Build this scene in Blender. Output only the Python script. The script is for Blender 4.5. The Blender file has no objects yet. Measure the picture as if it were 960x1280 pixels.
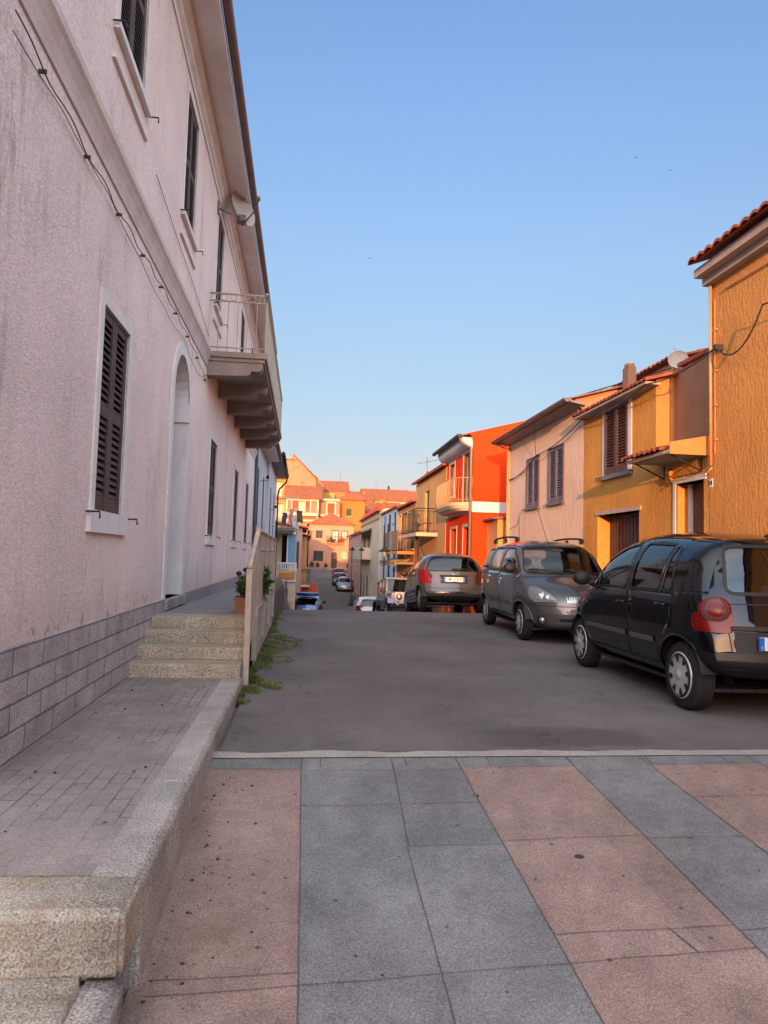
import bpy, bmesh, math, random
from mathutils import Vector, Matrix, noise as mnoise
from mathutils.bvhtree import BVHTree
R = math.radians
PI = math.pi
rnd = random.Random(7)
sc = bpy.context.scene
COL = sc.collection

# ------------------------------------------------------------------ mesh helper
class MB:
    def __init__(s):
        s.v = []; s.f = []; s.m = []; s.s = []
    def add(s, vs, fs, m=0, sm=False):
        o = len(s.v)
        s.v += [tuple(p) for p in vs]
        for f in fs:
            s.f.append(tuple(i + o for i in f)); s.m.append(m); s.s.append(sm)
        return s
    def quad(s, a, b, c, d, m=0):
        return s.add([a, b, c, d], [(0, 1, 2, 3)], m)
    def poly(s, pts, m=0):
        return s.add(pts, [tuple(range(len(pts)))], m)
    def box(s, x0, x1, y0, y1, z0, z1, m=0):
        return s.boxM(lambda u, v, d: (u, d, v), x0, x1, z0, z1, y0, y1, m)
    def boxM(s, M, u0, u1, v0, v1, d0, d1, m=0):
        p = [M(u, v, d) for d in (d0, d1) for v in (v0, v1) for u in (u0, u1)]
        return s.add(p, [(0, 1, 3, 2), (4, 6, 7, 5), (0, 4, 5, 1), (2, 3, 7, 6), (0, 2, 6, 4), (1, 5, 7, 3)], m)
    def prism(s, M, pts, d0, d1, m=0):
        n = len(pts)
        vs = [M(u, v, d0) for u, v in pts] + [M(u, v, d1) for u, v in pts]
        fs = [tuple(range(n)), tuple(range(2 * n - 1, n - 1, -1))]
        fs += [(i, (i + 1) % n, n + (i + 1) % n, n + i) for i in range(n)]
        return s.add(vs, fs, m)
    def tube(s, pts, r, n=6, closed=False, m=0, cap=True):
        pts = [Vector(p) for p in pts]; N = len(pts); vs = []; fs = []
        rr = r if isinstance(r, (list, tuple)) else [r] * N
        prev = None
        for i, p in enumerate(pts):
            a = pts[(i - 1) % N] if (closed or i > 0) else p
            b = pts[(i + 1) % N] if (closed or i < N - 1) else p
            t = (b - a)
            t = t.normalized() if t.length > 1e-9 else Vector((0, 0, 1))
            if prev is None:
                q = Vector((0, 0, 1)) if abs(t.z) < .9 else Vector((1, 0, 0))
                e = t.cross(q).normalized()
            else:
                e = (prev - t * prev.dot(t)).normalized()
            prev = e
            g = t.cross(e)
            for k in range(n):
                w = 2 * PI * k / n + PI / n
                vs.append(p + e * math.cos(w) * rr[i] + g * math.sin(w) * rr[i])
        M_ = N if closed else N - 1
        for i in range(M_):
            for k in range(n):
                a = i * n + k; b = i * n + (k + 1) % n; j = ((i + 1) % N) * n
                fs.append((a, b, j + (k + 1) % n, j + k))
        if cap and not closed:
            fs.append(tuple(range(n))); fs.append(tuple(range((N - 1) * n, N * n)))
        return s.add(vs, fs, m, n > 5)
    def lathe(s, prof, o, ax, n=24, m=0, sm=True):
        o = Vector(o); ax = Vector(ax).normalized()
        q = Vector((0, 0, 1)) if abs(ax.z) < .9 else Vector((1, 0, 0))
        e = ax.cross(q).normalized(); g = ax.cross(e); vs = []; fs = []
        for r, h in prof:
            for k in range(n):
                w = 2 * PI * k / n
                vs.append(o + ax * h + (e * math.cos(w) + g * math.sin(w)) * r)
        for i in range(len(prof) - 1):
            for k in range(n):
                fs.append((i * n + k, i * n + (k + 1) % n, (i + 1) * n + (k + 1) % n, (i + 1) * n + k))
        return s.add(vs, fs, m, sm)
    def ell(s, c, r, nu=12, nv=8, m=0, Mx=None):
        vs = []; fs = []
        for i in range(nv + 1):
            a = -PI / 2 + PI * i / nv
            for k in range(nu):
                b = 2 * PI * k / nu
                p = Vector((r[0] * math.cos(a) * math.cos(b), r[1] * math.cos(a) * math.sin(b), r[2] * math.sin(a)))
                if Mx: p = Mx @ p
                vs.append(p + Vector(c))
        for i in range(nv):
            for k in range(nu):
                fs.append((i * nu + k, i * nu + (k + 1) % nu, (i + 1) * nu + (k + 1) % nu, (i + 1) * nu + k))
        return s.add(vs, fs, m, True)
    def build(s, name, mats, parent=None, shift=True, bevel=0, recalc=True):
        me = bpy.data.meshes.new(name)
        off = Vector(parent.matrix_world_loc) if (parent is not None and shift and hasattr(parent, 'matrix_world_loc')) else None
        vs = s.v
        if parent is not None and shift:
            L = LOC.get(parent.name)
            if L is not None:
                vs = [(a - L[0], b - L[1], c - L[2]) for a, b, c in vs]
        me.from_pydata(vs, [], s.f)
        if not isinstance(mats, (list, tuple)): mats = [mats]
        for q in mats: me.materials.append(q)
        me.polygons.foreach_set('material_index', s.m)
        me.polygons.foreach_set('use_smooth', s.s)
        if recalc:
            bm = bmesh.new(); bm.from_mesh(me)
            bmesh.ops.recalc_face_normals(bm, faces=bm.faces)
            bm.to_mesh(me); bm.free()
        me.update()
        o = bpy.data.objects.new(name, me); COL.objects.link(o)
        if parent is not None:
            o.parent = parent
            if parent.name in LOC: LOC[o.name] = LOC[parent.name]
        if bevel:
            b = o.modifiers.new('bevel', 'BEVEL'); b.width = bevel; b.segments = 2; b.limit_method = 'ANGLE'
        return o
LOC = {}

def tag(o, label=None, cat=None, group=None, kind=None):
    if label: o['label'] = label
    if cat: o['category'] = cat
    if group: o['group'] = group
    if kind: o['kind'] = kind
    return o
def thing(name, label, cat, loc=(0, 0, 0), group=None, rot=None):
    o = bpy.data.objects.new(name, None); COL.objects.link(o)
    o.empty_display_size = .2
    o.location = loc
    if rot: o.rotation_euler = rot
    else: LOC[o.name] = tuple(loc)
    return tag(o, label, cat, group)
def copy_tree(o, parent=None):
    c = o.copy(); COL.objects.link(c)
    if parent: c.parent = parent
    for ch in list(o.children): copy_tree(ch, c)
    return c

# ------------------------------------------------------------------ materials
ONE = (1, 1, 1)
def srgb(r, g, b):
    f = lambda c: c / 12.92 if c <= .04045 else ((c + .055) / 1.055) ** 2.4
    return (f(r / 255), f(g / 255), f(b / 255))
class NT:
    def __init__(s, m):
        s.t = m.node_tree; s.n = s.t.nodes; s.l = s.t.links
    def new(s, ty, **k):
        n = s.n.new(ty)
        for a, b in k.items(): setattr(n, a, b)
        return n
    def link(s, a, b): s.l.new(a, b)
    def math(s, op, a, b=None, c=None):
        n = s.new('ShaderNodeMath', operation=op)
        for i, x in enumerate((a, b, c)):
            if x is None: continue
            if isinstance(x, (int, float)): n.inputs[i].default_value = x
            else: s.link(x, n.inputs[i])
        return n.outputs[0]
    def mix(s, f, a, b, mode='MIX'):
        n = s.new('ShaderNodeMix', data_type='RGBA', blend_type=mode)
        for i, x in ((0, f), (6, a), (7, b)):
            if isinstance(x, (int, float)): n.inputs[i].default_value = x
            elif isinstance(x, tuple): n.inputs[i].default_value = (*x[:3], 1)
            else: s.link(x, n.inputs[i])
        return n.outputs[2]
    def noise(s, vec, scale, detail=3, rough=.55):
        n = s.new('ShaderNodeTexNoise'); n.inputs['Scale'].default_value = scale
        n.inputs['Detail'].default_value = detail; n.inputs['Roughness'].default_value = rough
        if vec: s.link(vec, n.inputs['Vector'])
        return n.outputs['Fac']
    def vor(s, vec, scale, feat='F1'):
        n = s.new('ShaderNodeTexVoronoi', feature=feat); n.inputs['Scale'].default_value = scale
        s.link(vec, n.inputs['Vector']); return n
    def ramp(s, f, a, b, va=0., vb=1.):
        n = s.new('ShaderNodeMapRange'); n.inputs[1].default_value = a; n.inputs[2].default_value = b
        n.inputs[3].default_value = va; n.inputs[4].default_value = vb
        s.link(f, n.inputs[0]); return n.outputs[0]
    def mapv(s, vec, scale=(1, 1, 1), loc=(0, 0, 0)):
        n = s.new('ShaderNodeMapping'); n.inputs['Scale'].default_value = scale; n.inputs['Location'].default_value = loc
        s.link(vec, n.inputs['Vector']); return n.outputs[0]
    def bump(s, h, dist, strength=1., prev=None):
        n = s.new('ShaderNodeBump'); n.inputs['Distance'].default_value = dist; n.inputs['Strength'].default_value = strength
        s.link(h, n.inputs['Height'])
        if prev: s.link(prev, n.inputs['Normal'])
        return n.outputs[0]
def base(name, rough=.85, spec=.3, metal=0, coat=0):
    m = bpy.data.materials.new(name); m.use_nodes = True
    T = NT(m); b = T.n['Principled BSDF']
    b.inputs['Roughness'].default_value = rough
    b.inputs['Specular IOR Level'].default_value = spec
    b.inputs['Metallic'].default_value = metal
    b.inputs['Coat Weight'].default_value = coat
    b.inputs['Coat Roughness'].default_value = .04
    co = T.new('ShaderNodeTexCoord').outputs['Object']
    return m, T, b, co
def mat(name, col, rough=.85, var=(2., .15), fine=(60., .1), bump=None, metal=0, spec=.3, coat=0, stain=None, speck=None, grime=None):
    """var: large tone noise, fine: small tone noise, bump: list of (scale, dist, stretch), stain: (scale, lo, hi, colour, amount, stretch)"""
    m, T, b, co = base(name, rough, spec, metal, coat)
    c = (*col, 1)
    f = T.noise(co, var[0], 4)
    k = T.ramp(f, .3, .7, 1 - var[1], 1 + var[1])
    if fine[1]:
        k2 = T.ramp(T.noise(co, fine[0], 2), .3, .7, 1 - fine[1], 1 + fine[1])
        k = T.math('MULTIPLY', k, k2)
    n = T.new('ShaderNodeVectorMath', operation='SCALE')
    n.inputs[0].default_value = col; T.link(k, n.inputs['Scale'])
    out = n.outputs[0]
    if stain:
        for st in (stain if isinstance(stain, list) else [stain]):
            s_, lo, hi, cc, am, stv = st
            g = T.ramp(T.noise(T.mapv(co, stv), s_, 5, .65), lo, hi, 0, am)
            out = T.mix(g, out, cc)
    if speck:
        for (s_, th, cc) in speck:
            v = T.vor(co, s_); 
            g = T.ramp(v.outputs['Distance'], th, th * .6, 0, 1)
            out = T.mix(g, out, cc)
    T.link(out, b.inputs['Base Color'])
    if bump:
        pr = None
        for (s_, d, st) in bump:
            h = T.noise(T.mapv(co, st), s_, 4, .6)
            pr = T.bump(h, d, 1., pr)
        T.link(pr, b.inputs['Normal'])
    return m
def granite(name, a, b_, c_, scale=90, rust=None, bdist=.006):
    m, T, b, co = base(name, .85, .3)
    f = T.noise(co, scale, 4, .7)
    r = T.new('ShaderNodeValToRGB'); e = r.color_ramp.elements
    e[0].position = .36; e[0].color = (*b_, 1); e[1].position = .62; e[1].color = (*c_, 1)
    x = e.new(.48); x.color = (*a, 1)
    T.link(f, r.inputs[0]); out = r.outputs[0]
    k = T.ramp(T.noise(co, 3, 4), .3, .7, .75, 1.2)
    n = T.new('ShaderNodeVectorMath', operation='SCALE'); T.link(out, n.inputs[0]); T.link(k, n.inputs['Scale']); out = n.outputs[0]
    if rust:
        g = T.ramp(T.noise(co, 4.5, 4, .65), .5, .72, 0, .75)
        out = T.mix(g, out, rust)
    T.link(out, b.inputs['Base Color'])
    pr = T.bump(T.noise(co, scale * .7, 3), bdist, .8)
    pr = T.bump(T.noise(co, 9, 3), bdist * 3, .6, pr)
    T.link(pr, b.inputs['Normal'])
    return m
def glass(name, tint=(.5, .55, .56), rough=.02):
    m = bpy.data.materials.new(name); m.use_nodes = True
    T = NT(m); T.n.remove(T.n['Principled BSDF'])
    tr = T.new('ShaderNodeBsdfTransparent'); tr.inputs[0].default_value = (*tint, 1)
    gl = T.new('ShaderNodeBsdfGlossy'); gl.inputs['Roughness'].default_value = rough; gl.inputs[0].default_value = (.95, .95, .95, 1)
    fr = T.new('ShaderNodeFresnel'); fr.inputs[0].default_value = 1.55
    k = T.math('MULTIPLY', fr.outputs[0], 1.0)
    k = T.math('MINIMUM', T.math('ADD', k, .03), 1.)
    mx = T.new('ShaderNodeMixShader'); T.link(k, mx.inputs[0]); T.link(tr.outputs[0], mx.inputs[1]); T.link(gl.outputs[0], mx.inputs[2])
    T.link(mx.outputs[0], T.n['Material Output'].inputs[0])
    return m
def paint(name, col, metal=.3, rough=.35, dust=1., sp=.5):
    m, T, b, co = base(name, rough, sp, metal, 1.)
    f = T.ramp(T.noise(co, 260, 2), .3, .7, .85, 1.15)
    d = T.ramp(T.noise(co, 5, 5, .7), .45, .75, 0, .10 * dust)   # thin road dust
    n = T.new('ShaderNodeVectorMath', operation='SCALE'); n.inputs[0].default_value = col; T.link(f, n.inputs['Scale'])
    out = T.mix(d, n.outputs[0], (.12, .10, .085))
    T.link(out, b.inputs['Base Color'])
    rr = T.ramp(T.noise(co, 4, 4), .3, .7, .02, .09); T.link(rr, b.inputs['Coat Roughness'])
    return m
def plain(name, col, rough=.5, metal=0, spec=.5, coat=0):
    return mat(name, col, rough, (6., .12), (80., .05), None, metal, spec, coat)

M_ = {}
ST = srgb
M_['pink_stucco'] = mat('pink_stucco', (.82, .655, .60), .92, (1.2, .07), (26., .10),
    [(55., .014, ONE), (17., .012, ONE), (140., .006, ONE)], 0, .15, 0,
    [(1.6, .52, .80, (.52, .42, .385), .5, (1, 1, .22)), (2.6, .585, .74, (.36, .29, .265), .6, (1, 1.2, .30)), (6., .60, .75, (.50, .40, .36), .4, (1, 1, .5)), (.8, .52, .70, (.92, .76, .70), .35, ONE)])
def damp(m):
    T = NT(m); b = T.n['Principled BSDF']; src = b.inputs['Base Color'].links[0].from_socket; co = T.new('ShaderNodeTexCoord').outputs['Object']
    sp = T.new('ShaderNodeSeparateXYZ'); T.link(co, sp.inputs[0])
    nz = T.noise(co, 3.2, 6, .7)
    # rising damp with an uneven edge, chipped plaster at the very base
    d = T.math('ADD', sp.outputs[2], T.math('MULTIPLY', nz, -.9))
    out = T.mix(T.ramp(d, .62, .25, 0, .55), src, (.60, .45, .40))
    ch = T.math('MULTIPLY', T.ramp(sp.outputs[2], .95, .78), T.ramp(T.noise(co, 7, 4, .6), .60, .64))
    out = T.mix(T.math('MULTIPLY', ch, .75), out, (.33, .27, .24))
    # black mould streaks high on the near end of the wall
    my = T.math('MULTIPLY', T.ramp(sp.outputs[1], -7.6, -8.3), T.math('MULTIPLY', T.ramp(sp.outputs[2], 2.7, 3.3), T.ramp(sp.outputs[2], 4.15, 3.9)))
    st = T.ramp(T.noise(T.mapv(co, (1, 1, .22)), 11, 6, .72), .47, .66)
    out = T.mix(T.math('MULTIPLY', T.math('MULTIPLY', my, st), .75), out, (.27, .22, .205))
    # hairline cracks
    v = T.new('ShaderNodeTexVoronoi', feature='DISTANCE_TO_EDGE'); v.inputs['Scale'].default_value = .55
    nn = T.new('ShaderNodeTexNoise'); nn.inputs['Scale'].default_value = 2.2; nn.inputs['Detail'].default_value = 5; T.link(co, nn.inputs['Vector'])
    ad = T.new('ShaderNodeVectorMath', operation='ADD'); T.link(co, ad.inputs[0]); T.link(nn.outputs['Color'], ad.inputs[1]); T.link(ad.outputs[0], v.inputs['Vector'])
    cr = T.math('MULTIPLY', T.ramp(v.outputs['Distance'], .006, .002), T.ramp(T.noise(co, .5, 2), .5, .58))
    out = T.mix(T.math('MULTIPLY', cr, .4), out, (.40, .32, .29))
    T.link(out, b.inputs['Base Color'])
damp(M_['pink_stucco'])
M_['trim_white'] = mat('trim_white', (.66, .62, .60), .85, (3., .08), (60., .06), [(70., .004, ONE)], 0, .2, 0, (5., .55, .8, (.42, .38, .35), .5, (1, 1, .4)))
M_['cornice'] = mat('cornice', (.43, .355, .32), .85, (3., .12), (60., .08), [(70., .003, ONE)], 0, .2, 0, (6., .5, .75, (.25, .22, .20), .6, (1, .3, 1)))
M_['course'] = mat('string_course', (.56, .465, .425), .85, (3., .10), (60., .08), [(70., .003, ONE)], 0, .2, 0, (5., .5, .75, (.36, .30, .27), .5, (1, .3, 1)))
M_['soffit'] = mat('soffit', (.74, .70, .68), .85, (3., .08), (60., .05))
M_['brown_wood'] = mat('brown_wood', (.078, .050, .042), .65, (6., .25), (50., .15), [(40., .002, (1, 1, .1))])
M_['red_brown_wood'] = mat('red_brown_wood', (.10, .045, .036), .5, (6., .2), (50., .15), [(40., .002, (1, 1, .1))])
M_['purple_wood'] = mat('purple_wood', (.105, .058, .062), .5, (6., .2), (50., .12))
M_['blue_grey_wood'] = mat('blue_grey_wood', (.14, .125, .165), .5, (6., .2), (50., .12))
M_['red_shutter'] = mat('red_shutter', (.36, .07, .02), .6, (6., .2), (50., .1))
M_['green_wood'] = mat('green_wood', (.055, .065, .035), .6, (6., .2), (50., .1))
M_['dark'] = plain('dark_void', (.012, .010, .010), .9)
M_['granite'] = granite('granite_grey', (.29, .252, .225), (.13, .112, .10), (.45, .40, .36), 100)
M_['granite_gold'] = granite('granite_gold', (.33, .285, .225), (.15, .125, .10), (.48, .425, .35), 125, (.29, .18, .085))
M_['granite_step'] = granite('granite_step', (.31, .265, .20), (.10, .085, .065), (.50, .44, .35), 85, (.30, .23, .14))
M_['tile_grey'] = mat('terrace_tile', (.21, .20, .20), .6, (3., .15), (50., .08))
M_['beige_metal'] = mat('beige_metal', (.36, .30, .24), .5, (5., .15), (60., .06), None, 0, .4, 0, (8., .58, .75, (.16, .09, .05), .6, (1, 1, .4)))
M_['grey_metal'] = mat('weathered_metal', (.17, .155, .145), .55, (5., .2), (60., .06))
M_['black_metal'] = mat('black_metal', (.018, .018, .018), .5, (5., .2), (60., .05))
M_['cable'] = plain('black_cable', (.03, .026, .025), .7)
M_['balcony_stone'] = mat('balcony_stone', (.27, .215, .185), .9, (3., .15), (60., .1), [(80., .005, ONE)], 0, .2, 0, (3., .5, .75, (.17, .13, .11), .6, (1, 1, .3)))
M_['asphalt'] = None
M_['orange_plaster'] = mat('orange_plaster', (.63, .295, .088), .9, (.9, .12), (30., .12),
    [(19., .040, (1, 1, .36)), (48., .022, (1, 1, .55)), (130., .006, ONE)], 0, .15, 0, [(2., .5, .8, (.50, .215, .065), .6, (1, 1, .5)), (3.2, .56, .74, (.42, .17, .06), .45, (1, 1, .22)), (1.1, .60, .72, (.66, .36, .15), .5, ONE)])
M_['yellow_plaster'] = mat('yellow_plaster', (.64, .305, .075), .9, (.9, .12), (30., .12),
    [(21., .036, (1, 1, .36)), (50., .020, (1, 1, .55)), (130., .006, ONE)], 0, .15, 0, [(1.6, .5, .8, (.46, .24, .07), .6, (1, 1, .5)), (3.4, .56, .74, (.36, .19, .06), .5, (1, 1, .2)), (1.2, .60, .72, (.66, .40, .14), .5, ONE)])
M_['pale_pink_plaster'] = mat('pale_pink_plaster', (.78, .56, .42), .9, (.9, .08), (30., .06),
    [(15., .03, (1, 1, .3)), (45., .012, (1, 1, .5))], 0, .15, 0, [(1.3, .5, .8, (.58, .41, .31), .5, (1, 1, .4)), (3.0, .56, .76, (.46, .33, .26), .5, (1, 1, .18))])
M_['smooth_orange'] = mat('smooth_orange', (.50, .215, .07), .9, (2., .1), (60., .06), [(40., .004, ONE)])
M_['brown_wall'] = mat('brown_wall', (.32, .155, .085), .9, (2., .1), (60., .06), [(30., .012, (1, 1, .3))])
M_['red_plaster'] = mat('red_plaster', (.80, .052, .007), .9, (1., .06), (40., .05), [(60., .006, ONE)], 0, .15, 0, (1.4, .55, .8, (.62, .06, .015), .5, (1, 1, .3)))
M_['cream'] = mat('cream_plaster', (.56, .45, .31), .9, (1., .08), (40., .05), [(60., .004, ONE)])
M_['white_wall'] = mat('white_plaster', (.66, .66, .68), .9, (1., .08), (40., .05), [(60., .004, ONE)], 0, .2, 0, (1.5, .52, .8, (.44, .43, .43), .5, (1, 1, .3)))
M_['grey_white_wall'] = mat('grey_white_plaster', (.50, .50, .535), .9, (1., .08), (40., .05), [(60., .004, ONE)], 0, .2, 0, (1.5, .52, .8, (.40, .38, .38), .5, (1, 1, .3)))
M_['peach'] = mat('peach_plaster', (.46, .20, .105), .9, (.3, .1), (9., .06), None, 0, .2, 0, (.5, .5, .8, (.58, .33, .22), .5, (1, 1, .5)))
M_['gold_wall'] = mat('gold_plaster', (.46, .28, .075), .9, (.3, .08), (9., .06))
M_['salmon'] = mat('salmon_plaster', (.45, .165, .09), .9, (.3, .08), (9., .06))
M_['rose'] = mat('rose_plaster', (.44, .25, .20), .9, (.3, .08), (9., .06))
M_['deep_orange'] = mat('deep_orange_plaster', (.50, .155, .035), .9, (.3, .08), (9., .06))
M_['manor'] = mat('pale_rose_plaster', (.50, .245, .15), .9, (.3, .08), (9., .06))
M_['apricot'] = mat('apricot_plaster', (.58, .30, .11), .9, (.6, .1), (20., .06), [(40., .008, ONE)])
def tile_mat(name, col, ws=28):
    m, T, b, co = base(name, .85, .2)
    f = T.ramp(T.noise(co, 2.5, 3), .3, .7, .7, 1.25)
    f2 = T.ramp(T.noise(co, 14, 2), .3, .7, .75, 1.2)
    n = T.new('ShaderNodeVectorMath', operation='SCALE'); n.inputs[0].default_value = col; T.link(T.math('MULTIPLY', f, f2), n.inputs['Scale'])
    out = T.mix(T.ramp(T.noise(co, 6, 5, .7), .55, .75, 0, .55), n.outputs[0], (.14, .10, .075))
    T.link(out, b.inputs['Base Color'])
    T.link(T.bump(T.noise(co, 40, 3), .01), b.inputs['Normal'])
    return m
M_['tile'] = tile_mat('clay_tile', (.33, .085, .04))
M_['tile_far'] = tile_mat('clay_tile_far', (.32, .10, .042))
M_['tile_red'] = tile_mat('bright_red_roof', (.55, .075, .035))
M_['tile_grey'+'_roof'] = tile_mat('brown_roof_tile', (.20, .13, .115))
M_['gutter_brown'] = mat('brown_gutter', (.16, .105, .09), .5, (5., .15), (60., .05))
M_['gutter_dark'] = mat('dark_gutter', (.035, .03, .028), .5, (5., .15), (60., .05))
M_['pipe_green'] = plain('dark_green_pipe', (.03, .055, .045), .5)
M_['pipe_beige'] = plain('beige_pipe', (.21, .17, .12), .5)
M_['pipe_orange'] = plain('orange_pipe', (.50, .26, .12), .5)
M_['terracotta'] = mat('terracotta', (.27, .12, .075), .8, (6., .15), (60., .08))
M_['leaf'] = mat('leaf', (.05, .085, .022), .6, (9., .35), (60., .1))
M_['leaf_dark'] = mat('leaf_dark', (.032, .022, .022), .6, (9., .3), (60., .1))
M_['grassm'] = mat('grass_blade', (.085, .115, .03), .7, (4., .4), (60., .1), None, 0, .2, 0, (2.2, .48, .7, (.22, .17, .075), .8, ONE))
M_['pebble'] = plain('pebble_dark', (.035, .03, .028), .9)
M_['cloth_blue'] = plain('blue_cloth', (.16, .30, .46), .8)
M_['cloth_dark'] = plain('dark_cloth', (.05, .05, .075), .9)
M_['cloth_white'] = plain('white_cloth', (.55, .55, .60), .9)
M_['cloth_green'] = plain('green_cloth', (.05, .075, .045), .9)
M_['cloth_pink'] = plain('pink_cloth', (.45, .26, .25), .9)
M_['yellow_paint'] = plain('yellow_paint', (.50, .42, .13), .6)
M_['bamboo'] = mat('bamboo_screen', (.24, .165, .095), .9, (3., .2), (50., .15))
M_['orange_net'] = mat('orange_net', (.50, .07, .03), .8, (6., .25), (50., .15))
M_['pane'] = plain('window_pane', (.04, .05, .055), .08, 0, .6)
M_['curtain_pane'] = plain('curtained_pane', (.34, .34, .30), .3, 0, .5)
M_['dish_white'] = plain('dish_white', (.34, .26, .21), .6)
# car stuff
M_['bumper_black'] = plain('bumper_black', (.006, .006, .007), .38, 0, .35)
M_['gloss_black'] = plain('gloss_black', (.006, .006, .007), .12, 0, .5)
M_['rubber'] = plain('tyre_rubber', (.018, .017, .017), .85, 0, .25)
M_['hub'] = plain('hubcap_silver', (.60, .59, .58), .34, .5, .5)
M_['car_trim'] = plain('black_plastic', (.014, .014, .015), .55, 0, .35)
M_['car_in'] = plain('car_interior', (.022, .022, .024), .9, 0, .2)
M_['seat'] = plain('seat_fabric', (.06, .065, .075), .95, 0, .1)
M_['glass'] = glass('car_glass', (.62, .66, .66))
M_['glass_dark'] = glass('car_glass_tinted', (.20, .23, .24))
M_['glass_clear'] = glass('lamp_glass', (.85, .85, .85))
M_['chrome'] = plain('chrome', (.6, .6, .6), .15, 1.)
M_['lamp_in'] = plain('lamp_reflector', (.42, .42, .42), .22, .7)
M_['red_lens'] = plain('red_lens', (.15, .004, .004), .2, 0, .35)
M_['lamp_dim'] = plain('lamp_cover', (.22, .215, .21), .12, .3, .6)
M_['pink_lens'] = plain('clear_rear_lens', (.13, .045, .04), .2, .2, .4)
M_['amber'] = plain('amber_lens', (.55, .18, .02), .15, 0, .6, 1.)
M_['plate'] = plain('plate_white', (.68, .68, .66), .4)
M_['plate_blue'] = plain('plate_blue', (.01, .12, .50), .4)
M_['ink'] = plain('plate_ink', (.01, .01, .012), .5)
M_['p_black'] = paint('paint_black', (.004, .004, .005), 0, .5, .25, .0)
M_['p_grey'] = paint('paint_grey', (.080, .074, .080), .5, .38)
M_['p_taupe'] = paint('paint_taupe', (.088, .072, .060), .5, .38)
M_['p_silver'] = paint('paint_silver', (.36, .36, .39), .55, .38)
M_['p_lilac'] = paint('paint_lilac_grey', (.20, .195, .225), .45, .38)
M_['p_blue'] = paint('paint_blue', (.05, .14, .30), .35, .38)
M_['p_white'] = paint('paint_white', (.62, .63, .66), 0, .4)
M_['p_navy'] = paint('paint_navy', (.015, .02, .05), .3, .38)
M_['p_red'] = paint('paint_red', (.28, .05, .05), .2, .38)

# -------------- ground materials
def asphalt():
    m, T, b, co = base('asphalt', .9, .25)
    f = T.noise(co, .55, 6, .6); g = T.noise(co, 180, 3, .7)
    k = T.math('MULTIPLY', T.ramp(f, .3, .7, .72, 1.25), T.ramp(g, .3, .7, .55, 1.5))
    n = T.new('ShaderNodeVectorMath', operation='SCALE'); n.inputs[0].default_value = (.138, .118, .113); T.link(k, n.inputs['Scale'])
    out = T.mix(T.ramp(T.noise(co, 1.6, 5, .7), .54, .70, 0, .5), n.outputs[0], (.080, .068, .067))
    out = T.mix(T.ramp(T.noise(T.mapv(co, (1, .12, 1)), 2.4, 4), .50, .72, 0, .45), out, (.165, .145, .137))
    v = T.vor(co, 95); out = T.mix(T.math('MULTIPLY', T.ramp(v.outputs['Distance'], .28, .14), .45), out, (.045, .040, .040))
    v = T.vor(T.mapv(co, ONE, (3, 5, 1)), 60); out = T.mix(T.math('MULTIPLY', T.ramp(v.outputs['Distance'], .22, .12), .5), out, (.27, .245, .235))
    v = T.vor(T.mapv(co, ONE, (3, 9, 1)), 2.2); out = T.mix(T.math('MULTIPLY', T.ramp(v.outputs['Distance'], .05, .03), .6), out, (.045, .04, .04))
    # dark patch of newer tar by the plaza edge
    sp = T.new('ShaderNodeSeparateXYZ'); T.link(co, sp.inputs[0])
    wob = T.ramp(T.noise(co, 3, 4), 0, 1, -.35, .35)
    dx = T.math('ABSOLUTE', T.math('ADD', T.math('SUBTRACT', sp.outputs[0], 2.0), wob))
    dy = T.math('ABSOLUTE', T.math('ADD', T.math('SUBTRACT', sp.outputs[1], 5.1), T.math('MULTIPLY', wob, .6)))
    pm = T.math('MULTIPLY', T.ramp(dx, .75, .45), T.ramp(dy, .3, .2))
    out = T.mix(T.math('MULTIPLY', pm, .55), out, (.06, .05, .05))
    # cracks
    vn = T.vor(T.mapv(co, (1, 1, 1)), .8, 'DISTANCE_TO_EDGE')
    dn = T.new('ShaderNodeVectorMath', operation='ADD')
    nz = T.new('ShaderNodeTexNoise'); nz.inputs['Scale'].default_value = 3; T.link(co, nz.inputs['Vector'])
    T.link(co, dn.inputs[0]); T.link(nz.outputs['Color'], dn.inputs[1]); T.link(dn.outputs[0], vn.inputs['Vector'])
    cr = T.math('MULTIPLY', T.ramp(vn.outputs['Distance'], .012, .004), T.ramp(T.noise(co, .7, 2), .5, .6))
    out = T.mix(T.math('MULTIPLY', cr, .45), out, (.03, .027, .027))
    T.link(out, b.inputs['Base Color'])
    pr = T.bump(g, .006, .8); pr = T.bump(f, .05, .6, pr)
    T.link(pr, b.inputs['Normal'])
    return m
M_['asphalt'] = asphalt()
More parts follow.
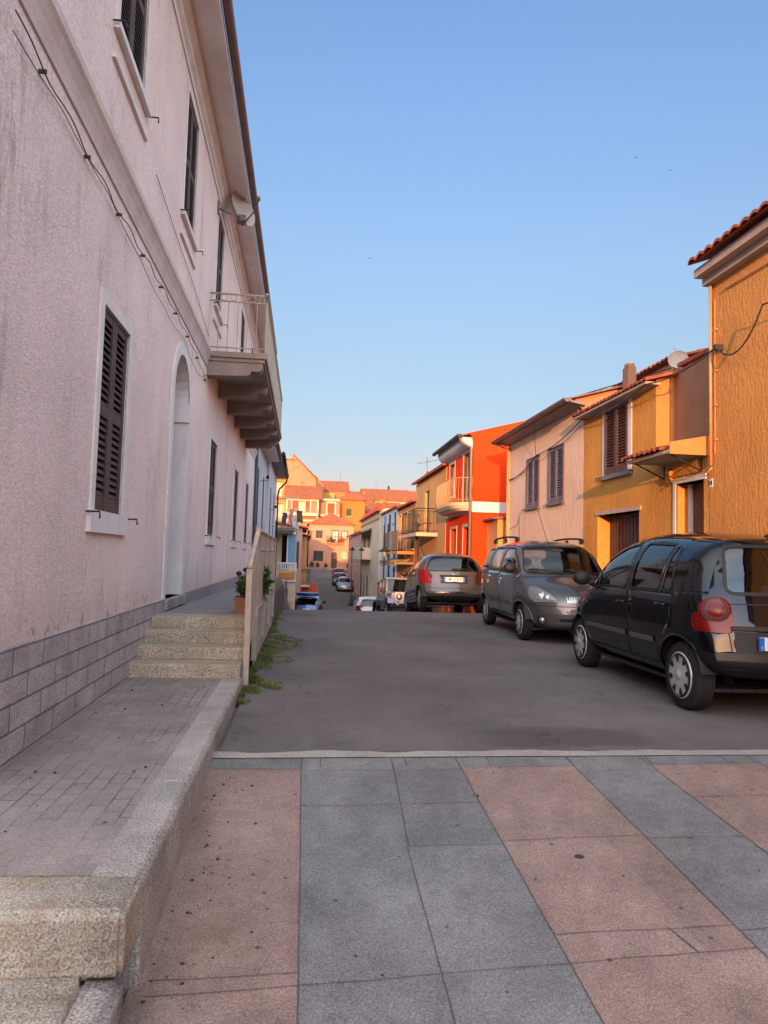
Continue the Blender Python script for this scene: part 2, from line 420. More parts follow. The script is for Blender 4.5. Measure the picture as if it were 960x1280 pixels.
def slab(name, col, dk, lt):
    m, T, b, co = base(name, .88, .25)
    g = T.noise(co, 120, 3, .75); f = T.noise(co, 1.8, 5, .65); f2 = T.noise(co, 7, 5, .7)
    k = T.math('MULTIPLY', T.ramp(f, .3, .7, .78, 1.18), T.ramp(g, .3, .7, .5, 1.5))
    k = T.math('MULTIPLY', k, T.ramp(f2, .3, .7, .82, 1.15))
    sp = T.new('ShaderNodeSeparateXYZ'); T.link(co, sp.inputs[0])
    cb = T.new('ShaderNodeCombineXYZ'); T.link(T.math('FLOOR', T.math('DIVIDE', T.math('SUBTRACT', sp.outputs[0], .55), .52)), cb.inputs[0]); T.link(T.math('FLOOR', T.math('DIVIDE', T.math('SUBTRACT', sp.outputs[1], 2.6), .90)), cb.inputs[1])
    wn = T.new('ShaderNodeTexWhiteNoise', noise_dimensions='2D'); T.link(cb.outputs[0], wn.inputs[0])
    k = T.math('MULTIPLY', k, T.ramp(wn.outputs[0], 0, 1, .91, 1.09))
    n = T.new('ShaderNodeVectorMath', operation='SCALE'); n.inputs[0].default_value = col; T.link(k, n.inputs['Scale'])
    out = n.outputs[0]
    v = T.vor(co, 75); out = T.mix(T.math('MULTIPLY', T.ramp(v.outputs['Distance'], .26, .12), .55), out, dk)
    v = T.vor(T.mapv(co, ONE, (5, 3, 1)), 48); out = T.mix(T.math('MULTIPLY', T.ramp(v.outputs['Distance'], .20, .10), .5), out, lt)
    v = T.vor(T.mapv(co, ONE, (2, 7, 1)), 6.5); out = T.mix(T.math('MULTIPLY', T.ramp(v.outputs['Distance'], .085, .06), .7), out, (.045, .036, .034))
    v = T.vor(T.mapv(co, ONE, (9, 4, 1)), 2.6); out = T.mix(T.math('MULTIPLY', T.ramp(v.outputs['Distance'], .036, .026), .75), out, (.35, .33, .31))
    out = T.mix(T.ramp(T.noise(co, 2.7, 6, .75), .60, .78, 0, .55), out, dk)
    # rust and oil stain
    out = T.mix(T.ramp(T.noise(T.mapv(co, ONE, (3.3, 1.2, 0)), 1.1, 4, .6), .64, .8, 0, .45), out, (.14, .085, .03))
    T.link(out, b.inputs['Base Color'])
    pr = T.bump(g, .004, .9); pr = T.bump(f2, .012, .5, pr)
    T.link(pr, b.inputs['Normal'])
    return m
M_['slab_pink'] = slab('pink_slab', (.262, .178, .148), (.10, .068, .058), (.40, .32, .27))
M_['slab_grey'] = slab('grey_slab', (.178, .171, .167), (.075, .072, .072), (.36, .35, .34))
M_['joint'] = plain('joint_dirt', (.075, .065, .060), .95)
M_['concrete'] = mat('concrete_edge', (.26, .235, .215), .9, (3., .15), (80., .18), [(90., .004, ONE)])
def paver(name):
    m, T, b, co = base(name, .9, .2)
    br = T.new('ShaderNodeTexBrick'); br.offset = .5
    br.inputs['Scale'].default_value = 1.; br.inputs['Mortar Size'].default_value = .0035; br.inputs['Mortar Smooth'].default_value = .1
    br.inputs['Brick Width'].default_value = .155; br.inputs['Row Height'].default_value = .085
    br.inputs['Color1'].default_value = (.27, .225, .20, 1); br.inputs['Color2'].default_value = (.235, .195, .175, 1)
    br.inputs['Mortar'].default_value = (.085, .07, .062, 1)
    mp = T.new('ShaderNodeMapping'); mp.inputs['Rotation'].default_value = (0, 0, PI / 2); T.link(co, mp.inputs['Vector']); T.link(mp.outputs[0], br.inputs['Vector'])
    wear = T.ramp(T.noise(co, 1.7, 5, .7), .46, .62, .05, 1.)
    out = T.mix(T.math('MULTIPLY', T.math('SUBTRACT', 1., wear), T.math('SUBTRACT', 1., T.math('SUBTRACT', 1., br.outputs['Fac']))), br.outputs['Color'], (.245, .205, .185))
    k = T.math('MULTIPLY', T.ramp(T.noise(co, 2.2, 4), .3, .7, .8, 1.15), T.ramp(T.noise(co, 130, 3), .3, .7, .75, 1.22))
    n = T.new('ShaderNodeVectorMath', operation='SCALE'); T.link(out, n.inputs[0]); T.link(k, n.inputs['Scale']); out = n.outputs[0]
    v = T.vor(T.mapv(co, ONE, (2, 7, 1)), 4.5); out = T.mix(T.math('MULTIPLY', T.ramp(v.outputs['Distance'], .07, .05), .8), out, (.03, .026, .024))
    T.link(out, b.inputs['Base Color'])
    h = T.math('SUBTRACT', T.noise(co, 90, 3), T.math('MULTIPLY', br.outputs['Fac'], T.math('MULTIPLY', wear, 1.2)))
    T.link(T.bump(h, .006, .9), b.inputs['Normal'])
    return m
M_['paver'] = paver('worn_pavers')
def blocks(name, swap=True):
    """split granite blocks in courses; u along y, v along z"""
    m, T, b, co = base(name, .9, .25)
    sp = T.new('ShaderNodeSeparateXYZ'); T.link(co, sp.inputs[0])
    cb = T.new('ShaderNodeCombineXYZ'); T.link(sp.outputs[1], cb.inputs[0]); T.link(sp.outputs[2], cb.inputs[1])
    br = T.new('ShaderNodeTexBrick'); br.offset = .5
    br.inputs['Scale'].default_value = 1.; br.inputs['Mortar Size'].default_value = .007; br.inputs['Mortar Smooth'].default_value = .5
    br.inputs['Brick Width'].default_value = .46; br.inputs['Row Height'].default_value = .152
    br.inputs['Color1'].default_value = (.47, .42, .40, 1); br.inputs['Color2'].default_value = (.38, .34, .325, 1)
    br.inputs['Mortar'].default_value = (.20, .178, .168, 1)
    T.link(T.mapv(cb.outputs[0], ONE, (.1, -.13, 0)), br.inputs['Vector'])
    g = T.noise(co, 120, 4, .7)
    k = T.math('MULTIPLY', T.ramp(g, .32, .68, .5, 1.5), T.ramp(T.noise(co, 5, 4), .3, .7, .82, 1.18))
    n = T.new('ShaderNodeVectorMath', operation='SCALE'); T.link(br.outputs['Color'], n.inputs[0]); T.link(k, n.inputs['Scale'])
    T.link(n.outputs[0], b.inputs['Base Color'])
    h = T.math('SUBTRACT', 1., br.outputs['Fac'])
    pr = T.bump(h, .018, 1.); pr = T.bump(g, .012, .9, pr); pr = T.bump(T.noise(co, 16, 3), .03, .7, pr)
    T.link(pr, b.inputs['Normal'])
    return m
M_['blocks'] = blocks('split_granite_blocks')
M_['plinth'] = mat('grey_plinth', (.27, .245, .245), .92, (2., .1), (60., .15), [(70., .008, ONE)])
M_['earth'] = mat('earth', (.16, .13, .10), .95, (.05, .25), (2., .2))
# ------------------------------------------------------------------ terrain profile
ZP = [(-200, -.6), (4.72, 0), (10, .0), (13.5, .01), (16.3, .02), (18, -.09), (20, -.31), (23, -.70), (26, -1.10), (33, -1.98), (40, -2.42), (48, -2.58), (60, -2.58), (72, -2.42), (85, -1.80), (105, -.66), (125, 1.6), (160, 6), (400, 14), (900, 14)]
def zr(y):
    if y < 4.72: return 0.
    for i in range(1, len(ZP) - 1):
        if y <= ZP[i + 1][0]: break
    (x0, a), (x1, b) = ZP[i], ZP[i + 1]
    def sl(k):
        if k <= 1: return 0.
        if k >= len(ZP) - 1: return 0.
        return (ZP[k + 1][1] - ZP[k - 1][1]) / (ZP[k + 1][0] - ZP[k - 1][0])
    h = x1 - x0; t = (y - x0) / h
    return (2*t**3-3*t*t+1)*a + (t**3-2*t*t+t)*h*sl(i) + (-2*t**3+3*t*t)*b + (t**3-t*t)*h*sl(i + 1)
def slope(x):
    t = min(1, max(0, (x + .5) / 4)); return .12 * (1 - t) + .05 * t
def zramp(x, y):
    d = max(0, 4.72 - y)
    d = d if d < 4.2 else 4.2 + (1 - math.exp(-(d - 4.2) / 1.2)) * 1.2
    return -slope(x) * d
def frange(a, b, n): return [a + (b - a) * i / n for i in range(n + 1)]
def sheet(name, xs, ys, zf, m, kind='structure', sm=True):
    mb = MB(); nx = len(xs)
    mb.add([(x, y, zf(x, y)) for y in ys for x in xs],
           [(j*nx+i, j*nx+i+1, (j+1)*nx+i+1, (j+1)*nx+i) for j in range(len(ys)-1) for i in range(nx-1)], 0, sm)
    return tag(mb.build(name, m, recalc=False), kind=kind)
# ground: one sheet to the horizon
def zterr(x, y):
    if y < 4.6: return -.75
    z = zr(y) - .03
    if y > 60 and x < -8: z += min(9, (y - 60) * .12) * min(1, (-8 - x) / 10)
    return z
tag(sheet('ground', [-900, -300, -80, -30, -12, -6, -2, 0, 2, 4, 6, 8, 12, 30, 80, 300, 900],
      [-900, -200, -60, -20, -5, 0, 4.59, 4.61] + frange(5, 30, 50) + frange(31, 110, 60) + [115, 125, 140, 160, 200, 300, 500, 900], zterr, M_['earth']), kind='structure')
# road: one asphalt sheet, uneven left edge along the grass
def road_z(x, y):
    return zr(y) + .006 * mnoise.noise(Vector((x * .9, y * .9, 0))) * (1 if y > 5.2 else 0) - .022 * max(0, (abs(x - 2.6) - 2.2) / 1.) * 0
sheet('road', frange(-.50, 5.9, 16), [4.73] + frange(4.95, 30, 110) + frange(30.5, 112, 150), road_z, M_['asphalt'])
# road behind the plaza's far right and side street
# plaza paving: pink and grey bands
xb = [-.56, .035, 1.045, 1.80, 2.32, 3.10, 3.86, 4.6, 5.6, 6.6, 9, 14, 22]
for i in range(len(xb) - 1):
    a, b = xb[i], xb[i + 1]
    pink = i % 2 == 0
    y1 = 4.46 if pink else 4.62
    sheet('pavement', frange(a, b, 2), frange(-7, y1, 44), lambda x, y: zramp(x, y), M_['slab_pink' if pink else 'slab_grey'], sm=False)
    if pink: sheet('pavement', frange(a, b, 2), [4.46, 4.52, 4.62], lambda x, y: zramp(x, y), M_['slab_grey'], sm=False)
# joints between the slabs (dirt filled)
mb = MB()
def joint(x0, y0, x1, y1, w, n=14, wob=.002):
    L = math.hypot(x1 - x0, y1 - y0); tx, ty = (x1 - x0) / L, (y1 - y0) / L; vs = []
    n = max(4, int(L * 14))
    for i in range(n + 1):
        t = i / n; q = wob * mnoise.noise(Vector((x0 * 7 + t * L * 5, y0 * 3 + 1.3, .5))) * 1.5
        ww = w * (.55 + .9 * abs(mnoise.noise(Vector((t * L * 9, x0 + y0, 3)))))
        x = x0 + (x1 - x0) * t - ty * q; y = y0 + (y1 - y0) * t + tx * q
        for sgn in (-1, 1):
            X, Y = x - ty * ww * sgn, y + tx * ww * sgn
            vs.append((X, Y, zramp(X, Y) + .004))
    mb.add(vs, [(2*i, 2*i+1, 2*i+3, 2*i+2) for i in range(n)])
for x in xb[1:9]: joint(x, -1, x, 4.62, .003)
joint(.54, -1, .56, 3.5, .0028); joint(.57, 3.5, .62, 4.6, .004)
for x0, x1, y in ((.04, 1.04, 3.96), (.55, 1.04, 3.5), (-.5, 1.80, 2.6), (1.05, 1.80, 2.77), (1.8, 2.32, 2.72), (1.05, 1.8, 3.52), (1.8, 2.32, 3.48), (2.32, 3.1, 3.95), (2.32, 3.1, 2.9), (.04, 1.04, 4.42), (1.045, 1.8, 4.46), (-.5, .03, 4.46), (.04, .55, 1.8), (2.32, 3.1, 4.46), (-.5, .03, 2.68)):
    joint(x0, y, x1, y + rnd.uniform(-.02, .02), .0022, wob=.006)
joint(1.52, 2.77, 1.56, 2.6, .004); joint(1.05, 1.7, 1.8, 1.66, .004)
for k in range(7): joint(-.4 + k * .55, 4.46, -.39 + k * .55, 4.62, .003)
tag(mb.build('pavement_joint', M_['joint']), kind='structure')
# pale concrete lip between plaza and road, broken edge
mb = MB(); n = 260; vs = []
for i in range(n + 1):
    x = -.56 + (22.5) * i / n
    a = 4.635; b = 4.70 + .05 * mnoise.noise(Vector((x * 2.3, 0, 0))) + .03 * mnoise.noise(Vector((x * 9, 2, 0)))
    vs += [(x, a, zramp(x, a) + .001), (x, b, .012)]
mb.add(vs, [(2*i, 2*i+1, 2*i+3, 2*i+2) for i in range(n)])
tag(mb.build('pavement_edge', M_['concrete']), kind='structure')
# drain lid / rivet on the pink band
mb = MB(); zz = zramp(1.38, 3.34)
mb.lathe([(0, .006), (.014, .006), (.022, .003), (.024, 0)], (1.38, 3.34, zz), (0, .1, 1), 14)
tag(mb.build('metal_stud', M_['pebble']), 'small round dark metal stud set in the pink paving band', 'stud')
# pebbles and crumbs
mb = MB()
def pebble(x, y, z, r):
    mb.ell((x, y, z + r * .4), (r, r * rnd.uniform(.6, 1), r * .6), 6, 4)
for i in range(150):
    if rnd.random() < .55: x, y = -.5 + abs(rnd.gauss(0, .13)), rnd.uniform(1.8, 4.4); z = zramp(x, y)
    elif rnd.random() < .6: x, y = rnd.uniform(-.5, 2.6), rnd.uniform(2, 4.5); z = zramp(x, y)
    else: x, y = rnd.uniform(-1.5, -.75), rnd.uniform(2.9, 6.5); z = .13
    pebble(x, y, z, rnd.choice((.003, .004, .005, .006, .009)))
tag(mb.build('gravel', M_['pebble']), 'dark grit and crumbs scattered over the paving', 'grit', kind='stuff')

# left raised pavement
PZ = .13
sheet('sidewalk', [-8, -4] + frange(-1.62, -.71, 3), frange(2.68, 6.75, 30), lambda x, y: PZ - .004, M_['paver'], sm=False)
mb = MB()
def kerbstone(y0, y1):
    mb2 = MB(); n = 8
    mb2.prism(lambda u, v, d: (u, d, v), [(-.72, PZ), (-.56, PZ), (-.535, PZ - .03), (-.515, -.75), (-.72, -.75)], y0, y1)
    o = mb2.build('kerb', M_['granite'], bevel=.012); return tag(o, kind='structure')
for a, b in ((2.66, 3.74), (3.746, 5.0), (5.006, 6.1), (6.106, 6.9)): kerbstone(a, b)
def rough_block(name, x0, x1, y0, y1, z0, z1, m, amp=.012, parent=None, label=None, cut=.02):
    bm = bmesh.new(); bmesh.ops.create_cube(bm, size=1)
    for v in bm.verts:
        v.co = Vector(((x0 + x1) / 2 + v.co.x * (x1 - x0), (y0 + y1) / 2 + v.co.y * (y1 - y0), (z0 + z1) / 2 + v.co.z * (z1 - z0)))
    bmesh.ops.bevel(bm, geom=list(bm.edges), offset=cut, segments=2, affect='EDGES')
    bmesh.ops.subdivide_edges(bm, edges=[e for e in bm.edges if e.calc_length() > .15], cuts=14, use_grid_fill=True)
    for v in bm.verts:
        p = v.co; k = mnoise.noise(p * 11) * amp + mnoise.noise(p * 30) * amp * .5
        c = Vector(((x0 + x1) / 2, (y0 + y1) / 2, (z0 + z1) / 2)); d = Vector(((p.x-c.x)/(x1-x0), (p.y-c.y)/(y1-y0), (p.z-c.z)/(z1-z0)))
        ax = max(range(3), key=lambda q: abs(d[q])); p[ax] += k * (1 if d[ax] > 0 else -1)
    for f in bm.faces: f.smooth = True
    me = bpy.data.meshes.new(name); bm.to_mesh(me); bm.free(); me.materials.append(m)
    o = bpy.data.objects.new(name, me); COL.objects.link(o)
    if parent: o.parent = parent
    return o
st = thing('stone_steps', 'two rough rust stained granite steps up to the brick pavement', 'steps', (0, 0, 0))
rough_block('step', -8, -.535, 2.41, 2.70, -.085, .134, M_['granite_gold'], .007, st, cut=.018)
rough_block('step', -8, -.635, 2.17, 2.46, -.38, -.068, M_['granite_gold'], .010, st, cut=.03)
rough_block('step', -8, -.635, 1.75, 2.19, -.75, -.28, M_['granite_gold'], .010, st, cut=.03)
rough_block('side_slab', -.665, -.530, 1.2, 2.44, -.75, -.082, M_['granite'], .006, st, cut=.02)

# ------------------------------------------------------------------ facade helper
def MX(x, sgn):   # wall in plane x, sgn = direction it faces
    return lambda u, v, d: (x + sgn * d, u, v)
def MY(y):        # wall in plane y, facing the camera
    return lambda u, v, d: (u, y - d, v)
def wall_holes(mb, M, u0, u1, v0, v1, holes, dep=.12, m=0, mr=None):
    us = sorted({u0, u1} | {h[0] for h in holes} | {h[1] for h in holes}); vs = sorted({v0, v1} | {h[2] for h in holes} | {h[3] for h in holes})
    us = [u for u in us if u0 <= u <= u1]; vs = [v for v in vs if v0 <= v <= v1]
    for i in range(len(us) - 1):
        for j in range(len(vs) - 1):
            a, b, c, d = us[i], us[i+1], vs[j], vs[j+1]
            if any(h[0] <= a and b <= h[1] and h[2] <= c and d <= h[3] for h in holes): continue
            mb.quad(M(a, c, 0), M(b, c, 0), M(b, d, 0), M(a, d, 0), m)
    for a, b, c, d in [h[:4] for h in holes]:
        q = m if mr is None else mr
        for (p, r_) in (((a, c), (b, c)), ((b, c), (b, d)), ((b, d), (a, d)), ((a, d), (a, c))):
            mb.quad(M(*p, 0), M(*r_, 0), M(*r_, -dep), M(*p, -dep), q)
def leaf(M, u0, u1, v0, v1, d0, d1, slats=True, mid=True, st=.06, pitch=.055):
    mb = MB()
    mb.boxM(M, u0, u0 + st, v0, v1, d0, d1); mb.boxM(M, u1 - st, u1, v0, v1, d0, d1)
    rails = [(v0, v0 + .12), (v1 - .07, v1)]
    if mid: c = v0 + (v1 - v0) * .5; rails.append((c - .045, c + .045))
    for a, b in rails: mb.boxM(M, u0 + st, u1 - st, a, b, d0 + .004, d1 - .004)
    if slats:
        mb.quad(M(u0 + st, v0, d0 + .002), M(u1 - st, v0, d0 + .002), M(u1 - st, v1, d0 + .002), M(u0 + st, v1, d0 + .002), 1)
        rs = sorted(rails); 
        for k in range(len(rs) - 1):
            a, b = rs[k][1], rs[k + 1][0]; n = max(1, int((b - a) / pitch)); p = (b - a) / n
            for i in range(n):
                z = a + i * p
                mb.quad(M(u0 + st, z + p * .95, d0 + .008), M(u1 - st, z + p * .95, d0 + .008), M(u1 - st, z + p * .2, d1 - .006), M(u0 + st, z + p * .2, d1 - .006))
                mb.quad(M(u0 + st, z + p * .2, d1 - .006), M(u1 - st, z + p * .2, d1 - .006), M(u1 - st, z + p * .05, d1 - .008), M(u0 + st, z + p * .05, d1 - .008))
    else:
        mb.boxM(M, u0 + st, u1 - st, v0 + .1, v1 - .07, d0 + .006, d1 - .012)
    return mb
def hooks(M, us, v):
    mb = MB()
    for u in us:
        mb.tube([M(u, v, 0), M(u, v, .10), M(u, v - .05, .10)], .008, 5)
    return mb
def shutter_window(house, M, u0, u1, v0, v1, wood, frame_m=None, fr=.09, proud=.012, sill=.03, sill_h=.16, sill_m=None, dep=.12, sd=(-.055, -.012), slats=True, mid=True, hk=True, label=None):
    f = MB()
    if frame_m and fr:
        for a, b, c, d in ((u0 - fr, u0, v0, v1 + fr), (u1, u1 + fr, v0, v1 + fr), (u0, u1, v1, v1 + fr)):
            f.boxM(M, a, b, c, d, -.004, proud)
    f.quad(M(u0, v0, -dep + .004), M(u1, v0, -dep + .004), M(u1, v1, -dep + .004), M(u0, v1, -dep + .004), 1)
    w = f.build('window', [frame_m or wood, M_['dark']], house)
    if label: w['label'] = label
    if sill:
        s_ = MB(); s_.boxM(M, u0 - fr - .04, u1 + fr + .04, v0 - sill_h, v0, -.02, sill)
        s_.build('sill', sill_m or frame_m or wood, w)
    c = (u0 + u1) / 2
    leaf(M, u0 + .004, c - .003, v0 + .004, v1 - .004, sd[0], sd[1], slats, mid).build('shutter', [wood, M_['dark']], w)
    leaf(M, c + .003, u1 - .004, v0 + .004, v1 - .004, sd[0], sd[1], slats, mid).build('shutter', [wood, M_['dark']], w)
    if hk: hooks(M, (u0 - fr - .06, u1 + fr + .10), v0 - .02).build('shutter_hook', M_['black_metal'], w)
    return w
def pane_window(house, M, u0, u1, v0, v1, frame_m, pane_m, dep=.12, fr=0., surround=None, sill_m=None, bars=1, name='window'):
    f = MB(); t = .05
    for a, b, c, d in ((u0, u0 + t, v0, v1), (u1 - t, u1, v0, v1), (u0 + t, u1 - t, v0, v0 + t), (u0 + t, u1 - t, v1 - t, v1)):
        f.boxM(M, a, b, c, d, -dep + .01, -dep + .05)
    for i in range(bars):
        c = u0 + (u1 - u0) * (i + 1) / (bars + 1); f.boxM(M, c - .03, c + .03, v0 + t, v1 - t, -dep + .012, -dep + .048)
    w = f.build(name, frame_m, house)
    p = MB(); p.quad(M(u0 + t, v0 + t, -dep + .02), M(u1 - t, v0 + t, -dep + .02), M(u1 - t, v1 - t, -dep + .02), M(u0 + t, v1 - t, -dep + .02)); p.build('pane', pane_m, w)
    if surround:
        s_ = MB()
        for a, b, c, d in ((u0 - fr, u0, v0, v1 + fr), (u1, u1 + fr, v0, v1 + fr), (u0, u1, v1, v1 + fr)): s_.boxM(M, a, b, c, d, -.004, .02)
        s_.build('surround', surround, w)
    if sill_m:
        s_ = MB(); s_.boxM(M, u0 - fr - .05, u1 + fr + .05, v0 - .1, v0, -.02, .06); s_.build('sill', sill_m, w)
    return w
def railing(M, u0, u1, v0, v1, d, pitch=.12, r=.008, rail=.02, ends=True, dwall=0, lower=True):
    """balcony railing: front run at depth d, returns to the wall at both ends; builds into one mesh"""
    mb = MB()
    for v in ((v1, v1 - .10, v0 + .07) if lower else (v1, v0 + .07)):
        mb.tube([M(u0, v, d), M(u1, v, d)], rail / 2 if v != v1 else rail * .75, 6)
        if ends:
            mb.tube([M(u0, v, dwall), M(u0, v, d)], rail / 2 if v != v1 else rail * .75, 6); mb.tube([M(u1, v, dwall), M(u1, v, d)], rail / 2 if v != v1 else rail * .75, 6)
    n = max(2, int((u1 - u0) / pitch))
    for i in range(n + 1):
        u = u0 + (u1 - u0) * i / n; mb.tube([M(u, v0, d), M(u, v1 - (.10 if lower else 0), d)], r, 4)
    if ends:
        n = max(2, int(abs(d - dwall) / pitch))
        for u in (u0, u1):
            for i in range(n): mb.tube([M(u, v0, dwall + (d - dwall) * i / n), M(u, v1 - (.10 if lower else 0), dwall + (d - dwall) * i / n)], r, 4)
    return mb
def barrel_roof(mb, y0, y1, xe, ze, xr, zrr, pitch=.19, amp=.04, row=.36, m=0, edge=.035):
    """clay barrel tiles: eave along y at xe, rising to xr"""
    n = max(1, round((y1 - y0) / pitch)); K = 8; L = math.hypot(xr - xe, zrr - ze); rows = max(1, int(L / row)); vs = []; ux = (xr - xe) / L; uz = (zrr - ze) / L
    cols = n * K
    ts = []
    for r_ in range(rows):
        ts += [(r_ / rows, .022), ((r_ + .985) / rows, .0)]
    jit = [rnd.uniform(-.012, .012) for _ in range(n + 1)]
    for (t, up) in ts:
        for i in range(cols + 1):
            y = y0 + (y1 - y0) * i / cols; ph = (i % K) / K
            h = amp * abs(math.sin(PI * ph)) ** .8
            jt = (jit[i // K] if (t == 0) else 0)
            l = t * L + jt
            vs.append((xe + ux * l - uz * (h + up) * 0, y, ze + uz * l + h + up))
    W = cols + 1; nr = len(ts)
    fs = [(j*W+i, j*W+i+1, (j+1)*W+i+1, (j+1)*W+i) for j in range(nr - 1) for i in range(cols)]
    mb.add(vs, fs, m, True)
    # underside and rim
    lo = [(xe + ux * jit[i // K], y0 + (y1 - y0) * i / cols, ze - edge * .2 + max(0, amp * abs(math.sin(PI * (i % K) / K)) ** .8 - .014)) for i in range(cols + 1)]
    b = len(mb.v); mb.v += vs[:W] + lo
    for i in range(cols): mb.f.append((b + i, b + i + 1, b + W + i + 1, b + W + i)); mb.m.append(m); mb.s.append(False)
    mb.quad((xe, y0, ze - .012), (xe, y1, ze - .012), (xr, y1, zrr - .012), (xr, y0, zrr - .012), m)
    for y in (y0, y1): mb.quad((xe, y, ze - .012), (xr, y, zrr - .012), (xr, y, zrr + .02), (xe, y, ze + .02), m)
def profile_y(mb, prof, y0, y1, m=0):
    """extrude an (x, z) profile along y"""
    mb.prism(lambda u, v, d: (u, d, v), prof, y0, y1, m)
# ================================================================== LEFT: big pink house
WX = -1.6
ML = MX(WX, 1)
Y0, Y1 = 3.5, 21.75
H = thing('pink_house', 'long pale pink stucco house with brown louvred shutters and stone balcony', 'house', (WX, 12, 0))
gw = [(5.49, 6.29), (11.75, 12.60), (15.85, 16.75), (18.90, 19.80)]     # ground floor windows
uw = [(5.48, 6.34), (8.45, 9.26), (11.52, 12.30)]
holes = [(a, b, 1.60, 3.20) for a, b in gw] + [(a, b, 5.40, 6.98) for a, b in uw] + [(15.9, 16.8, 4.46, 6.9), (18.95, 19.75, 5.4, 6.95)]
DY0, DY1, DZ0, DZS = 8.42, 9.46, .74, 3.26      # arched door
AR = (DY1 - DY0) / 2; AC = (DY0 + DY1) / 2; ATOP = DZS + AR
holes.append((DY0, DY1, DZ0, ATOP))
mb = MB()
wall_holes(mb, ML, Y0, Y1, .70, 7.6, holes[:-1] + [holes[-1]], .14)
# spandrels of the arch
arc = [(AC + AR * math.cos(PI * i / 16), DZS + AR * math.sin(PI * i / 16)) for i in range(17)]
for i in range(8):
    a, b = arc[i], arc[i + 1]; mb.poly([ML(*a, 0), ML(*b, 0), ML(DY1, ATOP, 0)])
    a, b = arc[16 - i], arc[15 - i]; mb.poly([ML(*a, 0), ML(*b, 0), ML(DY0, ATOP, 0)])
mb.poly([ML(*arc[8], 0), ML(DY0, ATOP, 0), ML(DY1, ATOP, 0)])
for y in (Y0, Y1): mb.quad((WX, y, -.7), (-11, y, -.7), (-11, y, 7.6), (WX, y, 7.6))
mb.quad((-11, Y0, -.7), (-11, Y1, -.7), (-11, Y1, 7.6), (-11, Y0, 7.6))
mb.quad((WX - .7, Y0, 7.58), (-11, Y0, 7.58), (-11, Y1, 7.58), (WX - .7, Y1, 7.58))
mb.build('wall', M_['pink_stucco'], H)
# foundation: rough granite blocks, then plain plinth after the door
mb = MB(); mb.box(WX - .05, WX + .035, Y0 - .006, 8.30, -.7, .745); mb.build('foundation', M_['blocks'], H, bevel=.008)
mb = MB(); mb.box(WX - .05, WX + .02, 9.60, Y1, -1.2, .74); mb.build('plinth', M_['plinth'], H)
mb = MB(); mb.box(WX - .4, WX + .07, 8.30, 9.60, .62, .74); mb.build('door_step', M_['granite'], H, bevel=.008)
mb = MB(); mb.box(WX - .4, WX + .03, 8.30, 9.60, .2, .618); mb.build('plinth', M_['blocks'], H)
# ground-floor windows
for i, (a, b) in enumerate(gw):
    shutter_window(H, ML, a, b, 1.60, 3.20, M_['brown_wood'], M_['trim_white'], .10, .014, .035, .17)
for a, b in uw:
    w = shutter_window(H, ML, a, b, 5.40, 6.98, M_['brown_wood'], M_['trim_white'], .09, .012, .05, .06)
    s_ = MB(); s_.boxM(ML, a - .13, b + .13, 5.10, 5.14, 0, .03); s_.build('moulding', M_['trim_white'], w)
shutter_window(H, ML, 15.9, 16.8, 4.46, 6.9, M_['brown_wood'], M_['trim_white'], .08, .012, 0)
shutter_window(H, ML, 18.95, 19.75, 5.4, 6.95, M_['brown_wood'], M_['trim_white'], .08, .012, .05, .06)
# door: white arched surround, deep white reveal, brown leaf
mb = MB()
fr = .15
out = [(AC + (AR + fr) * math.cos(PI * i / 16), DZS + (AR + fr) * math.sin(PI * i / 16)) for i in range(17)]
for i in range(16):
    a, b, c, d = arc[i], arc[i+1], out[i+1], out[i]
    mb.add([ML(*p, q) for q in (-.002, .016) for p in (a, b, c, d)], [(4,5,6,7), (0,1,5,4), (2,3,7,6)])
    mb.quad(ML(*arc[i], .016), ML(*arc[i+1], .016), ML(*arc[i+1], -.30), ML(*arc[i], -.30))
mb.boxM(ML, DY0 - fr, DY0, .742, DZS, -.002, .016); mb.boxM(ML, DY1, DY1 + fr, .742, DZS, -.002, .016)
mb.boxM(ML, DY0 - .02, DY0 + .004, DZ0, DZS, -.32, .012); mb.boxM(ML, DY1 - .004, DY1 + .02, DZ0, DZS, -.32, .012)
mb.boxM(ML, DY1 - .03, DY1 + .04, 3.02, 3.06, -.2, .03)
dr = mb.build('door', M_['trim_white'], H)
mb = MB(); mb.boxM(ML, DY0, DY1, DZ0, DZS - .2, -.34, -.27)
for k in (0, 1):
    for v in (.9, 1.75, 2.5): mb.boxM(ML, DY0 + .1 + k * .5, DY0 + .46 + k * .5, v, v + .65, -.27, -.25)
mb.build('door_panel', M_['brown_wood'], dr)
mb = MB(); mb.boxM(ML, DY0, DY1, DZS - .2, DZS - .1, -.34, -.22)
mb.build('transom', M_['brown_wood'], dr)
mb = MB(); mb.prism(ML, [(DY0, DZS - .1)] + [(DY1, DZS - .1)] + arc, -.33, -.30); mb.build('fanlight', M_['trim_white'], dr)
mb = MB(); mb.tube([ML(DY0 + .5, 1.62, -.25), ML(DY0 + .5, 1.62, -.16), ML(DY0 + .6, 1.62, -.16)], .012, 6); mb.build('handle', M_['black_metal'], dr)
# string course
SP = [(WX - .01, 4.19), (WX + .015, 4.19), (WX + .02, 4.23), (WX + .035, 4.30), (WX + .06, 4.36), (WX + .08, 4.39), (WX + .08, 4.45), (WX - .01, 4.47)]
mb = MB(); profile_y(mb, SP, Y0, 10.93); profile_y(mb, SP, 18.65, Y1); mb.build('string_course', M_['course'], H)
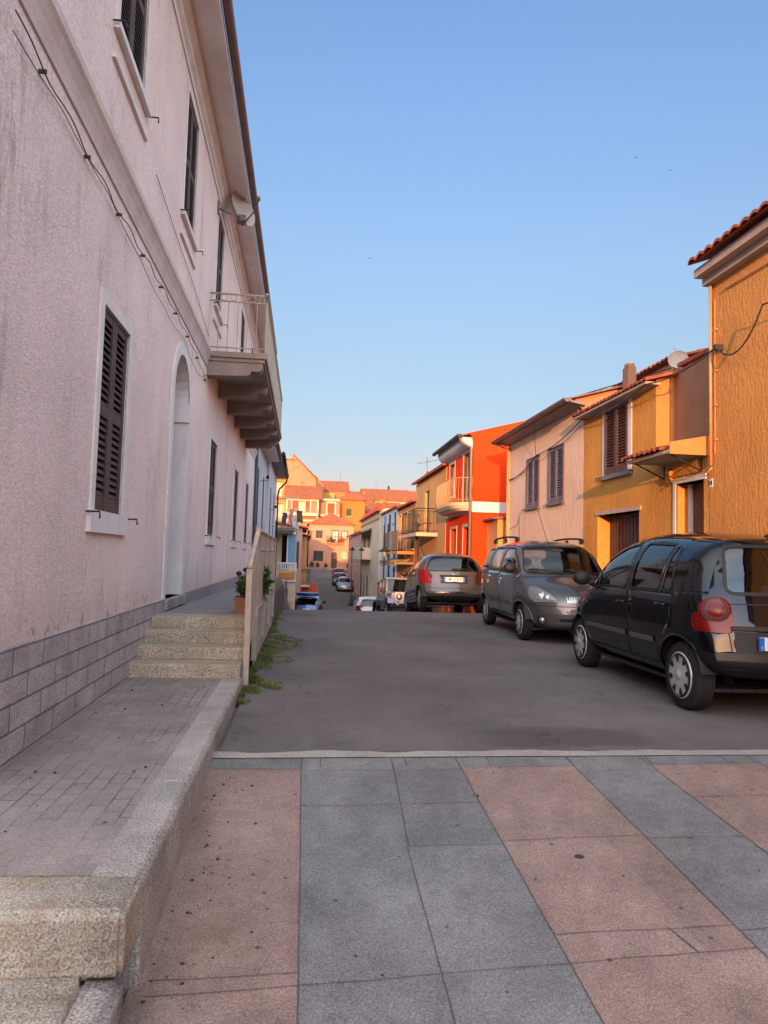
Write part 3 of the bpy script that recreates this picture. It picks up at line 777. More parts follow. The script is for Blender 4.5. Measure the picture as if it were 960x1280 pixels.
# cornice, soffit, eave board and gutter
CP = [(WX - .01, 7.16), (WX + .02, 7.16), (WX + .02, 7.24), (WX + .06, 7.28), (WX + .06, 7.36), (WX + .12, 7.42), (WX + .12, 7.52), (WX - .01, 7.54)]
mb = MB(); profile_y(mb, CP, Y0, Y1); mb.build('cornice', M_['trim_white'], H)
mb = MB(); mb.box(WX - .7, -1.18, Y0 - .25, Y1 + .05, 7.53, 7.585); mb.build('soffit', M_['soffit'], H)
RF = MB(); RF.box(-1.22, -1.155, Y0 - .25, Y1 + .05, 7.49, 7.62); RF.build('eave_board', M_['soffit'], H)
gp = [(-1.15 + .06 + .06 * math.cos(PI + PI * i / 8), 7.62 + .06 * math.sin(PI + PI * i / 8)) for i in range(9)] + [(-1.04, 7.64), (-1.145, 7.64)]
mb = MB(); profile_y(mb, gp, Y0 - .25, Y1 + .05); mb.build('gutter', M_['gutter_brown'], H)
mb = MB(); barrel_roof(mb, Y0 - .25, Y1 + .05, -1.20, 7.64, -6, 9.5, .21); mb.quad((-6, Y0 - .25, 9.5), (-6, Y1, 9.5), (-11.5, Y1, 7.6), (-11.5, Y0 - .25, 7.6)); mb.build('roof', M_['tile'], H)
# balcony
B0, B1, BX = 10.93, 18.6, -.68
mb = MB(); mb.box(WX - .02, BX, B0, B1, 4.36, 4.45); mb.box(WX - .02, BX - .03, B0 + .03, B1 - .03, 4.30, 4.36)
bal = mb.build('balcony', M_['balcony_stone'], H, bevel=.008)
for i in range(6):
    y = B0 + .05 + i * (B1 - B0 - .35) / 5
    pr = [(WX, 4.30), (BX - .06, 4.30), (BX - .06, 4.26)]
    for (cx, cz, r) in ((BX - .15, 4.25, .085), (BX - .31, 4.17, .075)):
        pr += [(cx + r * math.cos(-PI * .5 * k / 5), cz + r * math.sin(-PI * .5 * k / 5)) for k in range(6)]
    pr += [(BX - .36, 4.09), (WX, 4.07)]
    b_ = MB(); profile_y(b_, pr, y, y + .24); b_.build('bracket', M_['balcony_stone'], bal)
rl = MB(); zt = 5.38
def LB(u, v, d): return (WX + d, u, v)
D = BX - WX - .03
for v, r in ((zt, .016), (zt - .12, .011), (4.52, .011)):
    rl.tube([LB(B0 + .03, v, 0), LB(B0 + .03, v, D), LB(B1 - .03, v, D), LB(B1 - .03, v, 0)], r, 6)
for k in range(6):
    d = D * (k + .5) / 6
    rl.tube([LB(B0 + .03, 4.45, D * k / 6), LB(B0 + .03, zt - .12, D * k / 6)], .007, 5)
    rl.tube([LB(B0 + .03 , zt - .06 + .05 * math.sin(2*PI*q/14), d + .05 * math.cos(2*PI*q/14)) for q in range(14)], .006, 5, True)
n = 64
for k in range(n + 1):
    u = B0 + .03 + (B1 - B0 - .06) * k / n; rl.tube([LB(u, 4.45, D), LB(u, zt - .12, D)], .007 if k else .018, 5)
    if k < n: rl.tube([LB(u + .06, zt - .06 + .05 * math.sin(2*PI*q/10), D) if 0 else LB(u + .06 + .05 * math.cos(2*PI*q/10), zt - .06 + .05 * math.sin(2*PI*q/10), D) for q in range(10)], .005, 4, True)
for v in (zt + .01,): rl.boxM(LB, B0, B1, v, v + .03, D - .02, D + .02)
for k in range(6): rl.tube([LB(B1 - .03, 4.45, D * k / 6), LB(B1 - .03, zt - .12, D * k / 6)], .007, 5)
rl.build('railing', M_['beige_metal'], bal)
# cables under the string course with clips
c1 = MB(); pts = []; pts2 = []
for i in range(70):
    y = Y0 + .1 + (10.7 - Y0) * i / 69
    pts.append((WX + .035 + .01 * math.sin(i * .9), y, 4.05 - .018 * abs(math.sin(i * .42)) - .03 * math.sin(i * .11) - (.10 if y > 9.7 else 0) * (y - 9.7)))
    pts2.append((WX + .03, y, 3.96 - .025 * abs(math.sin(i * .31 + 1)) + .05 * math.sin(i * .12) - (.16 if y > 8.9 else 0) * math.sin((y - 8.9) * 1.7)))
c1.tube(pts, .0045, 5); c1.tube(pts2, .003, 5)
for i in range(4, 70, 8): c1.box(WX, WX + .045, pts[i][1] - .006, pts[i][1] + .006, pts[i][2] - .012, pts[i][2] + .010)
c1.tube([(WX + .02, 6.9, 5.05 - .02)] + [(WX + .02, 6.9 + k * .5, 5.05 - .045 * k - .02 * math.sin(k)) for k in range(1, 9)], .004, 4)
c1.build('cable', M_['cable'], H)
# satellite dish on a wall arm
ds = thing('satellite_dish', 'beige satellite dish on an arm near the eave of the pink house', 'satellite dish', (-1.5, 11.75, 7.0))
def dish(o, c, ax, r, parent, m):
    d_ = MB(); c = Vector(c); ax = Vector(ax).normalized()
    d_.lathe([(r * i / 8, .22 * r * (i / 8) ** 2 - .22 * r) for i in range(9)] + [(r * 1.02, .005), (r * .98, -.02)], c, ax, 28); d_.build('reflector', m, parent)
dish(ds, (-1.24, 11.95, 7.28), (.80, -.55, .22), .30, ds, M_['cornice'])
a_ = MB(); a_.tube([(WX, 11.4, 6.98), (-1.4, 11.6, 7.0), (-1.25, 11.9, 7.1)], .018, 6); a_.tube([(-1.25, 11.9, 6.95), (-1.0, 11.4, 6.98), (-.93, 11.15, 7.02)], .012, 6); a_.ell((-.92, 11.1, 7.04), (.035, .05, .04), 8, 6); a_.box(-1.33, -1.18, 11.8, 11.98, 7.0, 7.1); a_.box(WX, WX + .02, 11.34, 11.46, 6.88, 7.08)
a_.build('arm', M_['grey_metal'], ds)

# ---- terrace steps, terrace and railing
TS = thing('terrace_steps', 'four speckled yellowish stone steps up to the house door', 'steps', (0, 0, 0))
TZ = .61
rs = (TZ - PZ) / 4
for i in range(4):
    y = 6.75 + .30 * i
    mb = MB(); mb.box(WX + .02, -.55, y, 8.1 if i == 3 else y + .34, PZ - .2 if i == 0 else PZ + rs * i - .004 + .0, PZ + rs * (i + 1))
    mb.build('step', M_['granite_step'], TS, bevel=.014)
TE = thing('terrace', 'raised grey tiled terrace along the pink house wall', 'terrace', (0, 0, 0))
def tz(y): return TZ if y < 8.6 else TZ - (y - 8.6) * .012
mb = MB(); ys = [8.105] + frange(8.6, 21.7, 12)
for a, b in zip(ys[:-1], ys[1:]):
    mb.add([(WX + .02, a, tz(a)), (-.53, a, tz(a)), (-.53, b, tz(b)), (WX + .02, b, tz(b))], [(0, 1, 2, 3)])
mb.build('floor_tiles', M_['tile_grey'], TE)
mb = MB(); mb.add([(-.53, a, z) for a in ys for z in (-1.5, tz(a) - .002)], [(2*i, 2*i+1, 2*i+3, 2*i+2) for i in range(len(ys)-1)]); mb.build('retaining_wall', M_['blocks'], TE)
FX = -.515
RG = thing('terrace_railing', 'tall beige metal slat railing beside the terrace steps', 'railing', (FX, 9.5, 0))
def fpost(y, z0, z1): 
    p = MB(); p.box(FX - .03, FX + .03, y - .03, y + .03, z0, z1); p.build('post', M_['beige_metal'], RG, bevel=.006)
def ftop(y): return 1.16 + (y - 6.95) * (1.57 - 1.16) / (8.05 - 6.95) if y < 8.05 else 1.57
def fbot(y): return .32 + (y - 6.95) * .30 if y < 8.05 else .66
fpost(6.95, 0.02, 1.15); fpost(8.05, .1, 1.56); fpost(9.6, .2, 1.56); fpost(11.2, .2, 1.56); fpost(12.6, .2, 1.57)
mb = MB()
for zo, r in ((0, .028), (-.22, .016)):
    mb.tube([(FX, 6.92, ftop(6.95) + zo), (FX, 8.05, 1.57 + zo), (FX, 12.65, 1.57 + zo)], r, 8)
mb.tube([(FX, 6.95, fbot(6.95)), (FX, 8.05, fbot(8.05)), (FX, 12.6, .66)], .02, 6)
mb.build('handrail', M_['beige_metal'], RG)
mb = MB(); y = 7.05
while y < 12.55:
    mb.box(FX - .008, FX + .008, y, y + .055, fbot(y), ftop(y) - .01); y += .105
mb.build('slat_panel', M_['beige_metal'], RG)
# planter with plant on the terrace edge
PL = thing('planter', 'terracotta planter with leafy plant at the top of the steps', 'potted plant', (-.68, 8.25, TZ))
mb = MB(); mb.prism(lambda u, v, d: (-.76 + u, d, TZ + v), [(.02, 0), (.16, 0), (.18, .15), (.19, .15), (.19, .18), (-.015, .18), (-.015, .15), (0, .15)], 8.16, 8.60); mb.build('pot', M_['terracotta'], PL)
def foliage(c, r, n, size, m, parent, name='foliage', up=.5):
    f_ = MB(); c = Vector(c)
    for i in range(n):
        d = Vector((rnd.gauss(0, 1), rnd.gauss(0, 1), rnd.gauss(0, 1))).normalized() * (rnd.random() ** .4)
        p = c + Vector((d.x * r[0], d.y * r[1], d.z * r[2]))
        a = Vector((rnd.gauss(0, 1), rnd.gauss(0, 1), rnd.gauss(up, .6))).normalized(); b = a.cross(Vector((rnd.random(), rnd.random(), rnd.random()))).normalized()
        s_ = size * rnd.uniform(.6, 1.3)
        f_.add([p, p + a * s_ * .5 + b * s_ * .28, p + a * s_, p + a * s_ * .5 - b * s_ * .28], [(0, 1, 2, 3)])
    return f_.build(name, m, parent, recalc=False)
foliage((-.67, 8.36, TZ + .27), (.085, .19, .12), 300, .06, M_['leaf'], PL)
mb = MB()
for (x, y, z) in ((-.73, 8.2, .46), (-.66, 8.3, .50), (-.70, 8.4, .40), (-.62, 8.45, .43)):
    mb.tube([(-.69, 8.35, TZ + .2), (x + .01, y, TZ + z * .6), (x, y, TZ + z)], .006, 5); mb.ell((x, y, TZ + z), (.035, .035, .028), 8, 6)
mb.build('flower_stem', M_['leaf_dark'], PL)
P2 = thing('climbing_plant', 'small leafy plant poking through the beige terrace railing', 'plant', (-.46, 9.3, .7))
foliage((-.47, 9.3, .92), (.05, .22, .22), 170, .075, M_['leaf'], P2)
mb = MB(); mb.tube([(-.6, 9.3, .6), (-.52, 9.3, .8), (-.47, 9.3, 1.0)], .006, 5); mb.build('stem', M_['leaf_dark'], P2)
# grass along the wall foot
mb = MB()
def gdens(x, y):
    e = -.52
    w = .10 + .30 * max(0, mnoise.noise(Vector((0, y * .9, 4)))) + .50 * math.exp(-((y - 7.05) / .32) ** 2) + .55 * math.exp(-((y - 10.4) / 1.1) ** 2) + .35 * math.exp(-((y - 8.6) / .5) ** 2)
    w = min(w, .62)
    return (1 - (x - e) / w) if x - e < w else 0
cnt = 0
while cnt < 15000:
    y = 6.2 + 14 * rnd.random() ** 1.7; x = -.54 + rnd.random() * .66
    if rnd.random() > gdens(x, y) * .9 + .0: continue
    if mnoise.noise(Vector((x * 6, y * 4, 1))) < -.12: continue
    cnt += 1
    h = rnd.uniform(.012, .048) * (1.15 if x < -.40 else .6); a = rnd.uniform(0, 2 * PI); w = .0035 + .0003 * y
    l = rnd.uniform(.2, 1.1) * h; z = zr(y) - .003
    dx, dy = math.cos(a), math.sin(a)
    mb.add([(x - dy * w, y + dx * w, z), (x + dy * w, y - dx * w, z), (x + dx * l, y + dy * l, z + h)], [(0, 1, 2)])
tag(mb.build('grass', M_['grassm'], recalc=False), 'tufts of green and dry grass along the railing foot', 'grass', kind='stuff')

# ================================================================== RIGHT: orange, yellow, pink, red houses
RX = 5.8
MR = MX(RX, -1)
def downpipe(name, pts, r, m, parent): 
    p = MB(); p.tube(pts, r, 10); return p.build(name, m, parent)
# --- orange house (near right)
O = thing('orange_house', 'tall rough plastered orange house at the right edge with clay tile eave', 'house', (RX, 3, 0))
mb = MB(); wall_holes(mb, MR, -4, 9.42, -.6, 5.62, []); 
for y in (-4, 9.42): mb.poly([(RX, y, -.6), (RX + 8, y, -.6), (RX + 8, y, 5.6), (RX + 4, y, 7.2), (RX, y, 5.62)])
mb.quad((RX + 8, -4, -.6), (RX + 8, 9.42, -.6), (RX + 8, 9.42, 5.6), (RX + 8, -4, 5.6)); mb.build('wall', M_['orange_plaster'], O)
mb = MB(); mb.box(RX - .26, RX + .02, -4.1, 9.38, 5.50, 5.62); mb.box(RX - .12, RX + .02, -4.05, 9.40, 5.40, 5.497); mb.build('cornice', M_['cornice'], O)
mb = MB(); barrel_roof(mb, -4.2, 9.30, RX - .40, 5.66, RX + 4, 7.3, .2, .055); mb.quad((RX + 4, -4.2, 7.3), (RX + 4, 9.3, 7.3), (RX + 8.4, 9.3, 5.6), (RX + 8.4, -4.2, 5.6)); mb.build('roof', M_['tile'], O)
downpipe('downpipe', [(RX - .05, 9.30, 5.4), (RX - .05, 9.30, 2.75)], .022, M_['pipe_orange'], O)
mb = MB(); mb.tube([(RX - .03, 9.0, 5.22), (RX - .03, 8.0, 5.20), (RX - .03, 5.0, 5.20)], .012, 5); mb.tube([(RX - .02, 9.24, 5.15), (RX - .02, 9.24, 2.9)], .007, 5)
mb.tube([(RX - .03, 9.3, 2.72), (RX - .06, 9.35, 2.66), (RX - .02, 9.44, 2.62)], .012, 6)
for z in (3.1, 3.6, 4.1, 4.7): mb.box(RX - .03, RX, 9.21, 9.27, z, z + .02)
mb.build('conduit', M_['pipe_orange'], O)
# house number plate
np_ = MB(); np_.boxM(MR, 9.33, 9.44 - .03, 2.44, 2.56, 0, .008); nb = np_.build('number_plate', M_['plate'], O)
def text_mesh(txt, size, m, parent, loc, rot, name='lettering', ext=.002, font_w=1.):
    cu = bpy.data.curves.new('t', 'FONT'); cu.body = txt; cu.size = size; cu.extrude = ext; cu.align_x = 'CENTER'; cu.align_y = 'CENTER'; cu.offset = size * .018
    ob = bpy.data.objects.new('t', cu); COL.objects.link(ob)
    dg = bpy.context.evaluated_depsgraph_get(); me = bpy.data.meshes.new_from_object(ob.evaluated_get(dg)); bpy.data.objects.remove(ob)
    me.materials.clear(); me.materials.append(m)
    o = bpy.data.objects.new(name, me); COL.objects.link(o); o.parent = parent
    L = LOC.get(parent.name, (0, 0, 0)); o.location = Vector(loc) - Vector(L); o.rotation_euler = rot
    o.scale = (font_w, 1, 1)
    return o
text_mesh('18', .085, M_['ink'], nb, (RX - .0105, 9.37, 2.50), (PI / 2, 0, -PI / 2))

# --- yellow house
Yh = thing('yellow_house', 'ochre yellow plaster house with brown shutters, garage and tiled door canopy', 'house', (RX, 11.7, 0))
mb = MB()
wall_holes(mb, MR, 10.96, 14.0, -.3, 4.42, [(11.95, 12.92, 3.0, 4.28), (11.54, 13.27, -.3, 2.25)], .30)
wall_holes(mb, MR, 9.43, 10.96, -.3, 3.0, [(9.56, 10.32, -.3, 2.58)], .30)
mb.quad((RX, 9.43, 3.0), (RX + .34, 9.43, 3.0), (RX + .34, 10.96, 3.0), (RX, 10.96, 3.0))
mb.poly([(RX + .33, 14.0, -.3), (RX + 4, 14.0, -.3), (RX + 4, 14, 5.3), (RX + .33, 14, 4.5)])
mb.build('wall', M_['yellow_plaster'], Yh)
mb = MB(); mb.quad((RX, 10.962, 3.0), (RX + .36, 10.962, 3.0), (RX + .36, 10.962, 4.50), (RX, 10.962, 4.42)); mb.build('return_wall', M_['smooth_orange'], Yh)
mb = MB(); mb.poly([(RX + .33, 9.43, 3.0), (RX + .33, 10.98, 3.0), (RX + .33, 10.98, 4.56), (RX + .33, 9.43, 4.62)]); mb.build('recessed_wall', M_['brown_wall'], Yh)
mb = MB(); barrel_roof(mb, 10.80, 13.98, RX - .27, 4.36, RX + 3.2, 5.35, .155, .035); mb.build('roof', M_['tile'], Yh)
mb = MB(); mb.box(RX + .28, RX + 3.2, 9.43, 10.79, 4.60, 4.66); mb.build('flat_roof', M_['tile'], Yh)
mb = MB(); mb.box(RX - .25, RX + .02, 10.85, 13.97, 4.305, 4.35); mb.build('soffit', M_['cornice'], Yh)
w = shutter_window(Yh, MR, 11.95, 12.92, 3.0, 4.28, M_['red_brown_wood'], M_['trim_white'], .13, .014, .05, .08, M_['grey_metal'], .3, (-.02, .03), True, False, True)
# garage door
mb = MB(); mb.boxM(MR, 11.54, 13.27, -.3, 2.25, -.30, -.26)
for k in range(12): mb.boxM(MR, 11.58 + k * .14, 11.68 + k * .14, 0, 2.2, -.26, -.248)
mb.build('garage_door', M_['red_brown_wood'], Yh)
mb = MB(); mb.boxM(MR, 11.46, 13.35, 2.25, 2.32, -.30, .02); mb.build('lintel', M_['cornice'], Yh)
mb = MB(); mb.boxM(MR, 9.56, 10.32, -.3, 2.58, -.30, -.25)
for v in (.25, 1.05, 1.8): mb.boxM(MR, 9.64, 10.24, v, v + .65, -.25, -.235)
fd = mb.build('front_door', M_['red_brown_wood'], Yh)
mb = MB(); mb.boxM(MR, 9.49, 10.40, 2.58, 2.66, -.29, .015); mb.boxM(MR, 10.32, 10.40, -.1, 2.58, -.02, .015); mb.boxM(MR, 10.24, 10.315, -.1, 2.575, -.24, -.19); mb.build('door_frame', M_['trim_white'], Yh)
# canopy
mb = MB(); mb.add([(5.20, 9.44, 2.93), (5.20, 10.78, 2.93), (RX + .01, 10.78, 2.93), (RX + .01, 9.44, 2.93), (5.20, 9.44, 2.98), (5.20, 10.78, 2.98), (RX + .01, 10.78, 3.14), (RX + .01, 9.44, 3.14)], [(0,1,2,3), (4,5,6,7), (0,1,5,4), (1,2,6,5), (2,3,7,6), (3,0,4,7)])
cn = mb.build('canopy', M_['cornice'], Yh)
mb = MB(); mb.poly([(5.20, 9.425, 2.91), (RX - .0, 9.425, 2.91), (RX - .0, 9.425, 3.20), (5.20, 9.425, 3.08)]); mb.poly([(5.20, 9.437, 2.91), (RX, 9.437, 2.91), (RX, 9.437, 3.20), (5.20, 9.437, 3.08)]); mb.build('canopy_end', M_['smooth_orange'], cn)
mb = MB(); barrel_roof(mb, 9.62, 10.84, 5.14, 2.995, RX, 3.16, .15, .035, .3); mb.build('canopy_tiles', M_['tile'], cn)
mb = MB()
for y in (9.60, 10.68):
    mb = MB(); mb.tube([(5.30, y, 2.93), (RX - .01, y, 2.70), (RX - .01, y, 2.90)], .012, 6); mb.build('canopy_bracket', M_['black_metal'], cn)
mb = MB(); mb.tube([(5.78, 10.45, 2.85), (5.70, 10.42, 2.72), (5.76, 10.38, 2.60), (5.74, 10.5, 2.55)], .010, 5); mb.tube([(5.74, 9.65, 2.88), (5.6, 9.7, 2.75), (5.72, 9.68, 2.66), (5.77, 9.62, 2.70)], .010, 5)
mb.build('cable', M_['cable'], cn)
mb = MB(); mb.boxM(MR, 10.43, 10.53, 2.62, 2.80, 0, .06); mb.build('meter_box', M_['smooth_orange'], Yh)
# chimney of the yellow house
ch = MB(); ch.box(6.58, 6.76, 13.6, 13.85, 4.9, 5.42); ch.box(6.60, 6.74, 13.63, 13.82, 5.42, 5.50); ch.build('chimney', M_['brown_wall'], Yh)
# rooftop block behind, with dish
UB = thing('rooftop_block', 'low pinkish roof storey with tiled edge behind the yellow house', 'house', (8, 15, 5))
mb = MB(); mb.box(7.9, 11.5, 14.3, 17.5, 3, 5.75); mb.build('wall', M_['peach'], UB)
mb = MB(); barrel_roof(mb, 14.1, 17.6, 7.75, 5.80, 9.5, 6.3, .2, .04); mb.build('roof', M_['tile'], UB)
d2 = thing('satellite_dish', 'pale satellite dish standing on the yellow house roof', 'satellite dish', (7.7, 13.8, 5.2))
dish(d2, (7.74, 13.7, 5.66), (-.45, -.86, .2), .20, d2, M_['dish_white'])
a_ = MB(); a_.tube([(7.75, 13.85, 5.0), (7.75, 13.85, 5.95)], .018, 6); a_.tube([(7.72, 13.75, 5.38), (7.6, 13.35, 5.45)], .01, 5); a_.ell((7.58, 13.3, 5.47), (.03, .04, .03), 8, 6); a_.build('mast', M_['grey_metal'], d2)

# --- pink house on the right
Pk = thing('rose_house', 'pale pink plastered house with two grey blue shuttered windows', 'house', (RX, 16.7, 0))
mb = MB(); wall_holes(mb, MR, 14.004, 19.40, -.8, 4.62, [(16.78, 17.70, 2.68, 3.95), (15.12, 16.06, 2.68, 3.98)], .12)
mb.poly([(RX, 19.40, -.8), (RX + 4, 19.4, -.8), (RX + 4, 19.4, 5.9), (RX, 19.4, 4.62)])
mb.poly([(RX, 14.004, -.8), (RX + 4, 14.004, -.8), (RX + 4, 14.004, 5.6), (RX, 14.004, 4.62)])
mb.build('wall', M_['pale_pink_plaster'], Pk)
for a, b, t in ((16.78, 17.70, 3.95), (15.12, 16.06, 3.98)):
    shutter_window(Pk, MR, a, b, 2.68, t, M_['blue_grey_wood'], M_['purple_wood'], .03, .03, .07, .05, M_['grey_metal'], .12, (-.03, .02), True, False)
mb = MB(); mb.prism(lambda u, v, d: (u, d, v), [(RX - .02, 4.60), (RX - .02, 4.66), (RX - .36, 4.71), (RX - .36, 4.66)], 13.85, 19.5); mb.build('soffit', M_['grey_metal'], Pk)
mb = MB(); barrel_roof(mb, 13.85, 19.5, RX - .42, 4.72, RX + 3.6, 5.85, .45, .03, .4); mb.build('roof', M_['tile_grey_roof'], Pk)
gp = [(RX - .44 + .08 * math.cos(PI + PI * i / 8), 4.73 + .085 * math.sin(PI + PI * i / 8)) for i in range(9)]
mb = MB(); profile_y(mb, gp, 13.8, 19.55)
mb.build('gutter', M_['gutter_brown'], Pk)
mb = MB(); mb.add([(RX + x, 13.99, z) for x, z in ((-.25, 4.80), (.6, 4.98), (1.2, 5.12), (2.4, 5.72), (2.4, 5.0), (0, 4.5))], [tuple(range(6))]); mb.add([(RX + x, 14.2, z) for x, z in ((-.25, 4.80), (.6, 4.98), (1.2, 5.12), (2.4, 5.72), (2.4, 5.0), (0, 4.5))], [tuple(range(6))])
mb.quad((RX - .25, 13.99, 4.80), (RX - .25, 14.2, 4.80), (RX + 2.4, 14.2, 5.72), (RX + 2.4, 13.99, 5.72)); mb.build('parapet', M_['peach'], Pk)
downpipe('downpipe', [(RX - .42, 19.46, 4.66), (RX - .30, 19.40, 4.58), (RX - .07, 19.25, 4.50), (RX - .07, 19.25, -.3)], .04, M_['pipe_orange'], Pk)
mb = MB(); mb.boxM(MR, 19.30, 19.41, -.5, 4.6, -.01, .02); mb.build('corner_strip', M_['white_wall'], Pk)
def drape(pts_, sag, n=10):
    o = []
    for i in range(len(pts_) - 1):
        a, b = Vector(pts_[i]), Vector(pts_[i + 1])
        for k in range(n):
            t = k / n; o.append(a.lerp(b, t) - Vector((0, 0, 4 * sag[i] * t * (1 - t))))
    o.append(Vector(pts_[-1])); return o
cb = MB(); cb.tube(drape([(RX - .04, 19.3, 3.60), (RX - .05, 16.9, 3.98), (RX - .10, 13.9, 4.30), (RX - .28, 10.8, 4.28), (RX - .1, 9.1, 4.40), (RX - .15, 8.0, 4.62), (RX - .2, 5.0, 5.0)], [.12, .1, .12, .10, .32, .22, .2]), .012, 5)
cb.tube(drape([(RX - .05, 16.9, 3.98), (RX - .35, 16.2, 4.68)], [.05]), .007, 5); cb.tube(drape([(RX - .04, 19.3, 3.62), (RX - .04, 17.2, 3.75), (RX - .06, 14.0, 4.2)], [.05, .06]), .006, 5)
cb.box(RX - .12, RX, 9.06, 9.14, 4.36, 4.44)
tag(cb.build('overhead_cable', M_['cable']), 'black cable sagging along the right house fronts', 'cable')
mb = MB(); mb.tube([(RX - .02, 18.3, 2.45), (RX - .03, 18.2, 1.9), (RX - .02, 18.0, 1.2)], .005, 4); mb.tube([(RX - .02, 19.2, 2.2), (RX - .03, 18.4, 2.3), (RX - .02, 18.2, 2.6)], .005, 4); mb.build('cable', M_['cable'], Pk)
# --- small shed between
Sh = thing('lean_to', 'small apricot lean to with flat cap between the pink and red houses', 'shed', (6, 20.4, 0))
mb = MB(); mb.box(5.68, 7.6, 20.05, 21.28, -1, 2.52); mb.build('wall', M_['apricot'], Sh)
mb = MB(); mb.prism(lambda u, v, d: (u, d, v), [(5.52, 2.52), (7.6, 2.66), (7.6, 2.74), (5.52, 2.58)], 19.95, 21.29); mb.build('roof', M_['tile_grey_roof'], Sh)
# --- red house
RXX = 5.22
MQ = MX(RXX, -1)
Rd = thing('red_house', 'bright red two storey house with white band and curved balcony', 'house', (RXX, 23.4, -.5))
RY0, RY1 = 21.3, 25.35
mb = MB(); wall_holes(mb, MQ, RY0, RY1, -1.4, 5.1, [(21.72, 22.62, 3.14, 4.78), (24.02, 24.82, 3.55, 4.70), (21.62, 22.52, -1, 2.36), (23.55, 24.45, -1, 2.36)], .16)
mb.poly([(RXX, RY0, -1.4), (RXX + 7, RY0, -1.4), (RXX + 7, RY0, 7.2), (RXX - .15, RY0, 5.30), (RXX, RY0, 5.1)])
mb.poly([(RXX, RY1, -1.4), (RXX + 7, RY1, -1.4), (RXX + 7, RY1, 6.9), (RXX, RY1, 5.1)])
mb.build('wall', M_['red_plaster'], Rd)
mb = MB(); mb.box(RXX - .012, RXX, RY0 - .012, RY1, 2.80, 3.13); mb.box(RXX, RXX + 7, RY0 - .012, RY0 - .001, 2.80, 3.13); mb.build('band', M_['white_wall'], Rd)
pr = [(RXX, 4.80), (RXX - .05, 4.82)] + [(RXX - .05 - .30 * math.sin(PI / 2 * k / 6), 5.10 - .26 * math.cos(PI / 2 * k / 6)) for k in range(7)] + [(RXX - .36, 5.18), (RXX, 5.18)]
mb = MB(); profile_y(mb, pr, RY0 + .12, RY1 + .05); mb.build('cornice', M_['grey_white_wall'], Rd)
mb = MB(); profile_y(mb, [(RXX - .48 + .07 * math.cos(PI + PI * i / 8), 5.2 + .07 * math.sin(PI + PI * i / 8)) for i in range(9)] + [(RXX - .41, 5.23), (RXX - .55, 5.23)], RY0 - .1, RY1 + .2); mb.build('gutter', M_['gutter_dark'], Rd)
mb = MB(); mb.add([(RXX - .42, RY0 + .02, 5.19), (RXX + 7, RY0 + .02, 7.1), (RXX + 7, RY1 + .15, 7.1), (RXX - .42, RY1 + .15, 5.19), (RXX - .42, RY0 + .02, 5.23), (RXX + 7, RY0 + .02, 7.15), (RXX + 7, RY1 + .15, 7.15), (RXX - .42, RY1 + .15, 5.23)], [(0,1,2,3), (4,5,6,7), (0,3,7,4), (0,1,5,4), (2,3,7,6)]); mb.build('roof', M_['tile'], Rd)
downpipe('downpipe', [(RXX - .45, RY0 + .05, 5.15), (RXX - .35, RY0 + .05, 4.98), (RXX - .06, RY0 + .08, 4.85), (RXX - .06, RY0 + .08, -.6)], .045, M_['pipe_beige'], Rd)
for (a, b, c, d, nm) in ((21.72, 22.62, 3.14, 4.78, 'balcony_door'), (24.02, 24.82, 3.55, 4.70, 'window')):
    w = pane_window(Rd, MQ, a, b, c, d, M_['cream'], M_['pane'], .16, .09, M_['cream'], M_['cream'] if nm == 'window' else None, 1, nm)
    s_ = MB(); s_.boxM(MQ, b - .04, b - .005, c + .02, d - .02, -.15, -.01); s_.build('shutter', M_['brown_wood'], w)
for (a, b) in ((21.62, 22.52), (23.55, 24.45)): pane_window(Rd, MQ, a, b, -.9, 2.36, M_['brown_wood'], M_['pane'], .16, .10, M_['cream'], None, 1, 'door')
# curved balcony
def bcurve(s_, n=18):
    o = []
    for i in range(n + 1):
        t = i / n; y = 21.36 + (25.0 - 21.36) * t
        o.append((RXX - s_ * (1 - abs(2 * t - 1) ** 6), y))
    return o
mb = MB()
for (z0, z1, s0, s1) in ((3.02, 3.12, .62, .62), (2.93, 3.02, .54, .60), (2.85, 2.93, .40, .52)):
    a = bcurve(s0); b = bcurve(s1); n = len(a)
    mb.add([(x, y, z0) for x, y in a] + [(x, y, z1) for x, y in b], [(i, i + 1, n + i + 1, n + i) for i in range(n - 1)], 0, True)
    mb.poly([(x, y, z1) for x, y in b]); mb.poly([(x, y, z0) for x, y in a])
bl = mb.build('balcony', M_['cream'], Rd)
mb = MB(); a = bcurve(.59, 40)
mb.tube([(x, y, 3.90) for x, y in a], .016, 6); mb.tube([(x, y, 3.20) for x, y in a], .010, 5)
for x, y in a: mb.tube([(x, y, 3.12), (x - .03, y, 3.4), (x, y, 3.90)], .007, 4)
mb.build('railing', M_['pipe_orange'], bl)
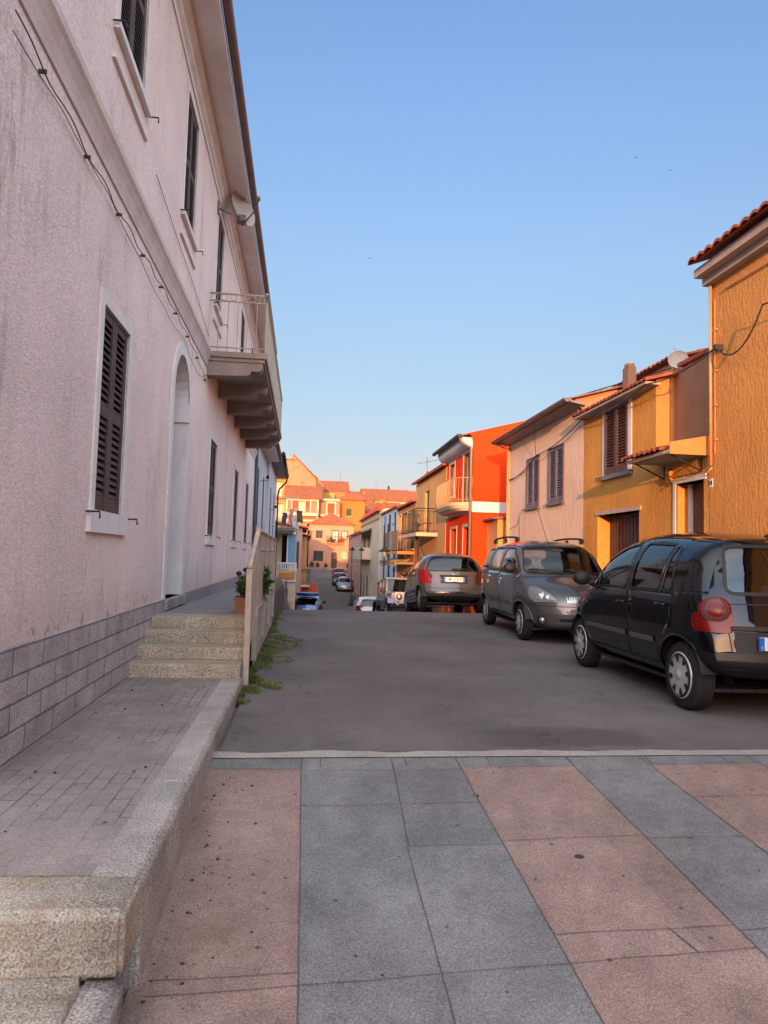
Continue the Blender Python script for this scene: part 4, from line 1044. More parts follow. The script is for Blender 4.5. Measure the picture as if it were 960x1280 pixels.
# ================================================================== CARS
def catmull(P, n):
    """n samples per span, through all points"""
    o = []
    for i in range(len(P) - 1):
        p0 = P[max(0, i - 1)]; p1 = P[i]; p2 = P[i + 1]; p3 = P[min(len(P) - 1, i + 2)]
        for k in range(n):
            t = k / n
            o.append(tuple(.5 * ((2*b) + (-a + c) * t + (2*a - 5*b + 4*c - d) * t*t + (-a + 3*b - 3*c + d) * t**3) for a, b, c, d in zip(p0, p1, p2, p3)))
    o.append(tuple(P[-1])); return o
def in_poly(p, P):
    c = False; j = len(P) - 1
    for i in range(len(P)):
        if ((P[i][1] > p[1]) != (P[j][1] > p[1])) and (p[0] < (P[j][0] - P[i][0]) * (p[1] - P[i][1]) / (P[j][1] - P[i][1]) + P[i][0]): c = not c
        j = i
    return c
def round_poly(P, r, n=3):
    o = []
    for i in range(len(P)):
        a, b, c = Vector(P[i - 1]), Vector(P[i]), Vector(P[(i + 1) % len(P)])
        u = (a - b); v = (c - b); k = min(r, u.length * .45, v.length * .45); p = b + u.normalized() * k; q = b + v.normalized() * k
        for t in range(n + 1):
            t /= n; o.append(tuple(p * (1 - t) ** 2 + b * 2 * t * (1 - t) + q * t * t))
    return o
class CarShell:
    def __init__(s, S):
        s.S = S; L, W = S['L'], S['W']; nu = S.get('nu', 6); NV = S.get('nv', 48); ex = S.get('n', 5.)
        T = catmull(S['top'], nu); B = catmull(S['bot'], nu); s.bm = bm = bmesh.new()
        zb, zt = S['belt'], S['H']; tum = S.get('tum', .17); lf, pf, lr, prr = S.get('plan', (.9, .80, .7, .86)); kf, kr, xf, xr = S.get('bend', (.16, .10, 1.7, L - .9))
        def hw(x, z):
            h = W / 2
            if x < lf: h *= pf + (1 - pf) * (1 - (1 - x / lf) ** 2.4)
            if x > L - lr: h *= prr + (1 - prr) * (1 - (1 - (L - x) / lr) ** 2.4)
            if z > zb: h *= 1 - tum * ((z - zb) / (zt - zb)) ** 1.25
            else:
                h *= 1 - .028 * ((zb - z) / zb) ** 2 + .012 * math.sin(PI * min(1, z / zb))
            return h
        s.hw = hw; rings = []
        for (bx, bz), (tx, tz_) in zip(B, T):
            ring = []
            for j in range(NV):
                th = 2 * PI * (j + .5) / NV; c, q = math.cos(th), math.sin(th); r = 1 / (abs(c) ** ex + abs(q) ** ex) ** (1 / ex)
                yy, vv = r * c, r * q; t = (vv + 1) / 2
                x = bx + (tx - bx) * t; z = bz + (tz_ - bz) * t; y = yy * hw(x, z)
                if x < xf: x += kf * yy * yy * (1 - x / xf)
                elif x > xr: x -= kr * yy * yy * min(1, (x - xr) / (L - xr))
                if vv > 0: z -= S.get('crown', .045) * yy * yy * vv * vv * min(1, (tz_ - bz) / .5)
                ring.append(bm.verts.new((x, y, z)))
            rings.append(ring)
        for i in range(len(rings) - 1):
            for j in range(NV):
                bm.faces.new((rings[i][j], rings[i][(j + 1) % NV], rings[i + 1][(j + 1) % NV], rings[i + 1][j]))
        bmesh.ops.remove_doubles(bm, verts=bm.verts, dist=.0008)
        bmesh.ops.recalc_face_normals(bm, faces=bm.faces)
        s.tree = BVHTree.FromBMesh(bm); s.lay = bm.faces.layers.int.new('reg'); s.names = {}; s.nreg = 1
    def cut(s, name, P, axis, side=0, cond=None):
        """P polygon: axis 'S' in (x, z), 'F'/'R' in (y, z), 'T' in (x, y)"""
        bm = s.bm
        if isinstance(axis, tuple): return s.cut_dir(name, P, Vector(axis).normalized())
        ia, ib = {'S': (0, 2), 'F': (1, 2), 'R': (1, 2), 'T': (0, 1)}[axis]
        lo = [min(p[k] for p in P) - .12 for k in (0, 1)]; hi = [max(p[k] for p in P) + .12 for k in (0, 1)]
        def ok(f):
            n = f.normal; c = f.calc_center_median()
            if not (lo[0] < c[ia] < hi[0] and lo[1] < c[ib] < hi[1]): return False
            if cond: return cond(n, c)
            if axis == 'S': return abs(n.y) > .30 and (side == 0 or c.y * side > 0)
            if axis == 'F': return n.x < -.12 and c.x < s.S['L'] * .5
            if axis == 'R': return n.x > .12 and c.x > s.S['L'] * .5
            return n.z > .3
        for i in range(len(P)):
            a, b = P[i], P[(i + 1) % len(P)]
            no = [0, 0, 0]; no[ia] = b[1] - a[1]; no[ib] = -(b[0] - a[0]); co = [0, 0, 0]; co[ia] = a[0]; co[ib] = a[1]
            if abs(no[ia]) + abs(no[ib]) < 1e-7: continue
            ex = .05
            l2 = (min(a[0], b[0]) - ex, max(a[0], b[0]) + ex, min(a[1], b[1]) - ex, max(a[1], b[1]) + ex)
            fs = []
            for f in bm.faces:
                if not ok(f): continue
                xs = [v.co[ia] for v in f.verts]; ys = [v.co[ib] for v in f.verts]
                if max(xs) < l2[0] or min(xs) > l2[1] or max(ys) < l2[2] or min(ys) > l2[3]: continue
                fs.append(f)
            if not fs: continue
            g = set(fs)
            for f in fs: g.update(f.edges); g.update(f.verts)
            bmesh.ops.bisect_plane(bm, geom=list(g), dist=1e-5, plane_co=co, plane_no=no)
        rid = s.nreg; s.nreg += 1; s.names[rid] = name
        for f in bm.faces:
            if ok(f):
                c = f.calc_center_median()
                if in_poly((c[ia], c[ib]), P): f[s.lay] = rid
        return rid
    def cut_dir(s, name, P, d):
        """P: 3-D points; the outline is projected along d (pointing into the body)"""
        bm = s.bm; e = d.cross(Vector((0, 0, 1))).normalized(); g = e.cross(d); P = [Vector(p) for p in P]; Q = [(p.dot(e), p.dot(g)) for p in P]
        Q = round_poly(Q, .06, 3); cc = sum(P, Vector()) / len(P)
        def ok(f): return f.normal.dot(d) < -.15 and (f.calc_center_median() - cc).length < .62
        for i in range(len(Q)):
            a, b = Q[i], Q[(i + 1) % len(Q)]
            A = e * a[0] + g * a[1]; B = e * b[0] + g * b[1]
            if (B - A).length < 1e-5: continue
            no = (B - A).cross(d).normalized(); fs = []
            x0, x1 = min(a[0], b[0]) - .04, max(a[0], b[0]) + .04; y0, y1 = min(a[1], b[1]) - .04, max(a[1], b[1]) + .04
            for f in bm.faces:
                if not ok(f): continue
                xs = [v.co.dot(e) for v in f.verts]; ys = [v.co.dot(g) for v in f.verts]
                if max(xs) < x0 or min(xs) > x1 or max(ys) < y0 or min(ys) > y1: continue
                fs.append(f)
            if not fs: continue
            G = set(fs)
            for f in fs: G.update(f.edges); G.update(f.verts)
            bmesh.ops.bisect_plane(bm, geom=list(G), dist=1e-5, plane_co=A, plane_no=no)
        rid = s.nreg; s.nreg += 1; s.names[rid] = name
        for f in bm.faces:
            if ok(f):
                c = f.calc_center_median()
                if in_poly((c.dot(e), c.dot(g)), Q): f[s.lay] = rid
        return rid
    def take(s, rid, name, mats, parent, off=0., solid=0., islands=False):
        fs = [f for f in s.bm.faces if f[s.lay] == rid]
        if not fs: return []
        groups = [fs]
        if islands:
            groups = []; left = set(fs)
            while left:
                st = [left.pop()]; g = []
                while st:
                    f = st.pop(); g.append(f)
                    for e in f.edges:
                        for h in e.link_faces:
                            if h in left: left.discard(h); st.append(h)
                groups.append(g)
        out = []
        for g in groups:
            if len(g) < 1: continue
            idx = {}; vs = []; fc = []
            for f in g:
                r = []
                for v in f.verts:
                    if v not in idx:
                        idx[v] = len(vs); vs.append(tuple(v.co + v.normal * off))
                    r.append(idx[v])
                fc.append(r)
            me = bpy.data.meshes.new(name); me.from_pydata(vs, [], fc); me.polygons.foreach_set('use_smooth', [True] * len(fc))
            for q in (mats if isinstance(mats, (list, tuple)) else [mats]): me.materials.append(q)
            o = bpy.data.objects.new(name, me); COL.objects.link(o); o.parent = parent
            if solid:
                m = o.modifiers.new('thick', 'SOLIDIFY'); m.thickness = solid; m.offset = -1
                if len(me.materials) > 1: m.material_offset = 1; m.material_offset_rim = 0
            out.append(o)
        return out
    def hit(s, p, d):
        h = s.tree.ray_cast(Vector(p), Vector(d)); return (h[0], h[1]) if h[0] is not None else (None, None)
    def side(s, x, z, sg): return s.hit((x, sg * 3, z), (0, -sg, 0))
    def front(s, y, z): return s.hit((-3, y, z), (1, 0, 0))
    def rear(s, y, z): return s.hit((s.S['L'] + 3, y, z), (-1, 0, 0))
    def ribbon(s, mb, P, w, view, sg=1, off=.003, m=0, closed=False):
        pts = []; N = len(P) if closed else len(P) - 1
        for i in range(N):
            a, b = Vector(P[i]), Vector(P[(i + 1) % len(P)]); k = max(1, int((b - a).length / .05))
            for q in range(k): pts.append(a.lerp(b, q / k))
        if not closed: pts.append(Vector(P[-1]))
        vs = []
        for i, p in enumerate(pts):
            a = pts[max(0, i - 1)]; b = pts[min(len(pts) - 1, i + 1)]; t = (b - a).normalized(); nn = Vector((-t.y, t.x))
            for q in (-1, 1):
                u = p + nn * w * .5 * q
                h, n_ = s.side(u.x, u.y, sg) if view == 'S' else (s.front(u.x, u.y) if view == 'F' else (s.rear(u.x, u.y) if view == 'R' else s.hit((u.x, u.y, 4), (0, 0, -1))))
                vs.append(None if h is None else h + n_ * off)
        fs = []; idx = {}; ov = []
        for i in range(len(pts) - 1):
            q = (2*i, 2*i+1, 2*i+3, 2*i+2)
            if any(vs[k] is None for k in q): continue
            if max((vs[q[0]] - vs[q[2]]).length, (vs[q[1]] - vs[q[3]]).length) > .25: continue
            r = []
            for k in q:
                if k not in idx: idx[k] = len(ov); ov.append(vs[k])
                r.append(idx[k])
            fs.append(tuple(r))
        if fs: mb.add(ov, fs, m, True)
        return mb
def wheel(parent, x, y, r, w, sg, style='hub', name='wheel'):
    mb = MB()
    mb.lathe([(r * .60, -.02), (r * .68, w * .02 - .0), (r * .86, w * .0), (r * .95, .012), (r, .035), (r, w - .035), (r * .95, w - .012), (r * .6, w)], (x, y, r), (0, -sg, 0), 32)
    for k in range(4): mb.lathe([(r + .0015, .045 + k * .032), (r + .0015, .065 + k * .032)], (x, y, r), (0, -sg, 0), 32)
    o = mb.build(name, M_['rubber'], parent)
    h = MB(); rr = r * .69
    h.lathe([(0, -.022), (rr * .14, -.022), (rr * .17, -.014), (rr * .30, -.012), (rr * .52, -.004), (rr * .88, -.002), (rr * .96, -.006), (rr, .002), (rr, .03)], (x, y, r), (0, -sg, 0), 36)
    hb = h.build('hubcap', M_['hub'], o)
    s_ = MB(); n = 8 if style == 'hub' else 5
    for k in range(n):
        a = 2 * PI * k / n + .2
        if style == 'hub': P = [(rr * .56, -.10), (rr * .56, .10), (rr * .72, .17), (rr * .84, .15), (rr * .86, 0), (rr * .84, -.15), (rr * .72, -.17)]
        else: P = [(rr * .36, -.18), (rr * .36, .18), (rr * .60, .36), (rr * .88, .42), (rr * .92, 0), (rr * .88, -.42), (rr * .60, -.36)]
        s_.poly([(x + q * math.cos(a + t), y + sg * .0075 if 0 else y + sg * .0085, r + q * math.sin(a + t)) for q, t in P])
    s_.build('hubcap_slot', M_['car_trim'], hb)
    return o
def well(mb, x, r, yi, yo, n=20):
    for sg in (-1, 1):
        vs = []
        for i in range(n + 1):
            a = PI * .06 + PI * .88 * i / n
            for y in (yi, yo): vs.append((x + r * math.cos(a), sg * y, .30 + r * math.sin(a)))
        mb.add(vs, [(2*i, 2*i+1, 2*i+3, 2*i+2) for i in range(n)])
        mb.poly([(x + r * math.cos(PI*i/n), sg * yi, .28 + r * math.sin(PI*i/n)) for i in range(n + 1)])
def rbox(x0, x1, y0, y1, z0, z1, b, name, m, parent):
    mb = MB(); mb.box(x0, x1, y0, y1, z0, z1); return mb.build(name, m, parent, bevel=b)
def seats(T, S, xs, W):
    zf = S.get('floor', .28)
    for x in xs:
        for y in ((-.36, .36) if x < S['L'] * .58 else (-.38, .38)):
            st = rbox(x - .28, x + .22, y - .23, y + .23, zf + .1, zf + .34, .06, 'seat', M_['seat'], T)
            mb = MB(); mb.prism(lambda u, v, d: (u, d, v), [(x + .10, zf + .30), (x + .24, zf + .30), (x + .36, zf + .86), (x + .24, zf + .86)], y - .22, y + .22); mb.build('backrest', M_['seat'], st, bevel=.05)
            mb = MB(); mb.ell((x + .33, y, zf + .99), (.055, .135, .10), 12, 8); mb.build('headrest', M_['seat'], st)
def plate(T, txt, o, facing, w=.52, h=.11):
    """facing: +1 rear (towards +x), -1 front"""
    x, y, z = o
    mb = MB(); mb.box(min(x, x + .012 * facing), max(x, x + .012 * facing), y - w / 2, y + w / 2, z - h / 2, z + h / 2); p = mb.build('number_plate', M_['plate'], T)
    for sg in (-1, 1):
        b_ = MB(); b_.box(min(x, x + .014 * facing), max(x, x + .014 * facing), y + sg * (w / 2 - .022) - .022, y + sg * (w / 2 - .022) + .022, z - h / 2 + .002, z + h / 2 - .002)
        b_.build('blue_band', M_['plate_blue'], p)
    if txt:
        t = text_mesh(txt, .098, M_['ink'], p, (x + .0145 * facing, y, z), (PI / 2, 0, PI / 2 * facing), 'lettering', .001, .92)
        text_mesh('I', .035, M_['plate'], p, (x + .0152 * facing, y - facing * (w / 2 - .022), z - .03), (PI / 2, 0, PI / 2 * facing), 'lettering', .001)
    return p

def build_car(name, label, cat, S, pos, yaw, pitch=0., group='cars parked along the street', plate_rear=None, plate_front=None, detail=True):
    """local axes: x from the nose (0) to the tail (L), z up; the Empty sits under the middle"""
    T = thing(name, label, cat, pos, group, (0, pitch, yaw))
    L = S['L']; C = CarShell(S); sh = bpy.data.objects.new('frame_hold', None)
    P = M_[S['paint']]; PM = [P, M_['car_in']]
    fa, ra, r = S['axles'][0], S['axles'][1], S['r']
    # regions, later cuts win
    dr = [C.cut('door', q, 'S') for q in S.get('doors', [])]
    tr = [C.cut('trim', q, 'S') for q in S.get('trims', [])]
    bump = [C.cut('bumper', q, a) for q, a in S.get('bumpers', [])]
    sw = [(C.cut('side_window', round_poly(q, .05), 'S')) for q in S['side_windows']]
    ws = C.cut('windscreen', round_poly(S['windscreen'], .10, 4), 'F')
    rw = C.cut('rear_window', round_poly(S['rear_window'], .09, 4), 'R')
    lamps = [(C.cut(nm, q if isinstance(a, tuple) else round_poly(q, rr_, 3), a), nm, m) for nm, q, a, m, rr_ in S.get('lamps', [])]
    ar = S.get('arch', .055)
    arch = [C.cut('arch', [(x + (r + ar) * math.cos(2 * PI * k / 24), r + (r + ar) * math.sin(2 * PI * k / 24)) for k in range(24)], 'S', 0, lambda n, c: abs(c.y) > .42) for x in (fa, ra)]
    for f in C.bm.faces:
        if f[C.lay] in arch and f.calc_center_median().z < r + r + ar + .05: pass
    C.take(0, 'body', PM, T, 0, .022)
    for q in dr:
        for o in C.take(q, 'door', PM, T, 0, .022, True): pass
    for q in tr: C.take(q, 'pillar_trim', M_['gloss_black'], T, .001, 0, True)
    for q in bump: C.take(q, 'bumper', [M_[S.get('bumper_mat', 'car_trim')]], T, .012, 0)
    for q in sw: C.take(q, 'side_window', M_[S.get('side_glass', 'glass')], T, -.008, 0, True)
    C.take(ws, 'windscreen', M_['glass'], T, -.004); C.take(rw, 'rear_window', M_[S.get('rear_glass', 'glass')], T, -.004)
    for q, nm, m in lamps: C.take(q, nm, M_[m], T, .006, 0, True)
    # wheel wells, floor
    mb = MB(); hwid = S['W'] / 2
    for x in (fa, ra): well(mb, x, r + ar + .004, hwid - .32, hwid - .03)
    mb.box(.35, L - .3, -hwid + .12, hwid - .12, S['bot'][len(S['bot']) // 2][1] + .02, S['bot'][len(S['bot']) // 2][1] + .05)
    mb.build('underbody', M_['car_trim'], T)
    for x in (fa, ra):
        for sg in (-1, 1): wheel(T, x, sg * (hwid - S.get('wheel_in', .03)), r, .185, sg, S.get('wheel', 'hub'))
    # arch lips
    if detail:
        lip = MB()
        for x in (fa, ra):
            for sg in (-1, 1):
                pts = []
                for k in range(-2, 27):
                    a = PI * k / 24; px, pz = x + (r + ar + .004) * math.cos(a), r + (r + ar + .004) * math.sin(a)
                    if pz < .2: continue
                    h, n_ = C.side(px, pz, sg)
                    if h is not None: pts.append(h + n_ * .001)
                if len(pts) > 3: lip.tube(pts, .011, 6)
        lip.build('arch_lip', P, T)
        # door seams etc.
        sm = MB()
        for q in S.get('seams', []):
            for sg in (-1, 1): C.ribbon(sm, q, .009, 'S', sg)
        for q, v in S.get('seams2', []): C.ribbon(sm, q, .009, v)
        if sm.v: sm.build('panel_seam', M_['car_trim'], T, recalc=False)
        wt = MB()
        for q in S['side_windows']:
            for sg in (-1, 1): C.ribbon(wt, [*round_poly(q, .05), round_poly(q, .05)[0]], .022, 'S', sg, .002)
        C.ribbon(wt, [*round_poly(S['windscreen'], .1, 4), round_poly(S['windscreen'], .1, 4)[0]], .03, 'F', 1, .002)
        C.ribbon(wt, [*round_poly(S['rear_window'], .09, 4), round_poly(S['rear_window'], .09, 4)[0]], .03, 'R', 1, .002)
        wt.build('window_seal', M_['car_trim'], T, recalc=False)
        for q in S.get('strips', []):
            for sg in (-1, 1):
                m_ = MB(); C.ribbon(m_, q, .055, 'S', sg, .012); m_.build('rub_strip', M_[S.get('strip_mat', 'car_trim')], T, recalc=False)
        for x, z in S.get('handles', []):
            for sg in (-1, 1):
                h, n_ = C.side(x, z, sg)
                if h is None: continue
                hm = MB(); hm.tube([h + n_ * .0 + Vector((-.075, 0, 0)), h + n_ * .035 + Vector((-.05, 0, 0)), h + n_ * .035 + Vector((.06, 0, 0)), h + Vector((.085, 0, 0))], .013, 8)
                hm.build('door_handle', M_[S.get('handle_mat', 'car_trim')] if S.get('handle_mat') else P, T)
    # mirrors
    mx, mz = S['mirror']
    for sg in (-1, 1):
        h, n_ = C.side(mx, mz, sg); y0 = h.y if h is not None else sg * hwid * .95
        m_ = MB(); m_.ell((mx - .01, y0 + sg * .13, mz + .06), (.065, .115, .085), 14, 10); m_.tube([(mx, y0 - sg * .02, mz - .02), (mx, y0 + sg * .08, mz + .02)], .025, 8)
        m_.build('mirror', M_[S.get('mirror_mat', 'car_trim')], T)
    if detail: seats(T, S, S.get('seat_x', (1.75, 2.6)), hwid)
    else: seats(T, S, S.get('seat_x', (1.75, 2.6))[:2], hwid)
    dm = MB(); dm.box(S['windscreen_x'] + .08, S['windscreen_x'] + .42, -hwid + .14, hwid - .14, S['belt'] - .30, S['belt'] - .06); dm.build('dashboard', M_['car_in'], T, bevel=.04)
    sw_ = MB(); sw_.tube([(S['windscreen_x'] + .52 + .06 * math.sin(a), S.get('drv', -1) * -.36 + .18 * math.cos(a), S['belt'] - .06 + .17 * math.sin(a)) for a in [2 * PI * k / 20 for k in range(20)]], .014, 6, True); sw_.build('steering_wheel', M_['car_in'], T)
    if plate_rear is not None:
        z = S['plate_r']; h, n_ = C.rear(0, z); plate(T, plate_rear, (h.x + .004, S.get('plate_ry', 0), z), 1)
    if plate_front is not None:
        z = S['plate_f']; h, n_ = C.front(0, z); plate(T, plate_front, (h.x - .004, 0, z), -1)
    return T, C
def place(front, heading, L, x, dy=0):
    pass
def road_pose(x, yc, wb, heading):
    """heading +1: nose towards +y. returns z and pitch for a car centred at yc"""
    za, zb = zr(yc - wb / 2), zr(yc + wb / 2); a = math.atan2(zb - za, wb)
    return (za + zb) / 2, a
def put(name, label, S, x, yc, heading, yaw=0., **k):
    """centre the car over (x, yc); local x axis runs nose to tail"""
    wb = S['axles'][1] - S['axles'][0]; z, a = road_pose(x, yc, wb, heading)
    S2 = dict(S)
    T, C = build_car(name, label, k.pop('cat', 'car'), S2, (0, 0, 0), 0, 0, **k)
    # nose to tail axis must point to -heading*y
    mid = (S['axles'][0] + S['axles'][1]) / 2
    ang = -PI / 2 if heading > 0 else PI / 2
    Rm = Matrix.Translation((x, yc, z)) @ Matrix.Rotation(yaw, 4, 'Z') @ Matrix.Rotation(a, 4, 'X') @ Matrix.Rotation(ang, 4, 'Z')
    T.matrix_world = Rm; T.location = Rm.to_translation(); T.rotation_euler = Rm.to_euler()
    for o in T.children:
        if o.type == 'MESH' or o.type == 'EMPTY': o.location.x -= mid
    return T, C, mid
# ---------------------------------------------------------------- the cars
MODUS = dict(L=3.80, W=1.70, H=1.66, belt=1.04, paint='p_black', axles=(.74, 3.21), r=.305, nu=7, nv=64, n=5.2, tum=.17, plan=(.9, .76, .75, .86), bend=(.22, .13, 1.7, 3.0),
    top=[(0, .50), (.02, .60), (.10, .72), (.40, .88), (.86, 1.05), (1.15, 1.30), (1.52, 1.545), (2.05, 1.65), (2.65, 1.645), (3.20, 1.59), (3.42, 1.53), (3.56, 1.29), (3.66, 1.04), (3.74, .80), (3.775, .62), (3.80, .50)],
    bot=[(0, .50), (.0, .40), (.03, .28), (.25, .26), (.6, .25), (1.0, .22), (1.4, .19), (1.9, .185), (2.4, .185), (2.85, .20), (3.15, .27), (3.45, .33), (3.62, .35), (3.74, .38), (3.79, .44), (3.80, .50)],
    side_windows=[[(1.06, 1.055), (1.32, 1.055), (1.32, 1.25)], [(1.37, 1.05), (2.13, 1.055), (2.16, 1.53), (1.80, 1.49), (1.37, 1.30)], [(2.25, 1.055), (2.86, 1.065), (2.86, 1.51), (2.27, 1.53)], [(2.91, 1.065), (3.10, 1.08), (3.02, 1.46), (2.91, 1.50)]],
    windscreen=[(-.66, 1.06), (.66, 1.06), (.53, 1.52), (-.53, 1.52)], rear_window=[(-.60, 1.07), (.60, 1.07), (.52, 1.49), (-.52, 1.49)], windscreen_x=.95, rear_glass='glass',
    trims=[[(2.13, 1.03), (2.25, 1.03), (2.27, 1.55), (2.16, 1.55)], [(3.13, 1.06), (3.52, 1.08), (3.40, 1.51), (3.06, 1.53)]],
    doors=[[(1.02, .36), (2.19, .36), (2.19, 1.03), (1.02, 1.03)], [(2.21, .36), (2.80, .36), (2.92, .62), (3.06, .80), (3.10, 1.03), (2.21, 1.03)]],
    seams=[[(1.01, 1.02), (1.01, .36), (2.2, .345), (2.2, 1.48)], [(2.2, .345), (2.79, .35), (2.92, .62), (3.07, .80), (3.13, 1.05), (3.06, 1.45)], [(.86, .98), (1.01, 1.02)], [(3.38, .44), (3.36, .70), (3.50, .74)]],
    seams2=[([(-.70, .98), (.70, .98)], 'R'), ([(-.60, .42), (.60, .42)], 'R'), ([(-.64, .98), (-.60, .42)], 'R'), ([(.64, .98), (.60, .42)], 'R')],
    strips=[[(1.06, .58), (2.15, .58)], [(2.26, .58), (2.78, .58)]], strip_mat='p_grey',
    handles=[(2.02, .90), (2.92, .93)], handle_mat='p_black', mirror=(1.14, 1.06), seat_x=(1.75, 2.62), plate_r=.66, plate_ry=-.165,
    lamps=[('headlight', [(.16, sg * .60, .66), (.40, sg * .80, .72), (.72, sg * .82, .86), (.80, sg * .76, .97), (.45, sg * .66, .88), (.20, sg * .56, .76)], (.8, -sg * .6, -.25), 'lamp_in', 0) for sg in (-1, 1)] + [('tail_lens', [(3.45, sg * .84, .735), (3.44, sg * .84, .90), (3.71, sg * .61, .90), (3.715, sg * .615, .735)], (-.78, -sg * .62, 0), 'red_lens', 0) for sg in (-1, 1)], bumpers=[([(-.9, .30), (.9, .30), (.9, .57), (-.9, .57)], 'R')], bumper_mat='bumper_black')
z0, a0 = 0, 0
T, C, mid = put('compact_car', 'black compact car with round red tail lamp, parked nearest at the right', MODUS, 4.31, 7.30, 1, R(-1.6), plate_rear='CS 482NL')
def local(o): o.location.x -= mid; return o
# tail lamps
for sg in (-1, 1):
    c, n_ = C.hit((5.2, sg * 2.2, 1.12), (-1.0, -sg * .93, -.12))
    if c is None: continue
    ax = (n_ + Vector((.25, sg * .2, .05))).normalized()
    mb = MB(); mb.lathe([(.138, -.10), (.140, -.02), (.134, .012), (.116, .030)], c - ax * .03, ax, 32, 0); mb.lathe([(.116, .030), (.09, .050), (.068, .056)], c - ax * .03, ax, 32, 1); mb.lathe([(.068, .056), (.045, .064), (0, .068)], c - ax * .03, ax, 28, 0)
    tl = local(mb.build('tail_light', [M_['red_lens'], M_['pink_lens']], T))
mb = MB(); C.ribbon(mb, [(-.78, .47), (-.5, .47)], .07, 'R', 1, .014); C.ribbon(mb, [(.78, .47), (.5, .47)], .07, 'R', 1, .014)
for sg in (-1, 1): C.ribbon(mb, [(3.42, .47), (3.66, .47)], .07, 'S', sg, .014)
local(mb.build('bumper_strip', M_['car_trim'], T, recalc=False))
mb = MB(); C.ribbon(mb, [(-.58, .66), (.12, .66)], .18, 'R', 1, .004); C.ribbon(mb, [(-.60, .775), (.16, .775)], .035, 'R', 1, .03); local(mb.build('plate_recess', M_['car_trim'], T, recalc=False))
h, n_ = C.rear(-.08, 1.08); h2, n2 = C.rear(.42, 1.12)
mb = MB(); mb.tube([h + n_ * .03, (h + h2) / 2 + n_ * .04, h2 + n2 * .025], [.018, .012, .008], 6); mb.ell(h + n_ * .02, (.04, .05, .035), 8, 6); local(mb.build('wiper', M_['car_trim'], T))
mb = MB(); mb.ell((3.40, 0, 1.535), (.03, .14, .018), 12, 6); local(mb.build('brake_light', M_['red_lens'], T))
mb = MB(); mb.ell((3.12, .1, 1.60), (.05, .025, .022), 8, 6); mb.tube([(3.12, .1, 1.61), (3.24, .08, 1.85), (3.36, .06, 2.15)], .005, 5); local(mb.build('antenna', M_['car_trim'], T))
VERSO = dict(L=3.86, W=1.69, H=1.69, belt=1.07, paint='p_grey', axles=(.74, 3.24), r=.295, nu=7, nv=64, n=5.0, tum=.15, plan=(.95, .72, .6, .9), bend=(.26, .08, 1.7, 3.2),
    top=[(0, .48), (.03, .62), (.09, .75), (.38, .93), (.82, 1.09), (1.12, 1.36), (1.42, 1.60), (1.9, 1.68), (2.5, 1.69), (3.1, 1.67), (3.52, 1.61), (3.68, 1.35), (3.76, 1.1), (3.82, .85), (3.85, .65), (3.86, .50)],
    bot=[(0, .48), (.0, .38), (.03, .27), (.25, .22), (.6, .20), (1.0, .19), (1.4, .185), (1.9, .185), (2.4, .185), (2.9, .19), (3.2, .20), (3.5, .23), (3.68, .27), (3.80, .33), (3.85, .42), (3.86, .50)],
    side_windows=[[(1.02, 1.10), (1.95, 1.12), (1.98, 1.54), (1.58, 1.53), (1.30, 1.36)], [(2.05, 1.12), (2.85, 1.14), (2.85, 1.54), (2.07, 1.545)], [(2.96, 1.15), (3.58, 1.17), (3.48, 1.50), (2.96, 1.535)]],
    windscreen=[(-.68, 1.10), (.68, 1.10), (.57, 1.57), (-.57, 1.57)], rear_window=[(-.58, 1.12), (.58, 1.12), (.54, 1.54), (-.54, 1.54)], windscreen_x=.9,
    trims=[], doors=[[(1.0, .34), (2.0, .34), (2.0, 1.08), (1.0, 1.08)], [(2.02, .34), (2.78, .34), (2.92, .66), (2.92, 1.10), (2.02, 1.10)]],
    seams=[[(.98, 1.07), (.99, .33), (2.01, .33), (2.01, 1.55)], [(2.01, .33), (2.78, .335), (2.92, .66), (2.91, 1.54)], [(.30, .60), (.60, .62)]],
    seams2=[([(-.62, .60), (.62, .60)], 'F'), ([(-.74, 1.03), (0, 1.06), (.74, 1.03)], 'F')],
    handles=[(1.90, .97), (2.80, 1.0)], handle_mat='chrome', mirror=(1.08, 1.12), seat_x=(1.7, 2.7), plate_f=.42,
    lamps=[('headlight', [(.08, sg * .36, .67), (.28, sg * .74, .68), (.42, sg * .79, .77), (.52, sg * .75, .93), (.38, sg * .66, .93), (.18, sg * .50, .82)], (.8, -sg * .5, -.3), 'lamp_dim', 0) for sg in (-1, 1)], bumpers=[])
T, C, mid = put('minivan', 'dark grey tall small minivan with roof rails facing the camera', VERSO, 4.46, 12.55, -1, R(-2.0), cat='minivan', plate_front=None)
for sg in (-1, 1):
    mb = MB(); pts = [(1.62, sg * .60, 1.655), (1.72, sg * .60, 1.72), (2.5, sg * .60, 1.745), (3.3, sg * .60, 1.715), (3.42, sg * .60, 1.635)]
    mb.tube(catmull(pts, 6), .02, 8)
    for x in (1.75, 2.5, 3.25): mb.box(x - .05, x + .05, sg * .60 - .015, sg * .60 + .015, 1.63, 1.72)
    local(mb.build('roof_rail', M_['car_trim'], T))
mb = MB(); C.ribbon(mb, [(-.24, .70), (.24, .70)], .10, 'F', 1, .010)
gr = local(mb.build('grille', M_['car_trim'], T, recalc=False))
